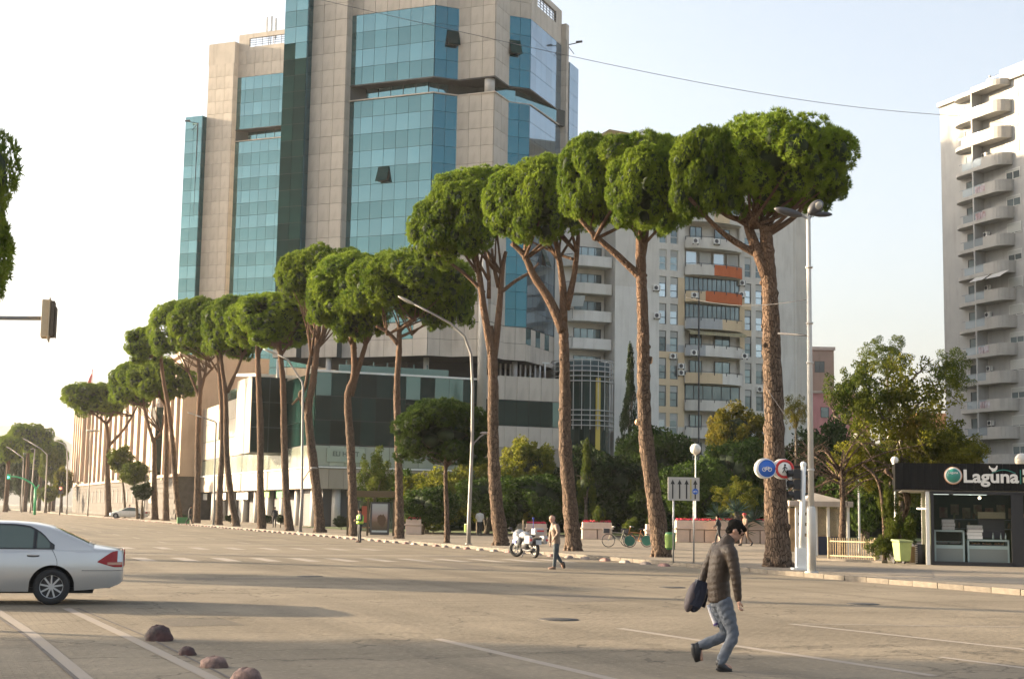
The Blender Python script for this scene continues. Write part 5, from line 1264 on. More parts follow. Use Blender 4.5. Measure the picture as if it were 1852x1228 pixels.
# tall white lamp post with three lantern heads
b = gz(1468, 1036); D = b.y; t = thing('lamp_post', 'tall white lamp post with three dark lantern heads beside the nearest pine', 'lamp post', b)
f = lambda px, py, dy=0: at(px, py, D)-b+Vector((0, dy, 0))
top = f(1462, 392); mb = MB(); mb.tube([(0, 0, 0), (0, 0, 1.9), (0, 0, 1.95)], [.13, .13, .1], 14); mb.tube([(0, 0, 1.9), top], [.09, .065], 14); mb.cyl((0, 0, 0), (0, 0, .05), .2)
for z in (3.0, 6.2, 7.4, 9.1): mb.cyl((0, 0, z), (0, 0, z+.05), .11, n=14)
mb.build('pole', mat('off_white_pole', (.5, .48, .44), .5, var=.1, scale=2, dirt=.3), t)
for q0_, q1_, tl in (((1450, 390), (1402, 378), .1), ((1462, 386), (1478, 368), -.2), ((1470, 388), (1504, 388), 0)):
    a, c = f(*q0_), f(*q1_); d_ = (c-a).normalized(); mb = MB(); mb.bar(top+Vector((0, 0, -.1)), a, .06)
    br = mb.build('bracket', M_gpole, t); mb = MB(); M_ = d_.to_track_quat('X', 'Z').to_matrix(); L_ = (c-a).length
    if tl == -.2: mb.ball((a+c)/2+Vector((.08, 0, .02)), .3, 14, 8, (.62, .6, 1.0), Matrix.Rotation(.75, 3, 'Y')); 
    else: mb.ball((a+c)/2, L_*.55, 14, 8, (1, .34, .26), M_)
    mb.build('lantern_head', M_dark, t)
    if tl == -.2: MB().ball((a+c)/2+Vector((.13, -.1, .05)), .17, 12, 6, (.7, .6, 1), Matrix.Rotation(.75, 3, 'Y')).build('lens', mat('lamp_lens', (.3, .28, .24), .2), t)
# rod and wires between pine and post
a, c = at(1408, 603, 46.2), at(1467, 607, D); tag(MB().cyl(a, c, .035).build('tie_rod', M_dark), 'dark horizontal rod tying the lamp post to the nearest pine trunk', 'rod')
mb = MB(); A_, C_ = at(1240, 538, 52), at(1466, 541, D); mb.tube([A_.lerp(C_, u)+Vector((0, 0, -.25*math.sin(math.pi*u))) for u in [i/12 for i in range(13)]], .011, 5); tag(mb.build('wire', M_dark), 'thin dark wire strung level from the lamp post towards the pines', 'wire')
mb = MB(); A_, C_ = at(1378, 690, 46.5), at(1464, 815, D); mb.tube([A_, C_], .007, 5); tag(mb.build('wire', M_dark), 'thin slanting stay wire low between the nearest pine and the lamp post', 'wire')
# long cable over the square
P0_, P1_ = at(470, -25, 60), at(1745, 211, 160); mb = MB(); N_ = 60
mb.tube([P0_.lerp(P1_, i/N_)+Vector((0, 0, -1.2*math.sin(math.pi*i/N_))) for i in range(N_+1)], [.012+.022*i/N_ for i in range(N_+1)], 5)
tag(mb.build('cable', mat('cable_grey', (.12, .12, .13), .6)), 'long thin cable sagging across the sky to the high-rise balcony', 'cable')
# signal post with column and black heads
b = gz(1450, 1030); D2 = b.y; t = thing('traffic_signal', 'white traffic signal column with black signal heads left of the tall lamp post', 'traffic light', b)
f = lambda px, py, dy=0: at(px, py, D2)-b+Vector((0, dy, 0))
mb = MB(); mb.box((0, 0, .03), (.6, .5, .06)); mb.box((0, 0, .35), (.36, .3, .66)); mb.cyl((0, 0, .6), f(1453, 842), .085, n=14); mb.ball(f(1453, 840), .1, 12, 6); mb.build('column', M_white, t)
zt_ = f(1440, 850).z
hx = f(1440, 850).x
for i in range(3):
    z = zt_-.12-i*.33; mb = MB(); mb.box((hx, 0, z), (.22, .26, .3)); mb.tube([(hx-.1, -.02, z+.02), (hx-.28, -.04, z-.0)], [.11, .12], 12, cap=False); mb.bar((hx, 0, z+.1), (.0, 0, z+.1), .05); hd = mb.build('signal_head', M_black, t, bevel=.01)
    MB().cyl((hx-.113, -.02, z), (hx-.12, -.02, z), .09, n=12).build('lens', mat('signal_lens', (.07, .05, .05), .2), hd)
mb = MB(); mb.box((.13, 0, zt_-.1), (.2, .1, .1)); mb.box((.13, 0, zt_-.75), (.2, .1, .08)); mb.build('bracket', M_black, t)
# two round signs
def round_sign(px, py, label, kind, ppx):
    D_ = 45.2; c_ = at(px, py, D_); t = thing('round_sign', label, 'traffic sign', (c_.x, c_.y, c_.z))
    r = .3; MY = Matrix.Rotation(R(90), 3, 'X')
    mb = MB(); mb.lathe([(.001, 0), (r*1.08, 0), (r*1.08, .16), (.001, .16)], (-.06, .16, 0), 28, MY); mb.build('casing', M_white, t)
    mb = MB(); mb.lathe([(.001, 0), (r, 0), (r, .02), (.001, .02)], (0, 0, 0), 32, MY)
    if kind == 'blue':
        mb.build('face', mat('sign_blue', (.02, .12, .5), .4), t)
        mb = MB(); mb.torus((0, -.02, 0), r*.95, .012, 'Y', 32, 6); mb.torus((-.09, -.03, -.03), .055, .012, 'Y', 16, 5); mb.torus((.09, -.03, -.03), .055, .012, 'Y', 16, 5)
        for a, c in (((-.09, -.03, -.03), (-.03, -.03, .05)), ((-.03, -.03, .05), (.06, -.03, .05)), ((.06, -.03, .05), (.0, -.03, -.03)), ((.0, -.03, -.03), (-.03, -.03, .05)), ((.06, -.03, .05), (.09, -.03, -.03)), ((-.09, -.03, -.03), (0, -.03, -.03))): mb.bar(a, c, .015)
        mb.build('bicycle_symbol', M_white, t)
    else:
        mb.build('face', M_white, t); MB().torus((0, -.022, 0), r*.86, .042, 'Y', 32, 6, .3).build('red_ring', mat('sign_red', (.5, .03, .03), .4), t)
        mb = MB(); mb.ball((.01, -.03, .13), .032, 8, 5); mb.bar((0, -.03, .09), (-.01, -.03, -.02), .05, .02); mb.bar((-.01, -.03, -.02), (.06, -.03, -.13), .03, .02); mb.bar((-.01, -.03, -.02), (-.07, -.03, -.12), .03, .02); mb.bar((0, -.03, .07), (.08, -.03, .02), .022, .02); mb.bar((0, -.03, .07), (-.07, -.03, .0), .022, .02)
        mb.build('walker_symbol', M_black, t)
    mb = MB(); mb.bar((r*1.0, .1, .05), at(ppx, py, D_)-c_+Vector((0, .1, .08)), .045); mb.build('bracket', M_black, t)
    return t
round_sign(1387, 847, 'round blue cycle sign held out in front of the nearest pine trunk', 'blue', 1445)
round_sign(1419, 848, 'round white sign with red ring and walking figure left of the signal column', 'ped', 1450)
# lane arrow board on two posts
b0, b1 = gz(1218, 1020), gz(1255, 1017); D3 = (b0.y+b1.y)/2
t = thing('lane_sign', 'grey lane arrow board on two thin posts with four black arrows and a blue disc', 'traffic sign', (b0.x, D3, .12)); f = lambda px, py: at(px, py, D3)-Vector((b0.x, D3, .12))
x0, x1, zt_, zb_ = f(1208, 870).x, f(1265, 870).x, f(1236, 863).z, f(1236, 905).z
mb = MB()
for px in (1218, 1255): x = f(px, 1010).x; mb.cyl((x, .05, 0), (x, .05, zt_-.1), .03, n=10)
mb.build('post', M_steel, t)
bd = MB().box(((x0+x1)/2, 0, (zt_+zb_)/2), (x1-x0, .04, zt_-zb_)).build('board', mat('sign_grey_face', (.42, .41, .38), .6), t, bevel=.008)
wd, hh = x1-x0, zt_-zb_
for u in (.15, .37, .59, .865):
    x = x0+wd*u; mb = MB(); mb.plate([(x-.022, zb_+hh*.08), (x+.022, zb_+hh*.08), (x+.022, zt_-hh*.3), (x+.075, zt_-hh*.3), (x, zt_-hh*.1), (x-.075, zt_-hh*.3), (x-.022, zt_-hh*.3)], -.03, -.024); mb.build('arrow', M_black, bd)
MB().box((x0+wd*.725, -.027, (zt_+zb_)/2), (.03, .008, hh*.86)).build('yellow_line', mat('sign_yellow', (.45, .36, .05), .6), bd)
MB().cyl((x0+wd*.865, -.036, zb_+hh*.4), (x0+wd*.865, -.03, zb_+hh*.4), .1, n=20).build('blue_disc', mat('sign_blue', (.02, .12, .5), .4), bd)
mb = MB(); xx = x0+wd*.865; zz = zb_+hh*.4; mb.torus((xx-.04, -.04, zz-.01), .024, .006, 'Y', 12, 4); mb.torus((xx+.04, -.04, zz-.01), .024, .006, 'Y', 12, 4); mb.bar((xx-.04, -.04, zz), (xx+.03, -.04, zz+.03), .009); mb.build('bicycle_symbol', M_white, bd)
# litter bins
def bin_on_post(px, py, D_, label, m1, post=True):
    c_ = at(px, py, D_); t = thing('litter_bin', label, 'litter bin', (c_.x, c_.y, .12)); z = c_.z-.12
    mb = MB(); mb.lathe([(.001, z-.3), (.15, z-.3), (.19, z+.28), (.17, z+.3), (.001, z+.26)], (0, 0, 0), 18); mb.build('bucket', m1, t)
    mb = MB()
    for i in range(7): a = R(190+i*14); mb.bar((.19*math.cos(a), .19*math.sin(a), z-.24), (.2*math.cos(a), .2*math.sin(a), z+.24), .022)
    mb.build('stripe', mat('bin_lime', (.35, .5, .12), .5), t)
    if post: mb = MB(); mb.cyl((.2, .05, 0), (.2, .05, z+.4), .03, n=8); mb.build('post', M_steel, t)
    return t
bin_on_post(1213, 978, 50.5, 'green striped litter bin on the left post of the lane arrow board', M_green, False)
bin_on_post(845, 955, 96, 'pale green litter bin at the lawn edge left of the person in white', mat('bin_pale', (.4, .48, .34), .6))
# globe lamps
def globe(px, py, bpy_, D_, label, r):
    c_ = at(px, py, D_); t = thing('globe_lamp', label, 'street lamp', (c_.x, c_.y, .15)); z = c_.z-.15
    mb = MB(); mb.tube([(0, 0, 0), (0, 0, .4), (0, 0, z-r)], [.08, .05, .04], 10); mb.cyl((0, 0, z-r-.02), (0, 0, z-r+.08), .1, n=12); mb.build('pole', M_white, t)
    MB().ball((0, 0, z), r, 20, 12).build('globe', mat('opal_globe', (.75, .7, .62), .25), t)
globe(1258, 812, 0, 88, 'white globe lamp standing above the lane arrow board', .34)
globe(1848, 832, 0, 62, 'white globe lamp peeking over the kiosk roof at the right edge', .3)
globe(1552, 790, 0, 66, 'globe lamp half hidden in the airy tree behind the fence', .22)
globe(1618, 832, 0, 57, 'small globe lamp in the branches at the left end of the kiosk roof', .15)
# street lamps with a long arm
def arm_lamp(base, D_, top, arm, label, r=.09, low=None, m=None, name='street_lamp'):
    b = at(base[0], 900, D_); b.z = .12; f = lambda q: at(q[0], q[1], D_)-b
    t = thing(name, label, 'street lamp', b); mb = MB(); P = [Vector((0, 0, 0)), Vector((0, 0, 1.2))]+[f(q) for q in top]
    mb.tube(P, [r*1.25, r*1.1]+[r*(1-.5*(i+1)/len(top)) for i in range(len(top))], 12); mb.cyl((0, 0, 0), (0, 0, .06), r*2); mb.build('pole', m or M_gpole, t)
    a, c_ = f(arm[0]), f(arm[1]); M_ = (c_-a).normalized().to_track_quat('X', 'Z').to_matrix(); mb = MB(); mb.ball((a+c_)/2, (c_-a).length*.6, 12, 6, (1, .3, .16), M_); mb.build('lamp_head', mat('lamp_head_grey', (.45, .42, .37), .5), t)
    if low: mb = MB(); mb.tube([f(q) for q in low], .035, 8); mb.ball(f(low[-1]), .2, 8, 5, (1.4, .5, .35)); mb.build('side_arm', m or M_gpole, t)
    return t
arm_lamp((849, 990), 71.5, [(854, 800), (855, 700), (852, 640), (840, 608), (815, 585), (780, 566), (745, 548)], ((748, 550), (722, 537)), 'grey street lamp with a long curved arm leaning left over the road', low=[(853, 812), (858, 800), (868, 790), (878, 783)])
arm_lamp((545, 967), 100, [(546, 900), (547, 780), (548, 700), (546, 690), (520, 650), (500, 640)], ((500, 640), (478, 632)), 'grey street lamp with a slanting arm between the two twisted row pines', r=.1, low=[(547, 870), (560, 850), (568, 846)])
arm_lamp((388, 952), 131, [(388, 850), (391, 765), (388, 762), (370, 756), (352, 750)], ((352, 750), (340, 746)), 'slim grey street lamp with a flat arm before the pale shop wall', r=.09)
arm_lamp((261, 938), 180, [(262, 900), (263, 840), (264, 862)], ((264, 858), (272, 850)), 'short grey street lamp with a small raised arm beside the far white car', r=.1, low=[(262, 870), (266, 860), (273, 852)])
arm_lamp((160, 935), 215, [(161, 880), (163, 800), (163, 779)], ((157, 779), (180, 779)), 'thin far lamp post with a T shaped head in front of the classical building', r=.1)
for i, (bx, tp_, am, D_, lb) in enumerate(((40, [(42, 850), (42, 828), (20, 812)], ((20, 812), (12, 808)), 280, 'far street lamp left of the green signal mast'), (56, [(60, 850), (63, 812), (60, 811)], ((60, 811), (55, 812)), 260, 'pale upright far street lamp behind the green signal mast'), (82, [(84, 860), (85, 822), (75, 812), (50, 797)], ((50, 797), (42, 793)), 270, 'far street lamp with the longest arm right of the green mast'), (122, [(122, 830), (121, 812), (116, 803), (105, 798)], ((105, 798), (98, 797)), 250, 'far street lamp next to the corner of the classical building'))):
    arm_lamp((bx, 920), D_, tp_, am, lb, r=.13)
# green curved signal mast far left
D_ = 235; b = at(63, 924, D_); b.z = 0; f = lambda q: at(q[0], q[1], D_)-b; M_gm = mat('bright_green_paint', (.03, .38, .16), .45)
t = thing('signal_mast', 'bright green curved traffic signal mast reaching left at far left', 'traffic light', b); mb = MB()
mb.tube([(0, 0, 0), f((64, 880))], [.22, .17], 10); mb.tube([f((64, 882)), f((58, 874)), f((44, 866)), f((30, 862)), f((18, 861))], [.16, .15, .14, .12, .1], 8); mb.tube([f((64, 885)), f((71, 876))], [.15, .09], 8); mb.build('mast', M_gm, t)
MB().box(f((16, 862)), (.5, .4, .9)).build('signal_head', M_gm, t)
MB().ball(f((16, 863))+Vector((0, -.25, 0)), .16, 10, 6).build('green_lamp', mat('green_lamp', (.05, .6, .5), .3, emit=(.1, 1, .75, 1.5)), t)
D_ = 238; b = at(108, 924, D_); b.z = 0; t = thing('traffic_signal', 'small far traffic signal showing red beside the classical building', 'traffic light', b)
MB().cyl((0, 0, 0), (0, 0, 3.6), .09).build('post', M_dark, t); MB().box((0, 0, 4.1), (.7, .3, 1.2)).build('signal_head', M_dark, t); MB().ball((0, -.16, 4.4), .2, 10, 6).build('red_lamp', mat('red_lamp', (.6, .1, .08), .3, emit=(1, .15, .08, 1.6)), t)
# overhead signal at upper left, seen from behind
D_ = 21; c_ = at(88, 580, D_); t = thing('overhead_signal', 'beige overhead traffic signal on a horizontal arm at the left edge, seen edge on', 'traffic light', c_)
mb = MB(); a = at(-320, 572, D_)-c_; e = at(97, 576, D_)-c_; mb.cyl(a, e, .032, n=12); mb.tube([a, a+Vector((-.1, 0, -c_.z-a.z))], [.09, .12], 12); mb.build('arm', M_gpole, t)
M_bg = mat('beige_signal_housing', (.6, .47, .3), .6, var=.08, scale=6)
mb = MB(); mb.box((-.035, .0, .02), (.13, .3, .56), rz=.25); mb.build('housing', M_bg, t, bevel=.012); mb = MB(); mb.box((.055, .02, .02), (.05, .34, .52), rz=.25); mb.box((.09, .05, -.02), (.02, .3, .44), rz=.25); mb.build('signal_head', mat('housing_dark', (.12, .09, .06), .6), t)  # pale housing on the lit left, darker head on the right: lighting in colour
MB().box((.012, .0, .01), (.012, .36, .64), rz=.25).build('back_plate', M_bg, t)

# ------------------------------------------------------------------ planters, benches, flowers
M_plant = mat('cream_planter_stone', (.62, .48, .38), .85, c2=(.55, .42, .34), scale=3, bump=.2, rnd=.06)
def flowers(parent, x0, x1, y0, y1, z, n, s=.05):
    r = np.random.default_rng(n+int(abs(x0)*10)); k = n; c_ = np.stack([r.uniform(x0, x1, k), r.uniform(y0, y1, k), z+r.uniform(0, .16, k)], 1)
    def quads(c_, s):
        n_ = r.standard_normal((len(c_), 3)); n_ /= np.linalg.norm(n_, axis=1)[:, None]; u = np.cross(n_, r.standard_normal((len(c_), 3))); u /= np.linalg.norm(u, axis=1)[:, None]; w = np.cross(n_, u)
        V = np.stack([c_-u*s, c_+w*s, c_+u*s, c_-w*s], 1).reshape(-1, 3); return V, np.arange(len(V)).reshape(-1, 4)
    V, F = quads(c_, s); o = link('blossoms', np_mesh('blossoms', V, F, M_red), parent); tag(o, kind='stuff')
    c2_ = c_-[0, 0, .1]; V, F = quads(c2_, s*1.1); o = link('leaves', np_mesh('leaves', V, F, M_leafd), parent); tag(o, kind='stuff')
def planter(px0, px1, pyt, pyb, D_, label, nseg=2, fl=True, bush=None):
    a, c_ = at(px0, pyb, D_), at(px1, pyb, D_); h = at(px0, pyt, D_).z-a.z; L_ = c_.x-a.x
    t = thing('planter', label, 'planter', (a.x, D_, a.z if a.z > .1 else .13))
    n_ = nseg
    for i in range(n_):
        x = L_*(i+.5)/n_; MB().box((x, .5, h*.28), (L_/n_-.06, 1.0, h*.56)).build('base_block', M_plant, t, bevel=.02)
    mb = MB(); mb.box((L_/2, .5, h*.62), (L_+.1, 1.15, .1)); mb.box((L_/2, .55, h*.8), (L_-.1, .95, h*.36)); mb.build('top_block', M_plant, t, bevel=.03)
    if fl: flowers(t, .1, L_-.1, .12, .95, h*.95, int(170*L_), .045)
    return t
planter(732, 762, 940, 968, 98.5, 'small square cream planter with red flowers right of the shelter', 1)
planter(1052, 1108, 950, 981, 92, 'cream stone planter with red flowers and a clipped bush beside the third pine', 2)
planter(950, 990, 948, 972, 97, 'planter with pink flowers behind the police motorcycle', 1)
planter(1222, 1300, 945, 985, 87, 'long cream stone planter bench with red flowers behind the lane arrow board', 3)
planter(1300, 1400, 948, 990, 86, 'long cream stone planter bench with red flowers behind the walking man', 4)
planter(1400, 1424, 955, 990, 85, 'short end of the cream planter row between the nearest pine and the booth', 1)
planter(1168, 1186, 955, 985, 90, 'short cream planter block left of the second pine trunk', 1, False)
def bush(label, px, D_, x0, x1, y0, y1, kind='shrub', m=None, name='shrub', core=.7):
    a, b_ = at(x0, y0, D_), at(x1, y1, D_); t = thing(name, label, 'shrub', ((a.x+b_.x)/2, D_+.5, .15)); h0 = max(.1, b_.z-.15); h1 = a.z-.15; s = (b_.x-a.x)/2
    MB().cyl((0, 0, 0), (0, 0, (h0+h1)/2), .04, n=6).build('stem', M_bark2, t)
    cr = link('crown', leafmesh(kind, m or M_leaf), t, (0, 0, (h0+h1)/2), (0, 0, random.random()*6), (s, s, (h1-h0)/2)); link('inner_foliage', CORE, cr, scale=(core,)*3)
bush('clipped pointed bush in the cream planter beside the third pine', 1084, 92, 1072, 1098, 912, 952, 'dense', M_leaf)
bush('small yellow leaved umbrella shaped shrub above the pink flowers', 965, 99, 945, 975, 922, 945, 'dense', M_leafy)
bush('arched green hedge plant over the bicycle', 1140, 95, 1128, 1160, 930, 975, 'shrub', M_leaf, core=.5)
bush('tall green bush pressed against the second pine trunk', 1176, 93, 1165, 1190, 933, 975, 'shrub', M_leaf)
bush('low grassy bush on the lawn right of the round planter', 780, 100, 765, 800, 948, 972, 'shrub', M_leaf)
bush('low green bush left of the pale litter bin', 815, 101, 790, 838, 946, 972, 'shrub', M_leafd)
bush('clipped dark hedge block left of the shelter', 618, 112, 600, 632, 930, 962, 'dense', M_leafd, core=.35)
bush('reddish leaved shrub by the booth', 1432, 80, 1420, 1450, 930, 980, 'shrub', M_leafo)
for i, (x, w_, D_) in enumerate(((330, 26, 160), (415, 22, 140), (480, 20, 125), (506, 16, 118))): bush(['low dark hedge clump between the far row pines', 'low dark hedge clump under the V forked pine', 'low dark hedge clump right of the straight pine', 'low dark hedge clump behind the slim pine'][i], x, D_, x-w_/2, x+w_/2, 928, 948, 'dense', M_leafd)
# spiky yucca / palm clump
D_ = 84; c_ = at(1342, 930, D_); t = thing('yucca', 'dark spiky palm like plant behind the long planter', 'shrub', (c_.x, D_+2, .15)); mb = MB(); random.seed(12)
for k, (cx, cz_) in enumerate(((0, c_.z), (-1.1, c_.z-.3), (1.0, c_.z-.5), (.3, c_.z-1))):
    for i in range(70):
        a = random.uniform(0, 6.28); e_ = random.uniform(-.5, 1.4); d_ = Vector((math.cos(a)*math.cos(e_), math.sin(a)*math.cos(e_), math.sin(e_))); L_ = random.uniform(.7, 1.1); s_ = Vector((cx, 0, cz_)); w_ = d_.orthogonal().normalized()*.035
        mb.add([s_-w_, s_+w_, s_+d_*L_*.6+w_*.8, s_+d_*L_, s_+d_*L_*.6-w_*.8], [(0, 1, 2, 3, 4)])
mb.build('leaves', mat('yucca_leaf', (.025, .06, .03), .5, c2=(.05, .1, .05), scale=3), t); MB().cyl((0, 0, 0), (0, 0, c_.z), .14).build('stem', M_bark2, t)

# ------------------------------------------------------------------ bus shelter with poster
D_ = 91.5; a = at(652, 965, D_); t = thing('bus_shelter', 'brown framed bus shelter with a lit poster panel left of the dark crowned pine', 'bus shelter', (a.x, D_, .12)); f = lambda px, py: at(px, py, D_)-Vector((a.x, D_, .12))
M_bz = mat('bronze_frame', (.12, .09, .05), .5, .3)
X = lambda px: f(px, 940).x; Z = lambda py: f(680, py).z
for px in (629, 665, 712): MB().box((X(px), 0, Z(902)/2), (.12, .12, Z(902))).build('post', M_bz, t)
for px in (629, 712): MB().box((X(px), 1.5, Z(902)/2), (.1, .1, Z(902))).build('post', M_bz, t)
MB().box(((X(627)+X(716))/2, .7, Z(893)), (X(716)-X(627), 2.0, .38)).build('roof', M_bz, t, bevel=.03)
MB().box(((X(629)+X(712))/2, 1.5, 1.2), (X(712)-X(629)-.1, .03, 1.9)).build('glass_panel', mat('shelter_glass', (.12, .16, .14), .08, alpha=.45), t)
c0 = MB().box(((X(671)+X(703))/2, -.02, (Z(908)+Z(967))/2), (X(704)-X(670), .22, Z(908)-Z(967))).build('poster_case', M_dark, t, bevel=.02)
m = bpy.data.materials.new('poster_print'); m.use_nodes = True; nt = m.node_tree; N = nt.nodes; L = nt.links; p = N['Principled BSDF']; tc = N.new('ShaderNodeTexCoord'); sx = N.new('ShaderNodeSeparateXYZ'); L.new(tc.outputs['Generated'], sx.inputs[0])
cr = N.new('ShaderNodeValToRGB'); e = cr.color_ramp.elements; e[0].position = 0; e[0].color = (.5, .55, .55, 1); e[1].position = 1; e[1].color = (.38, .42, .42, 1)
for po, cc in ((.06, (.5, .55, .55, 1)), (.07, (.07, .06, .04, 1)), (.35, (.16, .11, .07, 1)), (.5, (.3, .2, .17, 1)), (.75, (.36, .36, .36, 1))): el = e.new(po); el.color = cc
L.new(sx.outputs['Z'], cr.inputs[0]); no = N.new('ShaderNodeTexNoise'); no.inputs['Scale'].default_value = 5; L.new(tc.outputs['Generated'], no.inputs['Vector'])
g_ = N.new('ShaderNodeTexGradient'); g_.gradient_type = 'SPHERICAL'; mp = N.new('ShaderNodeMapping'); mp.inputs['Location'].default_value = (-1.6, 0, -1.4); mp.inputs['Scale'].default_value = (2.6, 0, 3.4); L.new(tc.outputs['Generated'], mp.inputs['Vector']); L.new(mp.outputs[0], g_.inputs['Vector'])
ad = N.new('ShaderNodeMath'); ad.operation = 'ADD'; L.new(g_.outputs['Fac'], ad.inputs[0]); L.new(no.outputs['Fac'], ad.inputs[1]); r_ = N.new('ShaderNodeMapRange'); r_.inputs[1].default_value = .72; r_.inputs[2].default_value = .85; L.new(ad.outputs[0], r_.inputs[0])
x = N.new('ShaderNodeMix'); x.data_type = 'RGBA'; L.new(r_.outputs[0], x.inputs['Factor']); L.new(cr.outputs[0], x.inputs['A']); x.inputs['B'].default_value = (.1, .06, .035, 1); L.new(x.outputs['Result'], p.inputs['Base Color']); p.inputs['Roughness'].default_value = .2
MB().box(((X(671)+X(703))/2, -.14, (Z(911)+Z(962))/2), (X(701)-X(673), .015, Z(911)-Z(962))).build('poster', m, c0)
MB().box(((X(650)+X(662))/2, 1.3, (Z(915)+Z(945))/2), (X(662)-X(650), .05, Z(915)-Z(945))).build('red_panel', mat('orange_red_panel', (.45, .12, .07), .6), t)
MB().box(((X(636)+X(700))/2, 1.0, .5), (X(700)-X(636), .4, .06)).build('bench', M_wood, t)
# parked scooter seen behind the officer
# ------------------------------------------------------------------ glazed booth behind the signal column
b = gz(1446, 1010); D_ = 62; a = at(1428, 1000, D_); t = thing('ticket_booth', 'small white glazed booth with a flat roof behind the signal column', 'booth', (a.x, D_, .12)); f = lambda px, py: at(px, py, D_)-Vector((a.x, D_, .12))
X = lambda px: f(px, 960).x; Z = lambda py: f(1480, py).z
MB().box(((X(1424)+X(1540))/2, .8, Z(911)), (X(1540)-X(1424), 2.4, .24)).build('roof', M_pale, t, bevel=.02)
mb = MB(); cx = X(1500); mb.add([(X(1452), -.1, Z(907)), (X(1538), -.1, Z(907)), (X(1538), 1.8, Z(907)), (X(1452), 1.8, Z(907)), (X(1478), .8, Z(890))], [(0, 1, 4), (1, 2, 4), (2, 3, 4), (3, 0, 4)]); mb.build('roof_cap', M_pale, t)
for px in (1441, 1476, 1498, 1534): MB().box((X(px), 0, Z(914)/2), (.11, .11, Z(914))).build('post', M_white, t)
for px in (1441, 1534): MB().box((X(px), 1.7, Z(914)/2), (.1, .1, Z(914))).build('post', M_white, t)
for q0_, q1_ in ((1443, 1474), (1478, 1496), (1500, 1532)): MB().box(((X(q0_)+X(q1_))/2, .0, (Z(916)+.85)/2), (X(q1_)-X(q0_), .02, Z(916)-.85)).build('glass_pane', mat('booth_glass', (.3, .28, .2), .06, alpha=.4), t)
MB().box(((X(1443)+X(1474))/2, 0.02, .4), (X(1474)-X(1443), .05, .8)).build('lower_panel', M_white, t)
MB().box(((X(1480)+X(1530))/2, 0.02, .42), (X(1530)-X(1480), .05, .8)).build('lower_panel', mat('navy_panel', (.02, .03, .06), .5), t)
for i in range(3): MB().box((X(1458), -.02, 1.1+i*.45), (.7, .01, .32)).build('notice', M_white, t) 
MB().box(((X(1441)+X(1534))/2, 1.6, Z(914)/2), (X(1534)-X(1441), .04, Z(914)*.9)).build('back_panel', mat('booth_back', (.3, .22, .14), .7, var=.4, scale=2), t)
# ------------------------------------------------------------------ railing fence
a, c_ = at(1499, 1010, 58), at(1584, 1012, 56.5); a.z = c_.z = .12; d_ = c_-a; t = thing('railing', 'low weathered upright bar railing in front of the ivy covered tree', 'fence', a)
M_rl = mat('weathered_railing', (.42, .33, .2), .7, var=.2, scale=6); n_ = 20; h = at(1540, 973, 57).z-.12
mb = MB(); mb.bar((0, 0, .12), (d_.x, d_.y, .12), .05); mb.build('rail', M_rl, t); MB().bar((0, 0, h-.14), (d_.x, d_.y, h-.14), .05).build('rail', M_rl, t)
br = MB().box((0, 0, h/2), (.028, .028, h)).mesh('bar', M_rl)
for i in range(n_+1): link('bar', br, t, (d_.x*i/n_, d_.y*i/n_, 0))
for u in (0, 1): MB().box((d_.x*u, d_.y*u, h/2), (.08, .08, h+.06)).build('post', M_rl, t)
tag(MB().bar(Vector(gz(1470, 1012)), Vector(gz(1600, 1018)), .35, .16).build('low_wall', M_kerb), 'low pale stone kerb wall along the foot of the railing', 'low wall')
# wheelie bin, ribbed black bin, tan box
D_ = 52.6; a = at(1632, 1021, D_); t = thing('wheelie_bin', 'pale green wheelie bin standing left of the kiosk', 'wheelie bin', (a.x, D_, .12), .25)
M_wb = mat('pale_green_plastic', (.3, .36, .12), .5, var=.06, scale=4); mb = MB(); mb.add([(-.2, -.22, .1), (.2, -.22, .1), (.2, .2, .1), (-.2, .2, .1), (-.26, -.27, .78), (.26, -.27, .78), (.26, .28, .78), (-.26, .28, .78)], [(3, 2, 1, 0), (4, 5, 6, 7), (0, 1, 5, 4), (1, 2, 6, 5), (2, 3, 7, 6), (3, 0, 4, 7)]); mb.build('body', M_wb, t, bevel=.02)
mb = MB(); mb.box((0, .0, .83), (.58, .62, .08), rx=.06); mb.bar((-.2, .32, .84), (.2, .32, .84), .04); mb.build('lid', mat('lid_green', (.22, .27, .12), .5), t, bevel=.02)
for x in (-.2, .2): MB().cyl((x-.03, .24, .09), (x+.03, .24, .09), .09, n=12).build('wheel', M_black, t)
a = at(1665, 1023, D_); t = thing('ribbed_bin', 'black bin with pale ribbed edge tight against the kiosk post', 'litter bin', (a.x, D_, .12)); MB().cyl((0, 0, 0), (0, 0, .72), .17, n=16).build('body', M_black, t)
mb = MB()
for i in range(9): mb.box((-.17, -.05, .08+i*.075), (.08, .1, .035))
mb.build('rib', M_pale, t)
a = at(1652, 1016, 54.5); tag(MB().box((a.x, 54.5, .42), (.45, .4, .6), rz=.2).build('cardboard_box', mat('cardboard', (.42, .27, .14), .85, var=.1, scale=3), bevel=.01), 'tan box standing between the green and the black bins', 'box')
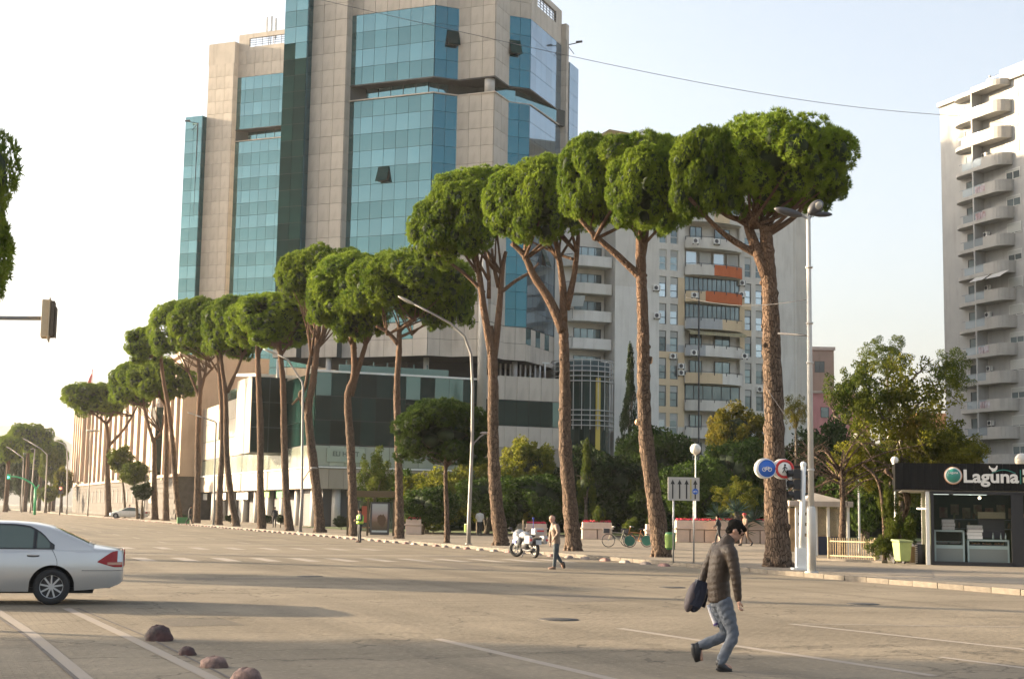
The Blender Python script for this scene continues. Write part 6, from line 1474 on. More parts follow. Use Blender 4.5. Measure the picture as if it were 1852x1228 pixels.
# ================================================================== food kiosk at the right edge
D_ = 51.9; a = at(1678, 1027, D_); KX, KY = a.x, D_
KR = R(-13.5); kk = thing('kiosk', 'black food kiosk with a bright name sign and glass front at the right edge', 'kiosk', (KX, KY, .12), KR); f = lambda px, py: at(px, py, D_)-Vector((KX, KY, .12))
_kd = Vector((math.cos(KR), math.sin(KR)))
def X(px):
    r = ray(px, 940); return (r.x*KY-r.y*KX)/(r.y*_kd.x-r.x*_kd.y)
def KP(x, y, z): return (KX+x*math.cos(KR)-y*math.sin(KR), KY+x*math.sin(KR)+y*math.cos(KR), .12+z)
Z = lambda py: f(1700, py).z
M_kb = mat('kiosk_black_boards', (.007, .007, .008), .6, spec=.15, c2=(.012, .012, .011), scale=5, stretch=(3, 3, .2)); xl, xr = X(1621), X(1852)+4.5
zt, zb = Z(838), Z(886)
n_ = 36
fa = MB().box(((xl+xr)/2, 1.9, (zt+zb)/2), (xr-xl-.06, 3.9, zt-zb-.04)).build('roof', M_black, kk)
pl = MB().box((0, 0, 0), ((xr-xl)/n_-.012, .04, zt-zb)).mesh('fascia_board', M_kb)
for i in range(n_): link('fascia_board', pl, kk, (xl+(xr-xl)*(i+.5)/n_, -.09+random.uniform(-.004, .004), (zt+zb)/2))
for i in range(12): link('fascia_board', pl, kk, (xl-.0, .1+i*.32, (zt+zb)/2), (0, 0, R(90)))
MB().box(((X(1632)+xr)/2, 1.9, zb-.03), (xr-X(1632), 3.6, .05)).build('ceiling', M_whitewall, kk)
MB().box((X(1678), .05, zb/2-.03), (.13, .13, zb-.06)).build('corner_post', M_white, kk)
MB().box((X(1678), 3.4, zb/2-.03), (.13, .13, zb-.06)).build('corner_post', M_white, kk)
MB().bar((X(1660), .4, Z(920)), (X(1677), .05, Z(920)), .06).build('side_rail', M_white, kk)
# room
mb = MB(); x0 = X(1686); mb.box(((x0+xr)/2, 3.6, zb/2), (xr-x0, .1, zb-.08)); mb.box((x0, 1.9, zb/2), (.08, 3.4, zb-.08)); mb.build('wall', mat('kiosk_inside', (.05, .06, .02), .6, var=.2, scale=1), kk)
MB().box(((x0+xr)/2, 1.9, .02), (xr-x0, 3.4, .05)).build('floor_slab', M_dark, kk)
mb = MB()
for px in (1686, 1832): mb.box((X(px), .0, zb/2-.04), (.12, .12, zb-.1))
mb.box((X(1840), .0, zb/2-.04), (.4, .1, zb-.1)); mb.box(((x0+xr)/2, 0, zb-.1), (xr-x0, .1, .1)); mb.box(((x0+xr)/2, 0, .07), (xr-x0, .12, .14)); mb.build('front_frame', M_black, kk)
gl = mat('kiosk_glass', (.02, .03, .03), .02, alpha=.22, spec=.35)
MB().box(((X(1688)+X(1830))/2, -.0, (zb+Z(960))/2), (X(1829)-X(1689), .015, zb-Z(960)-.12)).build('glass_pane', gl, kk)
MB().box((X(1846)+.9, -.0, zb/2), (1.6, .015, zb-.3)).build('glass_pane', gl, kk)
for u in (1705, 1745, 1775): MB().box((X(u), 1.2, zb-.12), (.6, .1, .04)).build('strip_light', mat('strip_light', (.8, .85, .8), .4, emit=(.75, .85, .75, 1.2)), kk)
MB().ball((X(1775), .6, Z(899)), .05, 10, 6).build('spot_lamp', mat('spot_lamp', (1, .9, .7), .4, emit=(1, .85, .55, 6)), kk)
# sign: round badge, lettering, bird, arc
LET = mat('sign_letters', (.72, .7, .66), .5)
lx0, lx1 = X(1744), X(1844); zc = Z(870.5); 
o = text_mesh('Laguna', 1, .03, LET, 'lettering', kk, (0, 0, 0), (R(90), 0, 0), .028, 'LEFT')
w_ = max(v.co.x for v in o.data.vertices)-min(v.co.x for v in o.data.vertices); xm = min(v.co.x for v in o.data.vertices)
hL = max(v.co.y for v in o.data.vertices); s_ = (Z(849)-Z(871.5))/hL; sx_ = (lx1-lx0)/w_
o.scale = (sx_, s_, 1); o.location = (lx0-xm*sx_, -.15, Z(871.5))
bx, bz = X(1799), Z(848)
mb = MB(); mb.plate([(bx-.16, bz+.13), (bx-.1, bz+.06), (bx-.01, bz+.03), (bx+.05, bz+.05), (bx+.1, bz+.14), (bx+.13, bz+.12), (bx+.11, bz+.0), (bx+.05, bz-.07), (bx-.06, bz-.09), (bx-.1, bz-.02), (bx-.16, bz+.04)], -.17, -.13); mb.build('bird_emblem', LET, kk)
mb = MB(); P = [(X(1795)+(X(1838)-X(1795))*i/12, -.14, Z(855)+.12*math.sin(math.pi*i/12)) for i in range(13)]; mb.tube(P, .016, 6); mb.build('teal_arc', mat('sign_teal', (.03, .22, .18), .5), kk)
MB().box((X(1847), -.13, Z(861)), (.03, .03, .5)).build('divider', mat('sign_teal', (.03, .22, .18), .5), kk)
text_mesh('B', .26, .02, LET, 'lettering', kk, (X(1850.5), -.15, Z(857)), (R(90), 0, 0), .01, 'LEFT'); text_mesh('F', .26, .02, mat('sign_letters_warm', (.7, .62, .42), .5), 'lettering', kk, (X(1850.5), -.15, Z(871)), (R(90), 0, 0), .01, 'LEFT')
MY = Matrix.Rotation(R(90), 3, 'X'); cx, cz_ = X(1725), Z(860)
MB().lathe([(.001, 0), (.318, 0), (.318, .03), (.001, .03)], (cx, -.12, cz_), 36, MY).build('badge_rim', mat('sign_orange', (.6, .27, .12), .5), kk)
MB().lathe([(.001, 0), (.295, 0), (.295, .03), (.001, .03)], (cx, -.13, cz_), 36, MY).build('badge_ring', LET, kk)
bd = MB().lathe([(.001, 0), (.25, 0), (.25, .03), (.001, .03)], (cx, -.14, cz_), 36, MY).build('badge', mat('badge_teal', (.02, .2, .16), .4, c2=(.05, .28, .22), scale=3), kk)
text_mesh('Laguna', .12, .005, LET, 'lettering', bd, (cx, -.178, cz_+.07), (R(90), 0, 0), .002)
# display counters and things on them
M_al = mat('teal_white_counter', (.33, .42, .4), .4); M_shelf = mat('shelf_grey', (.2, .22, .2), .5)
def fridge(px0, px1, pyt, label):
    x0, x1 = X(px0), X(px1); h = Z(pyt); t = thing('display_fridge', label, 'display fridge', KP(x0, .35, 0), KR); w = x1-x0
    mb = MB()
    for x in (0.03, w-.03): mb.box((x, 0, h/2), (.06, .06, h)); mb.box((x, .7, h/2), (.06, .06, h))
    mb.box((w/2, .35, h-.03), (w, .76, .06)); mb.build('frame', M_al, t)
    MB().box((w/2, .35, .32), (w-.04, .72, .56)).build('base', M_shelf, t); MB().box((w/2, .3, .66), (w-.06, .6, .12)).build('tray', M_al, t)
    MB().box((w/2, .35, h-.42), (w-.1, .6, .03)).build('shelf', M_al, t)
    MB().box((w/2, -.01, (h+.7)/2), (w-.1, .01, h-.75)).build('glass_pane', gl, t)
fridge(1690, 1745, 958, 'taller glass display counter at the left inside the kiosk')
fridge(1750, 1826, 974, 'wider lower glass display counter right of the taller one')
def boxes(px, pyb, w, n, dz, label0, label1, D0):
    for i in range(n):
        o = MB().box((0, 0, dz/2), (w, .42, dz-.012), rz=random.uniform(-.06, .06)).build('takeaway_box', M_white, None, KP(X(px)+random.uniform(-.02, .02), D0, Z(pyb)+i*dz), KR); tag(o, [label0, label1][0] if n == 1 else (label0 % ['lowest', 'second', 'third', 'topmost'][i]), 'takeaway box', 'takeaway boxes stacked on the kiosk counters')
boxes(1717, 957.5, .44, 3, .125, 'white takeaway box, %s of the left stack on the taller counter', '', .6)
boxes(1764, 973.5, .52, 4, .125, 'white takeaway box, %s of the right stack on the wider counter', '', .55)
t = thing('toaster_cabinet', 'beige topped glass food warmer standing on the right counter', 'food warmer', KP(X(1796), .7, Z(974)), KR)
MB().box((0, 0, .87), (.95, .5, .24)).build('top', mat('warmer_beige', (.35, .31, .18), .6), t, bevel=.02); MB().box((0, .1, .4), (.9, .3, .7)).build('cabinet', M_dark, t)
for i, dx in enumerate((-.05, .22, .38)): 
    o = MB().lathe([(.001, 0), (.035, 0), (.035, .14), (.013, .2), (.013, .25), (.001, .25)], (0, 0, 0), 10).build('bottle', mat('bottle_glass', (.3, .36, .33), .1), None, KP(X(1800)+dx, .42, Z(974))); tag(o, ['small clear bottle, leftmost of three before the food warmer', 'small clear bottle in the middle before the food warmer', 'small clear bottle at the right end of the counter'][i], 'bottle', 'bottles on the kiosk counter')
t = thing('drinks_fridge', 'upright drinks fridge cut by the right edge of the photo', 'fridge', KP(X(1846)+.5, .5, 0), KR); MB().box((0, .3, .9), (.9, .6, 1.7)).build('body', M_dark, t); MB().box((0, -.03, 1.1), (.7, .02, 1.1)).build('glass_door', M_darkglass, t); MB().box((0, -.03, .3), (.7, .03, .25)).build('grille', M_white, t)
# kerb ramp / step at the right
tag(MB().prism([tuple(G(1500, 1041)[:2]), tuple(G(1690, 1052)[:2]), tuple(G(1684, 1038)[:2]), tuple(G(1540, 1033)[:2])], 0, .128).build('kerb_ramp', M_kerb), 'worn low concrete kerb ramp in front of the kiosk', 'kerb ramp')

# filled rolls and cakes on trays behind the counter glass, notes on the back wall
M_roll = mat('baked_crust', (.35, .19, .08), .7, var=.3, scale=9); M_tray = mat('tray_metal', (.4, .4, .4), .35, .7)
for i, (px, dz, lb) in enumerate(((1706, .78, 'tray of small pastries at the left in the taller counter'), (1728, .78, 'tray of small pastries at the right in the taller counter'), (1766, .74, 'tray of pastries at the left in the wider counter'), (1786, .74, 'tray of pastries in the middle of the wider counter'), (1808, .74, 'tray of pastries at the right in the wider counter'))):
    t = thing('pastry_tray', lb, 'tray', KP(X(px), .6, dz), KR, 'pastry trays in the kiosk counters'); MB().box((0, 0, .01), (.36, .3, .02)).build('tray', M_tray, t)
    for a_ in (-.11, 0, .11):
        for b_ in (-.09, .03): MB().ball((a_, b_, .05), .05, 8, 5, (1, .8, .7)).build('pastry', M_roll, t)
mb = MB()
for i in range(7): mb.box((x0+.6+i*.42, 3.5, 1.9+.12*(i % 2)), (.3, .02, .4))
mb.build('menu_card', mat('menu_card', (.4, .36, .2), .7, c2=(.2, .08, .05), scale=3), kk)
for z in (1.3, 1.65):
    MB().box((x0+2.2, 3.35, z), (3.2, .3, .03)).build('shelf', M_shelf, kk)
mb = MB()
for i in range(16): mb.cyl((x0+.8+i*.18, 3.35, 1.32+.35*(i % 2)), (x0+.8+i*.18, 3.35, 1.54+.35*(i % 2)), .04, n=8)
tag(mb.build('shelf_goods', mat('shelf_goods', (.25, .1, .04), .5, c2=(.3, .3, .12), scale=4), kk), kind='stuff')
# ================================================================== silver saloon car
def interp(tab, x):
    if x <= tab[0][0]: return tab[0][1]
    for (a, u), (b, v) in zip(tab, tab[1:]):
        if x <= b: t = (x-a)/(b-a); t = t*t*(3-2*t) if len(tab) > 40 else t; return u+(v-u)*t
    return tab[-1][1]
CW = [(-1.21, .70), (-1.18, .76), (-1.0, .845), (-.6, .885), (0, .905), (1.5, .91), (2.7, .9), (3.2, .86), (3.55, .74), (3.68, .6)]
CLOW = [(-1.21, .42), (-1.15, .36), (-1.0, .3), (-.6, .26), (0, .23), (3.2, .22), (3.68, .3)]
CSH = [(-1.21, .86), (-1.12, .945), (-.6, .955), (0, .95), (1.5, .92), (2.5, .88), (3.2, .76), (3.68, .58)]
CDK = [(-1.21, .88), (-1.15, .975), (-.66, 1.045), (0, 1.0), (2.4, .98), (2.6, .95), (3.3, .83), (3.68, .62)]
CRF = [(-.68, 1.04), (-.5, 1.125), (-.3, 1.215), (-.1, 1.3), (.1, 1.365), (.35, 1.41), (.7, 1.435), (1.15, 1.44), (1.45, 1.41), (1.7, 1.34), (2.0, 1.21), (2.3, 1.07), (2.52, .97)]
WB = 2.85; RW = .315; RA = .385
def carw(x): return interp(CW, x)
def side_y(x, z):
    w = carw(x); zl, zh = interp(CLOW, x), interp(CSH, x); u = max(0, min(1, (z-zl)/(zh-zl)))
    return w*(.93+.07*math.sin(min(1, u/.45)*math.pi/2)-.055*max(0, (u-.55)/.45)**1.6)+(.012 if abs(z-.5) < .03 else 0)*0
def gh_y(x, z):       # greenhouse flank
    zb, zr = interp(CSH, x), interp(CRF, x); u = (z-zb)/max(.01, (1.42-zb)); return carw(x)*.945-.235*max(0, u)**1.15
M_silver = mat('silver_paint', (.54, .535, .52), .32, .5, coat=.5)
nt = M_silver.node_tree
M_cglass = mat('car_glass', (.1, .13, .11), .05, .35, spec=.9)
def car(label, loc, rz, paint, name='car', group=None):
    t = thing(name, label, 'car', loc, rz, group)
    def lowz(x):
        z = interp(CLOW, x)
        for xc in (0, WB):
            if abs(x-xc) < RA: z = max(z, RW+math.sqrt(RA**2-(x-xc)**2)*.98)
        return z
    xs = sorted(set([-1.21, -1.19, -1.15, -1.1]+[i*.07-1.03 for i in range(67)]+[c+RA*math.cos(R(a)) for c in (0, WB) for a in range(0, 181, 12)]+[3.6, 3.65, 3.68])); xs = [x for x in xs if x <= 3.68]
    mb = MB(); nz = 12
    for sgn in (1, -1):
        V = []
        for x in xs:
            zl, zh = lowz(x), interp(CSH, x)
            for j in range(nz+1):
                z = zl+(zh-zl)*j/nz; V.append((x, sgn*side_y(x, z), z))
            w = side_y(x, zh); zd = interp(CDK, x)
            for j in range(1, 7): u = j/6; V.append((x, sgn*w*(1-u), zh+(zd-zh)*math.sin(u*math.pi/2)**.7))
        m_ = nz+7; mb.add(V, [(i*m_+j, (i+1)*m_+j, (i+1)*m_+j+1, i*m_+j+1) for i in range(len(xs)-1) for j in range(m_-1)], True)
    # tail and nose closures
    for x, d in ((-1.21, 1), (3.68, -1)):
        P = []
        for sgn in (1, -1):
            col_ = [(x, sgn*side_y(x, interp(CLOW, x)+(interp(CSH, x)-interp(CLOW, x))*j/nz), interp(CLOW, x)+(interp(CSH, x)-interp(CLOW, x))*j/nz) for j in range(nz+1)]; P.append(col_)
        V = P[0]+P[1]; mb.add(V, [(j, j+1, nz+2+j, nz+1+j) for j in range(nz)], True)
        mb.add([(x, side_y(x, interp(CSH, x)), interp(CSH, x)), (x, 0, interp(CDK, x)), (x, -side_y(x, interp(CSH, x)), interp(CSH, x))], [(0, 1, 2)])
    mb.build('body', paint, t)
    # greenhouse shell
    mb = MB(); gx = [-.68, -.6, -.5, -.4, -.3, -.2, -.1, .0, .1, .22, .35, .5, .7, .9, 1.15, 1.3, 1.45, 1.58, 1.7, 1.85, 2.0, 2.15, 2.3, 2.42, 2.52]
    cols = [-1, -.93, -.84, -.5, 0, .5, .84, .93, 1]
    V = []; rows = []
    for x in gx:
        zb, zr = interp(CSH, x)-.01, interp(CRF, x); r = []
        for s_ in (1, -1):
            pass
        yt = gh_y(x, zr-.04)
        L_ = [(x, gh_y(x, zb)*1, zb)]+[(x, gh_y(x, zb+(zr-.04-zb)*k/4), zb+(zr-.04-zb)*k/4) for k in range(1, 5)]+[(x, yt*.93, zr-.012), (x, yt*.8, zr), (x, yt*.4, zr+.012), (x, 0, zr+.016)]
        L_ += [(a, -b, c) for a, b, c in L_[-2::-1]]; rows.append(L_)
    n_ = len(rows[0]); V = [p for r in rows for p in r]
    for i in range(len(rows)-1):
        for j in range(n_-1):
            g_ = (-.62 < (gx[i]+gx[i+1])/2 < .03 or (gx[i]+gx[i+1])/2 > 1.5 and gx[i+1] < 2.5) and 5 < j+.5 < n_-6
            mb.k = 1 if g_ else 0; b0 = len(mb.v)
            mb.add([V[i*n_+j], V[(i+1)*n_+j], V[(i+1)*n_+j+1], V[i*n_+j+1]], [(0, 1, 2, 3)], True)
    mb.build('roof', [paint, M_cglass], t)
    def patch(x0, x1, zlo, zhi, fn, off, name, m, n=14, k=4, sides=(1, -1), parent=None):
        for sg in sides:
            mb = MB(); V = []
            for i in range(n+1):
                x = x0+(x1-x0)*i/n; a, b = zlo(x), zhi(x)
                for j in range(k+1): z = a+(b-a)*j/k; V.append((x, sg*(fn(x, z)+off), z))
            mb.add(V, [(i*(k+1)+j, (i+1)*(k+1)+j, (i+1)*(k+1)+j+1, i*(k+1)+j+1) for i in range(n) for j in range(k)], True)
            o = mb.build(name, m, parent or t)
        return o
    top = lambda x: interp([(.02, 1.01), (.12, 1.14), (.25, 1.25), (.42, 1.335), (.7, 1.37), (1.15, 1.375), (1.4, 1.345), (1.7, 1.22), (2.0, 1.06), (2.15, 1.0)], x)
    bot = lambda x: .985
    patch(-.02, 2.2, lambda x: .965, lambda x: min(interp(CRF, x)-.035, top(x)+.035), gh_y, .004, 'window_trim', M_black, 26)
    patch(.06, .28, bot, top, gh_y, .009, 'side_window', M_cglass, 6); patch(.31, 1.08, bot, top, gh_y, .009, 'side_window', M_cglass, 14); patch(1.18, 2.05, bot, top, gh_y, .009, 'side_window', M_cglass, 14)
    patch(.31, .345, bot, top, gh_y, .012, 'window_post', M_black, 2)
    # seat seen dimly: pale belt diagonal is left to reflections
    M_gap = M_black
    for x0, x1, s_ in ((-.12, .28, 0), (1.13, 1.14, 1), (2.2, 2.21, 1)):
        mb = MB()
        for sg in (1, -1):
            P = [(x0+(x1-x0)*(1-math.cos(math.pi/2*i/10)) if False else x0+(x1-x0)*(i/10)**1.5, z) for i, z in [(i, .95-.62*i/10) for i in range(11)]]
            if s_ == 0: P = [(.02-.1*math.sin(min(1, i/4)*1.57)+.46*max(0, (i-4)/6)**1.2, .96-.66*i/10) for i in range(11)]
            mb.tube([(x, sg*(side_y(x, z)+.001), z) for x, z in P], .005, 4)
        mb.build('door_gap', M_gap, t)
    patch(-1.18, 3.5, lambda x: .52, lambda x: .555, side_y, .006, 'side_moulding', paint, 60, 1) if False else None
    mb = MB()
    for sg in (1, -1):
        P = [(-1.2+i*.05, .60) for i in range(int(.78/.05))]; mb.tube([(x, sg*(side_y(x, z)+.002), z) for x, z in P], .006, 4)
    mb.build('bumper_seam', M_dark, t)
    for sg in (1, -1):
        for hx in (.33, 1.45):
            mb = MB(); y = sg*(side_y(hx, .86)+.02); mb.ball((hx, y, .865), .1, 12, 6, (1, .14, .2)); mb.build('door_handle', paint, t); mb = MB(); mb.ball((hx, sg*(side_y(hx, .85)+.001), .85), .11, 12, 6, (1, .05, .28)); mb.build('handle_recess', M_dark, t)
    M_tl = mat('tail_lamp_red', (.28, .008, .01), .25, spec=.3); M_tl2 = mat('tail_lamp_amber', (.35, .12, .06), .15, coat=1); M_tlc = mat('lamp_clear', (.4, .42, .43), .15, .4)
    lo = lambda x: interp([(-1.195, .66), (-1.05, .66), (-.9, .7), (-.76, .745)], x); hi = lambda x: interp([(-1.195, .93), (-1.1, .95), (-1.0, .93), (-.9, .86), (-.76, .76)], x)
    patch(-1.19, -.76, lo, hi, side_y, .008, 'tail_lamp', M_tl, 12)
    patch(-1.18, -.93, lambda x: .70, lambda x: .745, side_y, .013, 'tail_lamp_band', M_tl2, 8, 1)
    patch(-1.195, -1.1, lambda x: .75, lambda x: .955, side_y, .012, 'tail_lamp_band', M_tlc, 4)
    mb = MB()
    for sg in (1, -1): mb.box((-1.215, sg*.56, .81), (.02, .26, .26))
    mb.build('tail_lamp', M_tl, t); mb = MB(); mb.box((-1.222, 0, .78), (.015, .52, .12)); mb.build('number_plate', M_white, t)
    mb = MB(); mb.box((-.95, 0, .33), (.1, 1.2, .1)); mb.box((1.4, 0, .24), (4.2, 1.3, .1)); mb.build('underside', M_black, t)
    mb = MB()
    for sg in (1, -1): mb.box((2.12, sg*1.0, 1.0), (.1, .16, .13))
    mb.build('mirror', paint, t, bevel=.02)
    mb = MB()
    for sg in (1, -1): mb.ball((3.5, sg*.62, .66), .2, 12, 6, (.7, .9, .5))
    mb.build('headlight', M_tlc, t)
    # interior masses visible through nothing but reflections: seats kept simple
    MBd = mat('wheel_alloy', (.5, .51, .52), .35, .6)
    for xc in (0, WB):
        for sg in (1, -1):
            wh = thing('wheel', None, None, (xc, sg*.77, RW)) if False else None
            mb = MB(); prof = [(.19, -.1), (.235, -.105), (.295, -.1), (.315, -.07), (.317, 0), (.315, .07), (.295, .1), (.235, .105), (.2, .09)]
            Mr = Matrix.Rotation(R(-90*sg), 3, 'X'); mb.lathe(prof, (xc, sg*.775, RW), 36, Mr, cap=False); ty = mb.build('wheel', mat('tyre_rubber', (.02, .02, .021), .75), t)
            mb = MB(); y = sg*.865
            mb.torus((xc, y-sg*.015, RW), .205, .014, 'Y', 36, 6); mb.cyl((xc, y-.03*sg, RW), (xc, y+.0*sg, RW), .045, n=14)
            for k in range(9):
                a = 2*math.pi*k/9+.2; c_, s_ = math.cos(a), math.sin(a); mb.bar((xc+c_*.03, y-.012*sg, RW+s_*.03), (xc+c_*.2, y-.018*sg, RW+s_*.2), .02, .03)
            mb.build('rim', MBd, ty); mb = MB(); mb.cyl((xc, sg*.76, RW), (xc, sg*.78, RW), .225, n=24); mb.build('brake_disc', M_dark, ty)
            mb = MB(); V = []; n_ = 20
            for i in range(n_+1):
                a = math.pi*i/n_
                V += [(xc+RA*math.cos(a), sg*(side_y(xc+RA*math.cos(a), RW+RA*math.sin(a))-.004), RW-.02+RA*math.sin(a)*.98+.02), (xc+RA*math.cos(a), sg*.5, RW+RA*math.sin(a)*.98)]
            mb.add(V, [(2*i, 2*i+2, 2*i+3, 2*i+1) for i in range(n_)], True); mb.add([(xc-RA, sg*.55, .2), (xc+RA, sg*.55, .2), (xc+RA, sg*.55, .72), (xc-RA, sg*.55, .72)], [(0, 1, 2, 3)]); mb.build('wheel_arch', M_black, t)
    return t
b = G(95, 1093); car('silver saloon car driving out of the photo at the left edge', (b.x-.24, b.y+.76, 0), R(195), M_silver)
def far_car(label, px, D_, m, rz):
    p = at(px, 930, D_); p.z = .12; return car(label, p, rz, m)
far_car('small white car parked beyond the short lamp at far left', 252, 186, mat('white_car_paint', (.65, .65, .63), .3, coat=.5), R(185))
# ================================================================== police motorcycle
MW = mat('white_fairing', (.36, .365, .38), .3, coat=.5); MBl = mat('police_blue', (.04, .07, .4), .4); MRd = mat('reflector_red', (.5, .05, .05), .4)
b = G(967, 1009); D_ = b.y
t = thing('police_motorcycle', 'white police motorcycle with blue markings parked at the kerb', 'motorcycle', (b.x, b.y, 0), math.atan2(1.35, -.72))
def mwheel(x, ang, nm):
    M_ = Matrix.Translation((x, 0, .32)) @ Matrix.Rotation(ang, 4, 'Z'); mb = MB(); k = len(mb.v); mb.torus((0, 0, 0), .25, .07, 'Y', 28, 8); mb.v = [tuple(M_ @ Vector(v)) for v in mb.v]; w = mb.build(nm, mat('tyre_rubber', (.02, .02, .021), .75), t)
    mb = MB(); mb.torus((0, 0, 0), .185, .015, 'Y', 24, 5); mb.cyl((0, -.05, 0), (0, .05, 0), .06)
    for i in range(6): a = i*math.pi/3; mb.bar((0, 0, 0), (.18*math.cos(a), 0, .18*math.sin(a)), .03)
    mb.v = [tuple(M_ @ Vector(v)) for v in mb.v]; mb.build('rim', M_steel, w)
mwheel(0, 0, 'wheel'); mwheel(1.5, R(38), 'wheel')
mb = MB(); mb.ball((.72, 0, .5), .26, 12, 8, (1.3, .75, .9)); mb.tube([(.72, .12, .3), (.3, .16, .27), (-.25, .17, .33)], [.04, .05, .07], 8); mb.bar((.1, 0, .35), (.6, 0, .6), .1); mb.ball((.15, 0, .6), .25, 12, 8, (1.5, .8, .55)); mb.build('engine', M_dark, t)
mb = MB(); mb.tube([(1.5, .09, .32), (1.28, .09, .85)], .03, 8); mb.tube([(1.5, -.09, .32), (1.28, -.09, .85)], .03, 8); mb.tube([(1.12, -.42, .98), (1.22, -.1, 1.0), (1.22, .1, 1.0), (1.12, .42, .98)], .018, 6); mb.build('fork_and_handlebar', M_steel, t)
mb = MB(); mb.ball((1.28, 0, .82), .28, 14, 9, (.95, .95, 1.0)); mb.ball((.86, 0, .84), .27, 14, 9, (1.25, .68, .62)); mb.ball((1.0, .25, .62), .17, 12, 8, (1.3, .5, 1.2)); mb.ball((1.0, -.25, .62), .17, 12, 8, (1.3, .5, 1.2)); mb.ball((1.5, 0, .64), .15, 12, 6, (1.2, .4, .3)); mb.build('fairing', MW, t)
mb = MB(); mb.box((1.02, .37, .62), (.22, .01, .14), rz=.1); mb.box((1.02, -.37, .62), (.22, .01, .14)); mb.build('blue_marking', MBl, t)
mb = MB(); V = []
for i in range(7):
    a = R(-60+20*i); V += [(1.36+.12*math.cos(a)-.1, .22*math.sin(a), .98), (1.2+.1*math.cos(a)-.1, .2*math.sin(a), 1.34-.1*abs(math.sin(a)))]
mb.add(V, [(2*i, 2*i+2, 2*i+3, 2*i+1) for i in range(6)], True); mb.build('windscreen', mat('smoked_screen', (.3, .28, .22), .1, alpha=.6), t)
mb = MB(); mb.ball((.42, 0, .84), .22, 12, 6, (1.6, .75, .35)); mb.build('seat', M_black, t)
mb = MB()
for y in (-.36, .36): mb.box((-.08, y*.92, .7), (.42, .17, .32))
mb.box((-.2, 0, 1.02), (.36, .4, .26)); mb.build('pannier', MW, t, bevel=.05)
mb = MB(); mb.box((-.44, 0, 1.05), (.01, .3, .06)); mb.box((-.34, .36, .7), (.01, .1, .08)); mb.box((-.34, -.36, .7), (.01, .1, .08)); mb.build('reflector', MRd, t)
MB().box((-.3, 0, .62), (.02, .24, .2), ry=.15).build('number_plate', MW, t); MB().box((-.2, 0, .74), (.22, .26, .08)).build('rear_mudguard', M_black, t)
mb = MB(); mb.ball((1.1, -.5, 1.12), .08, 8, 5, (.4, 1, .7)); mb.ball((1.1, .5, 1.12), .08, 8, 5, (.4, 1, .7)); mb.tube([(1.15, .3, 1.0), (1.1, .5, 1.1)], .012, 5); mb.tube([(1.15, -.3, 1.0), (1.1, -.5, 1.1)], .012, 5); mb.build('mirror', M_dark, t)
mb = MB(); mb.cyl((-.3, .25, 1.0), (-.3, .25, 1.5), .012, n=6); mb.cyl((-.3, .25, 1.5), (-.3, .25, 1.56), .04, n=10); mb.build('beacon_mast', MBl, t)
mb = MB(); mb.bar((.5, .15, .3), (.42, .36, .02), .03); mb.build('side_stand', M_dark, t)
# ================================================================== bicycles
def bike(label, px, D_, rz, frame, disc):
    p = at(px, 960, D_); p.z = .12; t = thing('bicycle', label, 'bicycle', p, rz, None)
    for x in (0, 1.05):
        mb = MB(); mb.torus((x, 0, .34), .31, .02, 'Y', 28, 6); w = mb.build('wheel', M_black, t); mb = MB()
        for i in range(10): a = i*.628; mb.bar((x, 0, .34), (x+.3*math.cos(a), 0, .34+.3*math.sin(a)), .005)
        mb.cyl((x, -.03, .34), (x, .03, .34), .03, n=8); mb.build('spokes', M_steel, w)
    mb = MB(); S = [((0, 0, .34), (.45, 0, .3)), ((.45, 0, .3), (.3, 0, .85)), ((0, 0, .34), (.34, 0, .72)), ((.34, 0, .7), (.88, 0, .74)), ((.45, 0, .3), (.9, 0, .68)), ((.88, 0, .9), (1.05, 0, .34)), ((.88, 0, .9), (.85, 0, 1.02))]
    for a, c_ in S: mb.cyl(a, c_, .018, n=8)
    mb.build('frame', frame, t); mb = MB(); mb.tube([(.75, -.28, 1.0), (.86, -.1, 1.03), (.86, .1, 1.03), (.75, .28, 1.0)], .013, 6); mb.build('handlebar', M_steel, t)
    MB().ball((.28, 0, .9), .12, 10, 5, (1.1, .6, .3)).build('saddle', M_black, t); mb = MB(); mb.cyl((0, -.035, .34), (0, -.03, .34), .26, n=24); mb.cyl((0, .03, .34), (0, .035, .34), .26, n=24); mb.build('wheel_cover', disc, t)
    mb = MB(); mb.box((1.15, 0, .8), (.3, .36, .22)); mb.build('basket', M_dark, t)
M_disc = mat('green_cover', (.02, .12, .09), .4)
bike('pale framed hire bicycle with a green rear wheel cover, left of the two', 1139, 70.5, R(180), mat('cream_frame', (.45, .42, .32), .4), M_disc)
bike('orange framed bicycle with a green wheel cover beside the second pine', 1170, 72, R(160), mat('orange_frame', (.55, .24, .08), .4), M_disc)
# ================================================================== people
def skin(name, verts, edges, mat_, parent=None, sub=2, root=0, smooth=True):
    """verts: (co, rx, ry)"""
    me = bpy.data.meshes.new(name); me.from_pydata([tuple(v[0]) for v in verts], edges, []); o = bpy.data.objects.new(name, me); col.objects.link(o)
    m = o.modifiers.new('skin', 'SKIN'); m.use_smooth_shade = True; m.branch_smoothing = .3
    for i, v in enumerate(verts): d = me.skin_vertices[0].data[i]; d.radius = (v[1], v[2] if len(v) > 2 else v[1]); d.use_root = (i == root)
    s = o.modifiers.new('sub', 'SUBSURF'); s.levels = sub; s.render_levels = sub
    dg = bpy.context.evaluated_depsgraph_get(); e = o.evaluated_get(dg); m2 = bpy.data.meshes.new_from_object(e); bpy.data.objects.remove(o)
    m2.materials.clear(); m2.materials.append(mat_); m2.polygons.foreach_set('use_smooth', [True]*len(m2.polygons)); m2.name = name
    return link(name, m2, parent)
def V3(*a): return Vector(a)
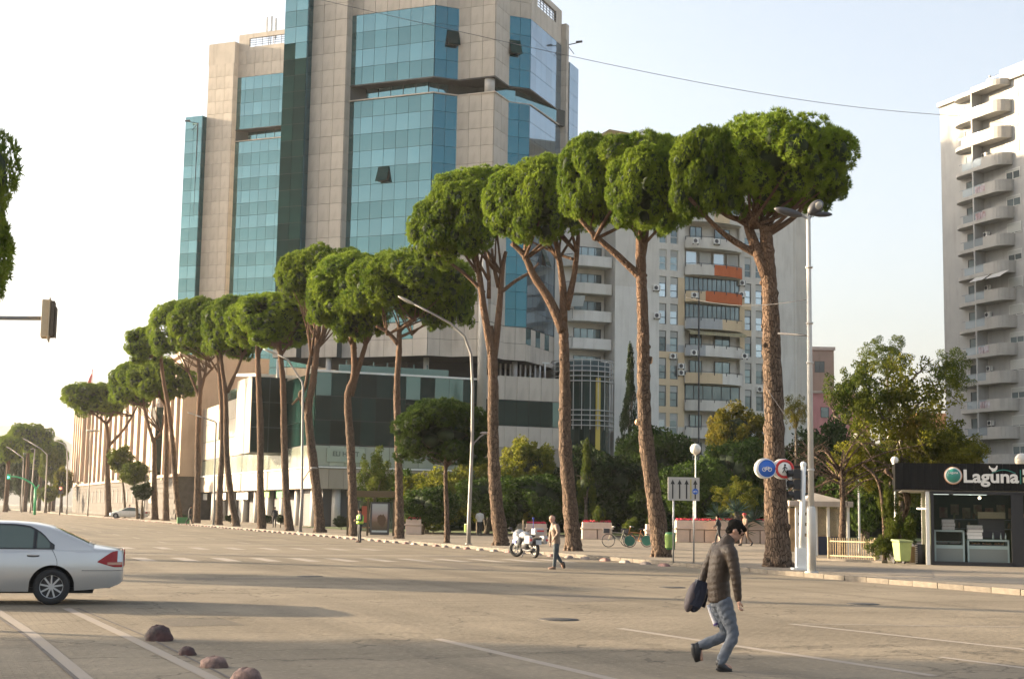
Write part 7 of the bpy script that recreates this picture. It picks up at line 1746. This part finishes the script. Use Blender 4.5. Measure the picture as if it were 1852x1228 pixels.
def voxel(name, mb, m, parent, vs_, smooth=4, ridge=None, fold=0):
    me = bpy.data.meshes.new(name); me.from_pydata([tuple(v) for v in mb.v], [], mb.f); o = bpy.data.objects.new(name, me); col.objects.link(o)
    r_ = o.modifiers.new('remesh', 'REMESH'); r_.mode = 'VOXEL'; r_.voxel_size = vs_; sm = o.modifiers.new('smooth', 'SMOOTH'); sm.iterations = smooth; sm.factor = .5
    dg = bpy.context.evaluated_depsgraph_get(); m2 = bpy.data.meshes.new_from_object(o.evaluated_get(dg)); bpy.data.objects.remove(o)
    n = len(m2.vertices)
    if ridge or fold:
        co = np.empty(n*3, np.float32); no = np.empty(n*3, np.float32); m2.vertices.foreach_get('co', co); m2.vertices.foreach_get('normal', no); co = co.reshape(-1, 3); no = no.reshape(-1, 3)
        if ridge:
            per, amp = ridge; u = (co[:, 2]*.96-co[:, 0]*.22)/per+.12*np.sin(co[:, 0]*17+co[:, 1]*11); co = co+no*(amp*(np.abs(np.sin(np.pi*u))**.55-.7))[:, None]
        if fold: co = co+no*(fold*(np.sin(co[:, 2]*31+co[:, 0]*22)*np.sin(co[:, 1]*37+co[:, 2]*13+co[:, 0]*9)+.6*np.sin(co[:, 2]*71-co[:, 0]*50)*np.sin(co[:, 1]*50+1)))[:, None]
        m2.vertices.foreach_set('co', co.astype(np.float32).ravel()); m2.update()
    m2.materials.clear(); m2.materials.append(m); m2.polygons.foreach_set('use_smooth', [True]*len(m2.polygons)); m2.name = name
    return link(name, m2, parent)
def etube(mb, pts, rx, ry, n=16):
    """tube with elliptical section: ry across (depth axis y), rx along the path's in-plane normal; closed round ends"""
    P = [Vector(p) for p in pts]; V = []; m = len(P)
    for i, p in enumerate(P):
        t = (P[min(i+1, m-1)]-P[max(i-1, 0)]).normalized(); u = Vector((0, 1, 0)); u = (u-t*u.dot(t)).normalized(); w = t.cross(u)
        for j in range(n): a = 2*math.pi*j/n; V.append(p+u*math.cos(a)*ry[i]+w*math.sin(a)*rx[i])
    mb.add(V, [(i*n+j, i*n+(j+1) % n, (i+1)*n+(j+1) % n, (i+1)*n+j) for i in range(m-1) for j in range(n)]+[tuple(range(n))[::-1], tuple(range((m-1)*n, m*n))]); return mb
def limb_c(mb, pts, r):
    P = [Vector(p) for p in pts]; Q = []; R_ = []
    for i in range(len(P)-1):
        for k in range(4): Q.append(P[i].lerp(P[i+1], k/4)); R_.append(r[i]+(r[i+1]-r[i])*k/4)
    Q.append(P[-1]); R_.append(r[-1]); Q = [Q[0]]+[(Q[i-1]+Q[i]*2+Q[i+1])/4 for i in range(1, len(Q)-1)]+[Q[-1]]
    mb.tube(Q, R_, 12, smooth=False); mb.ball(Q[0], R_[0], 12, 8); mb.ball(Q[-1], R_[-1], 12, 8); return mb
def person(label, loc, rz, J, cl, group=None, detail=False, hair=True, vox=.022):
    """J: joints in metres, figure's local frame (x forward as seen in the photo, y depth, z up)"""
    t = thing('person', label, 'person', loc, rz, group); g = lambda k: Vector(J[k])
    k = J.get('k', 1.0); up_ = (g('head')-g('neck')).normalized(); fc = Vector(J.get('face', (1, 0, 0))).normalized(); fc = (fc-up_*fc.dot(up_)).normalized(); sd = up_.cross(fc); h = g('head')
    # one continuous body with head, nose, ears, arms and legs
    mb = MB(); etube(mb, [g('pelvis'), g('waist'), g('chest'), g('chest').lerp(g('neck'), .6)], [.085*k, .085*k, .09*k, .06*k], [.12*k, .115*k, .14*k, .09*k])
    limb_c(mb, [g('chest').lerp(g('neck'), .5), g('neck'), h-up_*.04*k], [.06*k, .056*k, .058*k])
    HM = Matrix((fc, sd, up_)).transposed()
    mb.ball(h+up_*.02*k-fc*.012*k, .092*k, 16, 12, (1.06, .84, 1.08), HM); mb.ball(h-up_*.05*k+fc*.03*k, .06*k, 14, 10, (1.0, .92, .95), HM); mb.ball(h+fc*.085*k-up_*.012*k, .022*k, 8, 6, (1, .7, 1.3), HM); mb.ball(h+fc*.06*k-up_*.085*k, .03*k, 10, 6, (1, 1.1, .7), HM)
    for s_ in (1, -1): mb.ball(h+sd*s_*.078*k-fc*.008*k-up_*.005*k, .028*k, 8, 6, (.8, .4, 1.2), HM); mb.ball(h+fc*.07*k+sd*s_*.03*k+up_*.028*k, .018*k, 8, 5)
    for s in ('l', 'r'):
        sh, el, wr = g(s+'sh'), g(s+'el'), g(s+'wr'); dd = (wr-el).normalized(); limb_c(mb, [sh, el, wr], [.048*k, .038*k, .026*k]); etube(mb, [wr-dd*.01, wr+dd*.035*k, wr+dd*.085*k], [.02*k, .018*k, .014*k], [.026*k, .04*k, .04*k], 12)
        limb_c(mb, [g(s+'hip'), g(s+'kn'), g(s+'an')], [.075*k, .05*k, .036*k]); limb_c(mb, [g(s+'an'), g(s+'to')], [.034*k, .028*k])
    voxel('body', mb, M_skin, t, .011*k if detail else vox*.8, 2)
    # fingers, unequal and bent
    for s in ('l', 'r'):
        el, wr = g(s+'el'), g(s+'wr'); d = (wr-el).normalized(); side = Vector((0, 1, 0)).cross(d).normalized(); fw = side if side.x > 0 else -side; pal = wr+d*.095*k
        mb = MB()
        for i, L_ in enumerate((.062, .072, .067, .05)):
            o_ = Vector((0, 1, 0))*(i-1.5)*.019*k; p0 = wr+d*.075*k+o_*.9; p1 = p0+d*L_*.55*k; p2 = p1+(d*.5+fw*.65)*L_*.45*k; p3 = p2+(d*-.1+fw)*L_*.35*k
            mb.tube([p0, p1, p2, p3], [.0095*k, .009*k, .0085*k, .006*k], 6)
        p0 = wr+d*.03*k-Vector((0, 1, 0))*.028*k; mb.tube([p0, p0+(d*.6+fw*.5)*.04*k, p0+(d+fw*.6)*.062*k], [.012*k, .011*k, .008*k], 6)
        mb.build('fingers', M_skin, t)
    jr = cl.get('puff', 1.0); dn_ = g('pelvis')+(g('pelvis')-g('waist'))*.35; vx = .013 if detail else vox
    mb = MB(); c1 = g('chest').lerp(g('neck'), .55)
    etube(mb, [dn_, g('pelvis'), g('waist'), g('waist').lerp(g('chest'), .5), g('chest'), c1, g('neck'), g('neck').lerp(h, .32)], [x*k*jr for x in (.128, .13, .128, .132, .132, .098, .074, .07)], [x*k*jr for x in (.165, .168, .165, .178, .19, .145, .078, .072)], 20)
    for s in ('l', 'r'):
        sh, el, wr = g(s+'sh'), g(s+'el'), g(s+'wr'); limb_c(mb, [g('chest').lerp(sh, .55)+Vector((0, 0, .02)), sh, el, wr+(el-wr).normalized()*.0], [.085*k*jr, .078*k*jr, .06*k*jr, .043*k*jr])
    voxel('jacket', mb, cl['jacket'], t, vx, 3, (.068, .0055) if detail else None, .004 if not detail else 0)
    tr = cl.get('loose', 1.0); mb = MB(); pv_ = g('pelvis')
    etube(mb, [pv_+(g('waist')-pv_)*.5, pv_, pv_.lerp((g('lhip')+g('rhip'))/2, 1.0)+Vector((0, 0, -.03))], [.118*k, .122*k, .1*k], [.15*k, .16*k, .14*k], 18)
    for s in ('l', 'r'):
        hp, kn, an = g(s+'hip'), g(s+'kn'), g(s+'an'); limb_c(mb, [pv_.lerp(hp, .8), hp.lerp(kn, .4), kn, kn.lerp(an, .4), an+(kn-an).normalized()*.02], [.104*k*tr, .092*k*tr, .066*k*tr, .066*k*tr, .055*k*tr])
    voxel('trousers', mb, cl['trousers'], t, vx, 3, None, .006 if detail else .004)
    for s in ('l', 'r'):
        an, to = g(s+'an'), g(s+'to'); d = (to-an); up = Vector((0, 0, 1)) if abs(d.normalized().z) < .85 else Vector((1, 0, 0)); back = an-d*.32
        dn = (Vector(J[s+'sole']) if s+'sole' in J else Vector((0, 0, -1))).normalized()
        mb = MB(); P = [back+dn*.03*k, an+dn*.015*k, an+d*.5+dn*.03*k, to+dn*.035*k+d*.15]; mb.tube(P, [.036*k, .05*k, .048*k, .028*k], 10); mb.ball(an+dn*-.01, .053*k, 10, 6); mb.build('shoe', cl.get('shoe', M_black), t)
        mb = MB(); mb.tube([back+dn*.055*k, an+dn*.06*k, an+d*.5+dn*.06*k, to+dn*.05*k+d*.2], [.03*k, .036*k, .04*k, .026*k], 8); mb.build('sole', cl.get('sole', M_black), t)
    hd = up_
    if detail:
        mb = MB()
        for s_ in (1, -1): mb.ball(h+fc*.084*k+sd*s_*.031*k+hd*.012*k, .009*k, 8, 5)
        mb.build('eye', M_hair, t); mb = MB()
        for s_ in (1, -1): mb.tube([h+fc*.084*k+sd*s_*.05*k+hd*.03*k, h+fc*.093*k+sd*s_*.03*k+hd*.036*k, h+fc*.094*k+sd*s_*.014*k+hd*.031*k], .005*k, 5)
        mb.build('eyebrow', M_hair, t); MB().ball(h+fc*.084*k-hd*.052*k, .022*k, 8, 5, (.4, 1, .3), HM).build('mouth', mat('lips', (.3, .12, .1), .5), t)
    if hair:
        mb = MB(); mb.ball(h+hd*.04*k-fc*.024*k, .1*k, 16, 10, (1.04, .88, .98), HM); mb.ball(h-fc*.05*k-hd*.012*k, .074*k, 12, 8, (.8, 1.0, 1.05), HM); mb.ball(h+hd*.088*k+fc*.03*k, .055*k, 10, 6, (1.2, 1.1, .6), HM)
        voxel('hair', mb, cl.get('hair', M_hair), t, .011 if detail else vox*.8, 1, None, .006)
    return t
# ------------------------------------------------------------------ the walking man in the foreground
def puffer(name, a, b, freq):
    m = bpy.data.materials.new(name); m.use_nodes = True; nt = m.node_tree; N = nt.nodes; L = nt.links; p = N['Principled BSDF']; p.inputs['Base Color'].default_value = a+(1,); p.inputs['Roughness'].default_value = .55; p.inputs['Specular IOR Level'].default_value = .3
    tc = N.new('ShaderNodeTexCoord'); w = N.new('ShaderNodeTexWave'); w.bands_direction = 'Z'; w.inputs['Scale'].default_value = freq; w.inputs['Distortion'].default_value = 1.2; w.inputs['Detail'].default_value = 2; w.inputs['Detail Scale'].default_value = 2
    L.new(tc.outputs['Object'], w.inputs['Vector']); bu = N.new('ShaderNodeBump'); bu.inputs['Strength'].default_value = .35; bu.inputs['Distance'].default_value = .02; L.new(w.outputs['Fac'], bu.inputs['Height']); L.new(bu.outputs[0], p.inputs['Normal'])
    x = N.new('ShaderNodeMix'); x.data_type = 'RGBA'; x.inputs['A'].default_value = tuple(c*.75 for c in a)+(1,); x.inputs['B'].default_value = a+(1,); r = N.new('ShaderNodeMapRange'); r.inputs[1].default_value = 0; r.inputs[2].default_value = .35; L.new(w.outputs['Fac'], r.inputs[0]); L.new(r.outputs[0], x.inputs['Factor']); L.new(x.outputs['Result'], p.inputs['Base Color'])
    return m
M_puf = mat('quilted_jacket', (.05, .034, .023), .5, var=.15, scale=14, bump=.35, bscale=40, spec=.3)
M_jean = mat('blue_grey_jeans', (.11, .125, .15), .85, var=.2, scale=12, bump=.4, bscale=25)
b = G(1303, 1212); D_ = b.y; S_ = D_/FPX
def JP(px, py, dy=0): v = at(px, py, D_)-b; return (v.x, dy, v.z)
J = dict(pelvis=JP(1301, 1078), waist=JP(1299, 1048), chest=JP(1305, 1004), neck=JP(1318, 974), head=JP(1330, 960.5), face=(.8, -.12, -.6),
 rsh=JP(1317, 995, -.2), rel=JP(1325, 1042, -.25), rwr=JP(1329, 1080, -.24),
 lsh=JP(1300, 992, .19), lel=JP(1283, 1030, .26), lwr=JP(1274, 1052, .22),
 rhip=JP(1307, 1090, -.09), rkn=JP(1325, 1146, -.1), ran=JP(1300, 1198, -.08), rto=JP(1318, 1205, -.08),
 lhip=JP(1300, 1090, .09), lkn=JP(1318, 1149, .09), lan=JP(1266, 1170, .1), lto=JP(1270, 1192, .1), lsole=(-1, 0, -.2), rsole=(0, 0, -1))
man = person('man in a quilted dark brown jacket and jeans striding right, head bowed, in the foreground', b, 0, J, dict(jacket=M_puf, trousers=M_jean, puff=1.0, loose=1.0), detail=True)
# backpack hanging from his far hand, white roll
bp_ = Vector(JP(1265, 1078, .24)); t = thing('backpack', 'dark navy backpack with grey edging carried low behind the walking man', 'backpack', b+bp_+Vector((0, 0, 0)))
M_bp = mat('navy_backpack', (.012, .016, .035), .6, bump=.3, bscale=30); M_bg2 = mat('grey_backpack', (.07, .055, .06), .7)
mm = Matrix.Rotation(.3, 3, 'Y'); mb = MB(); mb.ball((.01, 0, 0), .2, 18, 12, (.5, .5, 1.03), mm); mb.box((.015, 0, .02), (.13, .19, .3), ry=.3); mb.build('bag', M_bp, t)
mb = MB(); mb.ball((-.06, 0, -.02), .185, 16, 10, (.38, .55, 1.0), mm); mb.build('front_pocket', M_bg2, t)
mb = MB(); mb.tube([(.03, 0, .19), (.06, -.03, .25), (.09, 0, .18)], .013, 6); mb.tube([(.07, .02, .17), (.13, .02, .03), (.08, .02, -.14)], .02, 6); mb.build('strap', M_bp, t)
a_, c_ = Vector(JP(1286, 1098, .16)), Vector(JP(1301, 1133, .1)); t = thing('paper_bag', 'small white bag with a purple bottom stripe hanging at the walking man\'s hip', 'bag', b+a_); d_ = c_-a_
mb = MB(); n_ = d_.to_track_quat('Z', 'Y').to_matrix(); mb.lathe([(.001, -.02), (.04, -.02), (.055, .06), (.072, .2), (.07, d_.length), (.001, d_.length)], (0, 0, 0), 10, n_ @ Matrix.Diagonal((1, .5, 1))); mb.build('bag', mat('white_paper', (.7, .66, .66), .7), t)
mb = MB(); mb.lathe([(.074, d_.length-.035), (.074, d_.length-.01)], (0, 0, 0), 10, n_ @ Matrix.Diagonal((1, .52, 1))); mb.build('stripe', mat('purple', (.1, .06, .2), .6), t)
# ------------------------------------------------------------------ bald man walking left
b = G(1001, 1029); D_ = b.y
J = dict(pelvis=JP(1006, 981), waist=JP(1005, 969), chest=JP(1003, 956), neck=JP(1001, 946), head=JP(998.5, 938.5), face=(-1, -.2, -.05),
 rsh=JP(1007, 951, -.17), rel=JP(1010, 964, -.25), rwr=JP(1002, 973, -.25), lsh=JP(1000, 951, .17), lel=JP(996, 965, .22), lwr=JP(995, 980, .2),
 rhip=JP(1006, 985, -.09), rkn=JP(1004, 1004, -.09), ran=JP(1002, 1025, -.08), rto=JP(993, 1027, -.08),
 lhip=JP(1006, 985, .09), lkn=JP(1007, 1004, .09), lan=JP(1016, 1018, .1), lto=JP(1018, 1026, .1), lsole=(1, 0, 0))
person('older bald man in a brown jacket walking left across the road', b, 0, J, dict(jacket=mat('brown_jacket', (.17, .12, .085), .6, var=.15, scale=8), trousers=mat('dark_jeans', (.035, .05, .06), .8), shoe=mat('brown_shoe', (.12, .07, .04), .6)), hair=False, vox=.02)
# ------------------------------------------------------------------ simple poses for the small figures
def pose(kind, s=1.0, f=1):
    if kind == 'stand': J = dict(pelvis=(0, 0, .95), waist=(0, 0, 1.1), chest=(0, 0, 1.32), neck=(.01, 0, 1.5), head=(.03, 0, 1.63), rsh=(0, -.19, 1.42), rel=(.02, -.25, 1.15), rwr=(.2, -.16, 1.12), lsh=(0, .19, 1.42), lel=(.03, .25, 1.15), lwr=(.22, .1, 1.18), rhip=(0, -.1, .9), rkn=(.02, -.1, .5), ran=(0, -.11, .09), rto=(.15, -.12, .04), lhip=(0, .1, .9), lkn=(.03, .12, .5), lan=(0, .14, .09), lto=(.15, .17, .04))
    elif kind == 'walk': J = dict(pelvis=(0, 0, .93), waist=(.01, 0, 1.08), chest=(.04, 0, 1.3), neck=(.06, 0, 1.48), head=(.09, 0, 1.61), rsh=(.04, -.19, 1.4), rel=(-.08, -.24, 1.15), rwr=(0, -.24, .93), lsh=(.04, .19, 1.4), lel=(.12, .24, 1.15), lwr=(.28, .22, 1.0), rhip=(0, -.1, .88), rkn=(.16, -.1, .5), ran=(.25, -.1, .09), rto=(.4, -.1, .06), lhip=(0, .1, .88), lkn=(-.05, .1, .48), lan=(-.32, .1, .16), lto=(-.22, .1, .05))
    else: J = dict(pelvis=(0, 0, .5), waist=(.02, 0, .65), chest=(.08, 0, .88), neck=(.12, 0, 1.05), head=(.15, 0, 1.18), rsh=(.08, -.19, .97), rel=(.1, -.25, .7), rwr=(.3, -.15, .6), lsh=(.08, .19, .97), lel=(.1, .25, .7), lwr=(.3, .15, .6), rhip=(.02, -.1, .47), rkn=(.45, -.12, .48), ran=(.42, -.12, .09), rto=(.57, -.12, .04), lhip=(.02, .1, .47), lkn=(.45, .12, .48), lan=(.4, .12, .09), lto=(.55, .12, .04))
    J = {k: tuple(v*s for v in q) for k, q in J.items()}; J['k'] = s; return J
C_blk = mat('black_cloth', (.018, .018, .02), .8); C_wht = mat('white_cloth', (.6, .58, .54), .8); C_brn = mat('tan_brown_cloth', (.2, .13, .09), .8); C_vest = mat('black_uniform', (.02, .022, .025), .7)
b = G(650, 980.5); p_ = person('police officer in a bright green and yellow vest standing at the kerb', b, R(205), pose('stand', 1.02), dict(jacket=C_vest, trousers=C_vest))
mb = MB(); mb.lathe([(.17, .98), (.185, 1.1), (.2, 1.3), (.19, 1.42), (.12, 1.48)], (0, 0, 0), 16, Matrix.Diagonal((.95, 1.15, 1))); mb.build('vest', mat('hi_vis_green', (.08, .5, .08), .6, c2=(.4, .6, .05), scale=2), p_)
mb = MB(); mb.lathe([(.19, 1.02), (.195, 1.12)], (0, 0, 0), 16, Matrix.Diagonal((1, 1.17, 1))); mb.build('vest_band', mat('hi_vis_yellow', (.55, .6, .08), .5), p_)
def small(label, px, D_, kind, rz, cl, s=1.0, z=.12, hair=True, group=None): p = at(px, 925, D_); p.z = z; return person(label, p, R(rz), pose(kind, s), cl, group, hair=hair, vox=.03)
small('person in a long white top seen from behind beside the pale litter bin', 868, 100, 'stand', 90, dict(jacket=C_wht, trousers=C_blk, puff=1.25), .98, .16)
small('person in black bending by the long planter bench behind the foreground man', 1300, 84.5, 'walk', 160, dict(jacket=C_blk, trousers=C_blk), .95)
pp = small('person in a brown jacket and red cap walking beside the planters', 1349, 80, 'walk', 200, dict(jacket=C_brn, trousers=C_brn), 1.03, hair=False)
MB().ball((.09*1.03, 0, 1.68*1.03), .125, 12, 6, (1, .9, .62)).build('cap', mat('red_cap', (.5, .04, .04), .7), pp)
small('dark figure walking in front of the shop columns between two row pines', 497, 122, 'walk', 100, dict(jacket=C_blk, trousers=C_blk))
small('dark figure leaning beside the three stemmed pine at the kerb', 343, 138, 'walk', 20, dict(jacket=C_blk, trousers=C_blk), 1.0)
small('tiny figure in red at far left beside the small street tree', 234, 190, 'stand', 90, dict(jacket=mat('red_coat', (.4, .06, .04), .8), trousers=C_blk))
tag(MB().box((0, 0, .3), (1.2, .5, .6), rz=.3).build('green_crate', M_green, None, at(332, 930, 140)*1-Vector((0, 0, at(332, 930, 140).z-.12)), bevel=.03), 'low green box on the pavement beside the leaning dark figure', 'box')
# ================================================================== the hazy evening air
mb = MB(); mb.box((0, 1950, 108), (4400, 4500, 224)); hz = mb.build('haze', None)
hm = bpy.data.materials.new('haze_air'); hm.use_nodes = True; hn = hm.node_tree.nodes; hn.remove(hn['Principled BSDF'])
pv = hn.new('ShaderNodeVolumePrincipled'); pv.inputs['Color'].default_value = (.92, .93, .95, 1); pv.inputs['Density'].default_value = .00011; pv.inputs['Anisotropy'].default_value = .3
hm.node_tree.links.new(pv.outputs[0], hn['Material Output'].inputs['Volume']); hz.data.materials.clear(); hz.data.materials.append(hm); tag(hz, kind='stuff')
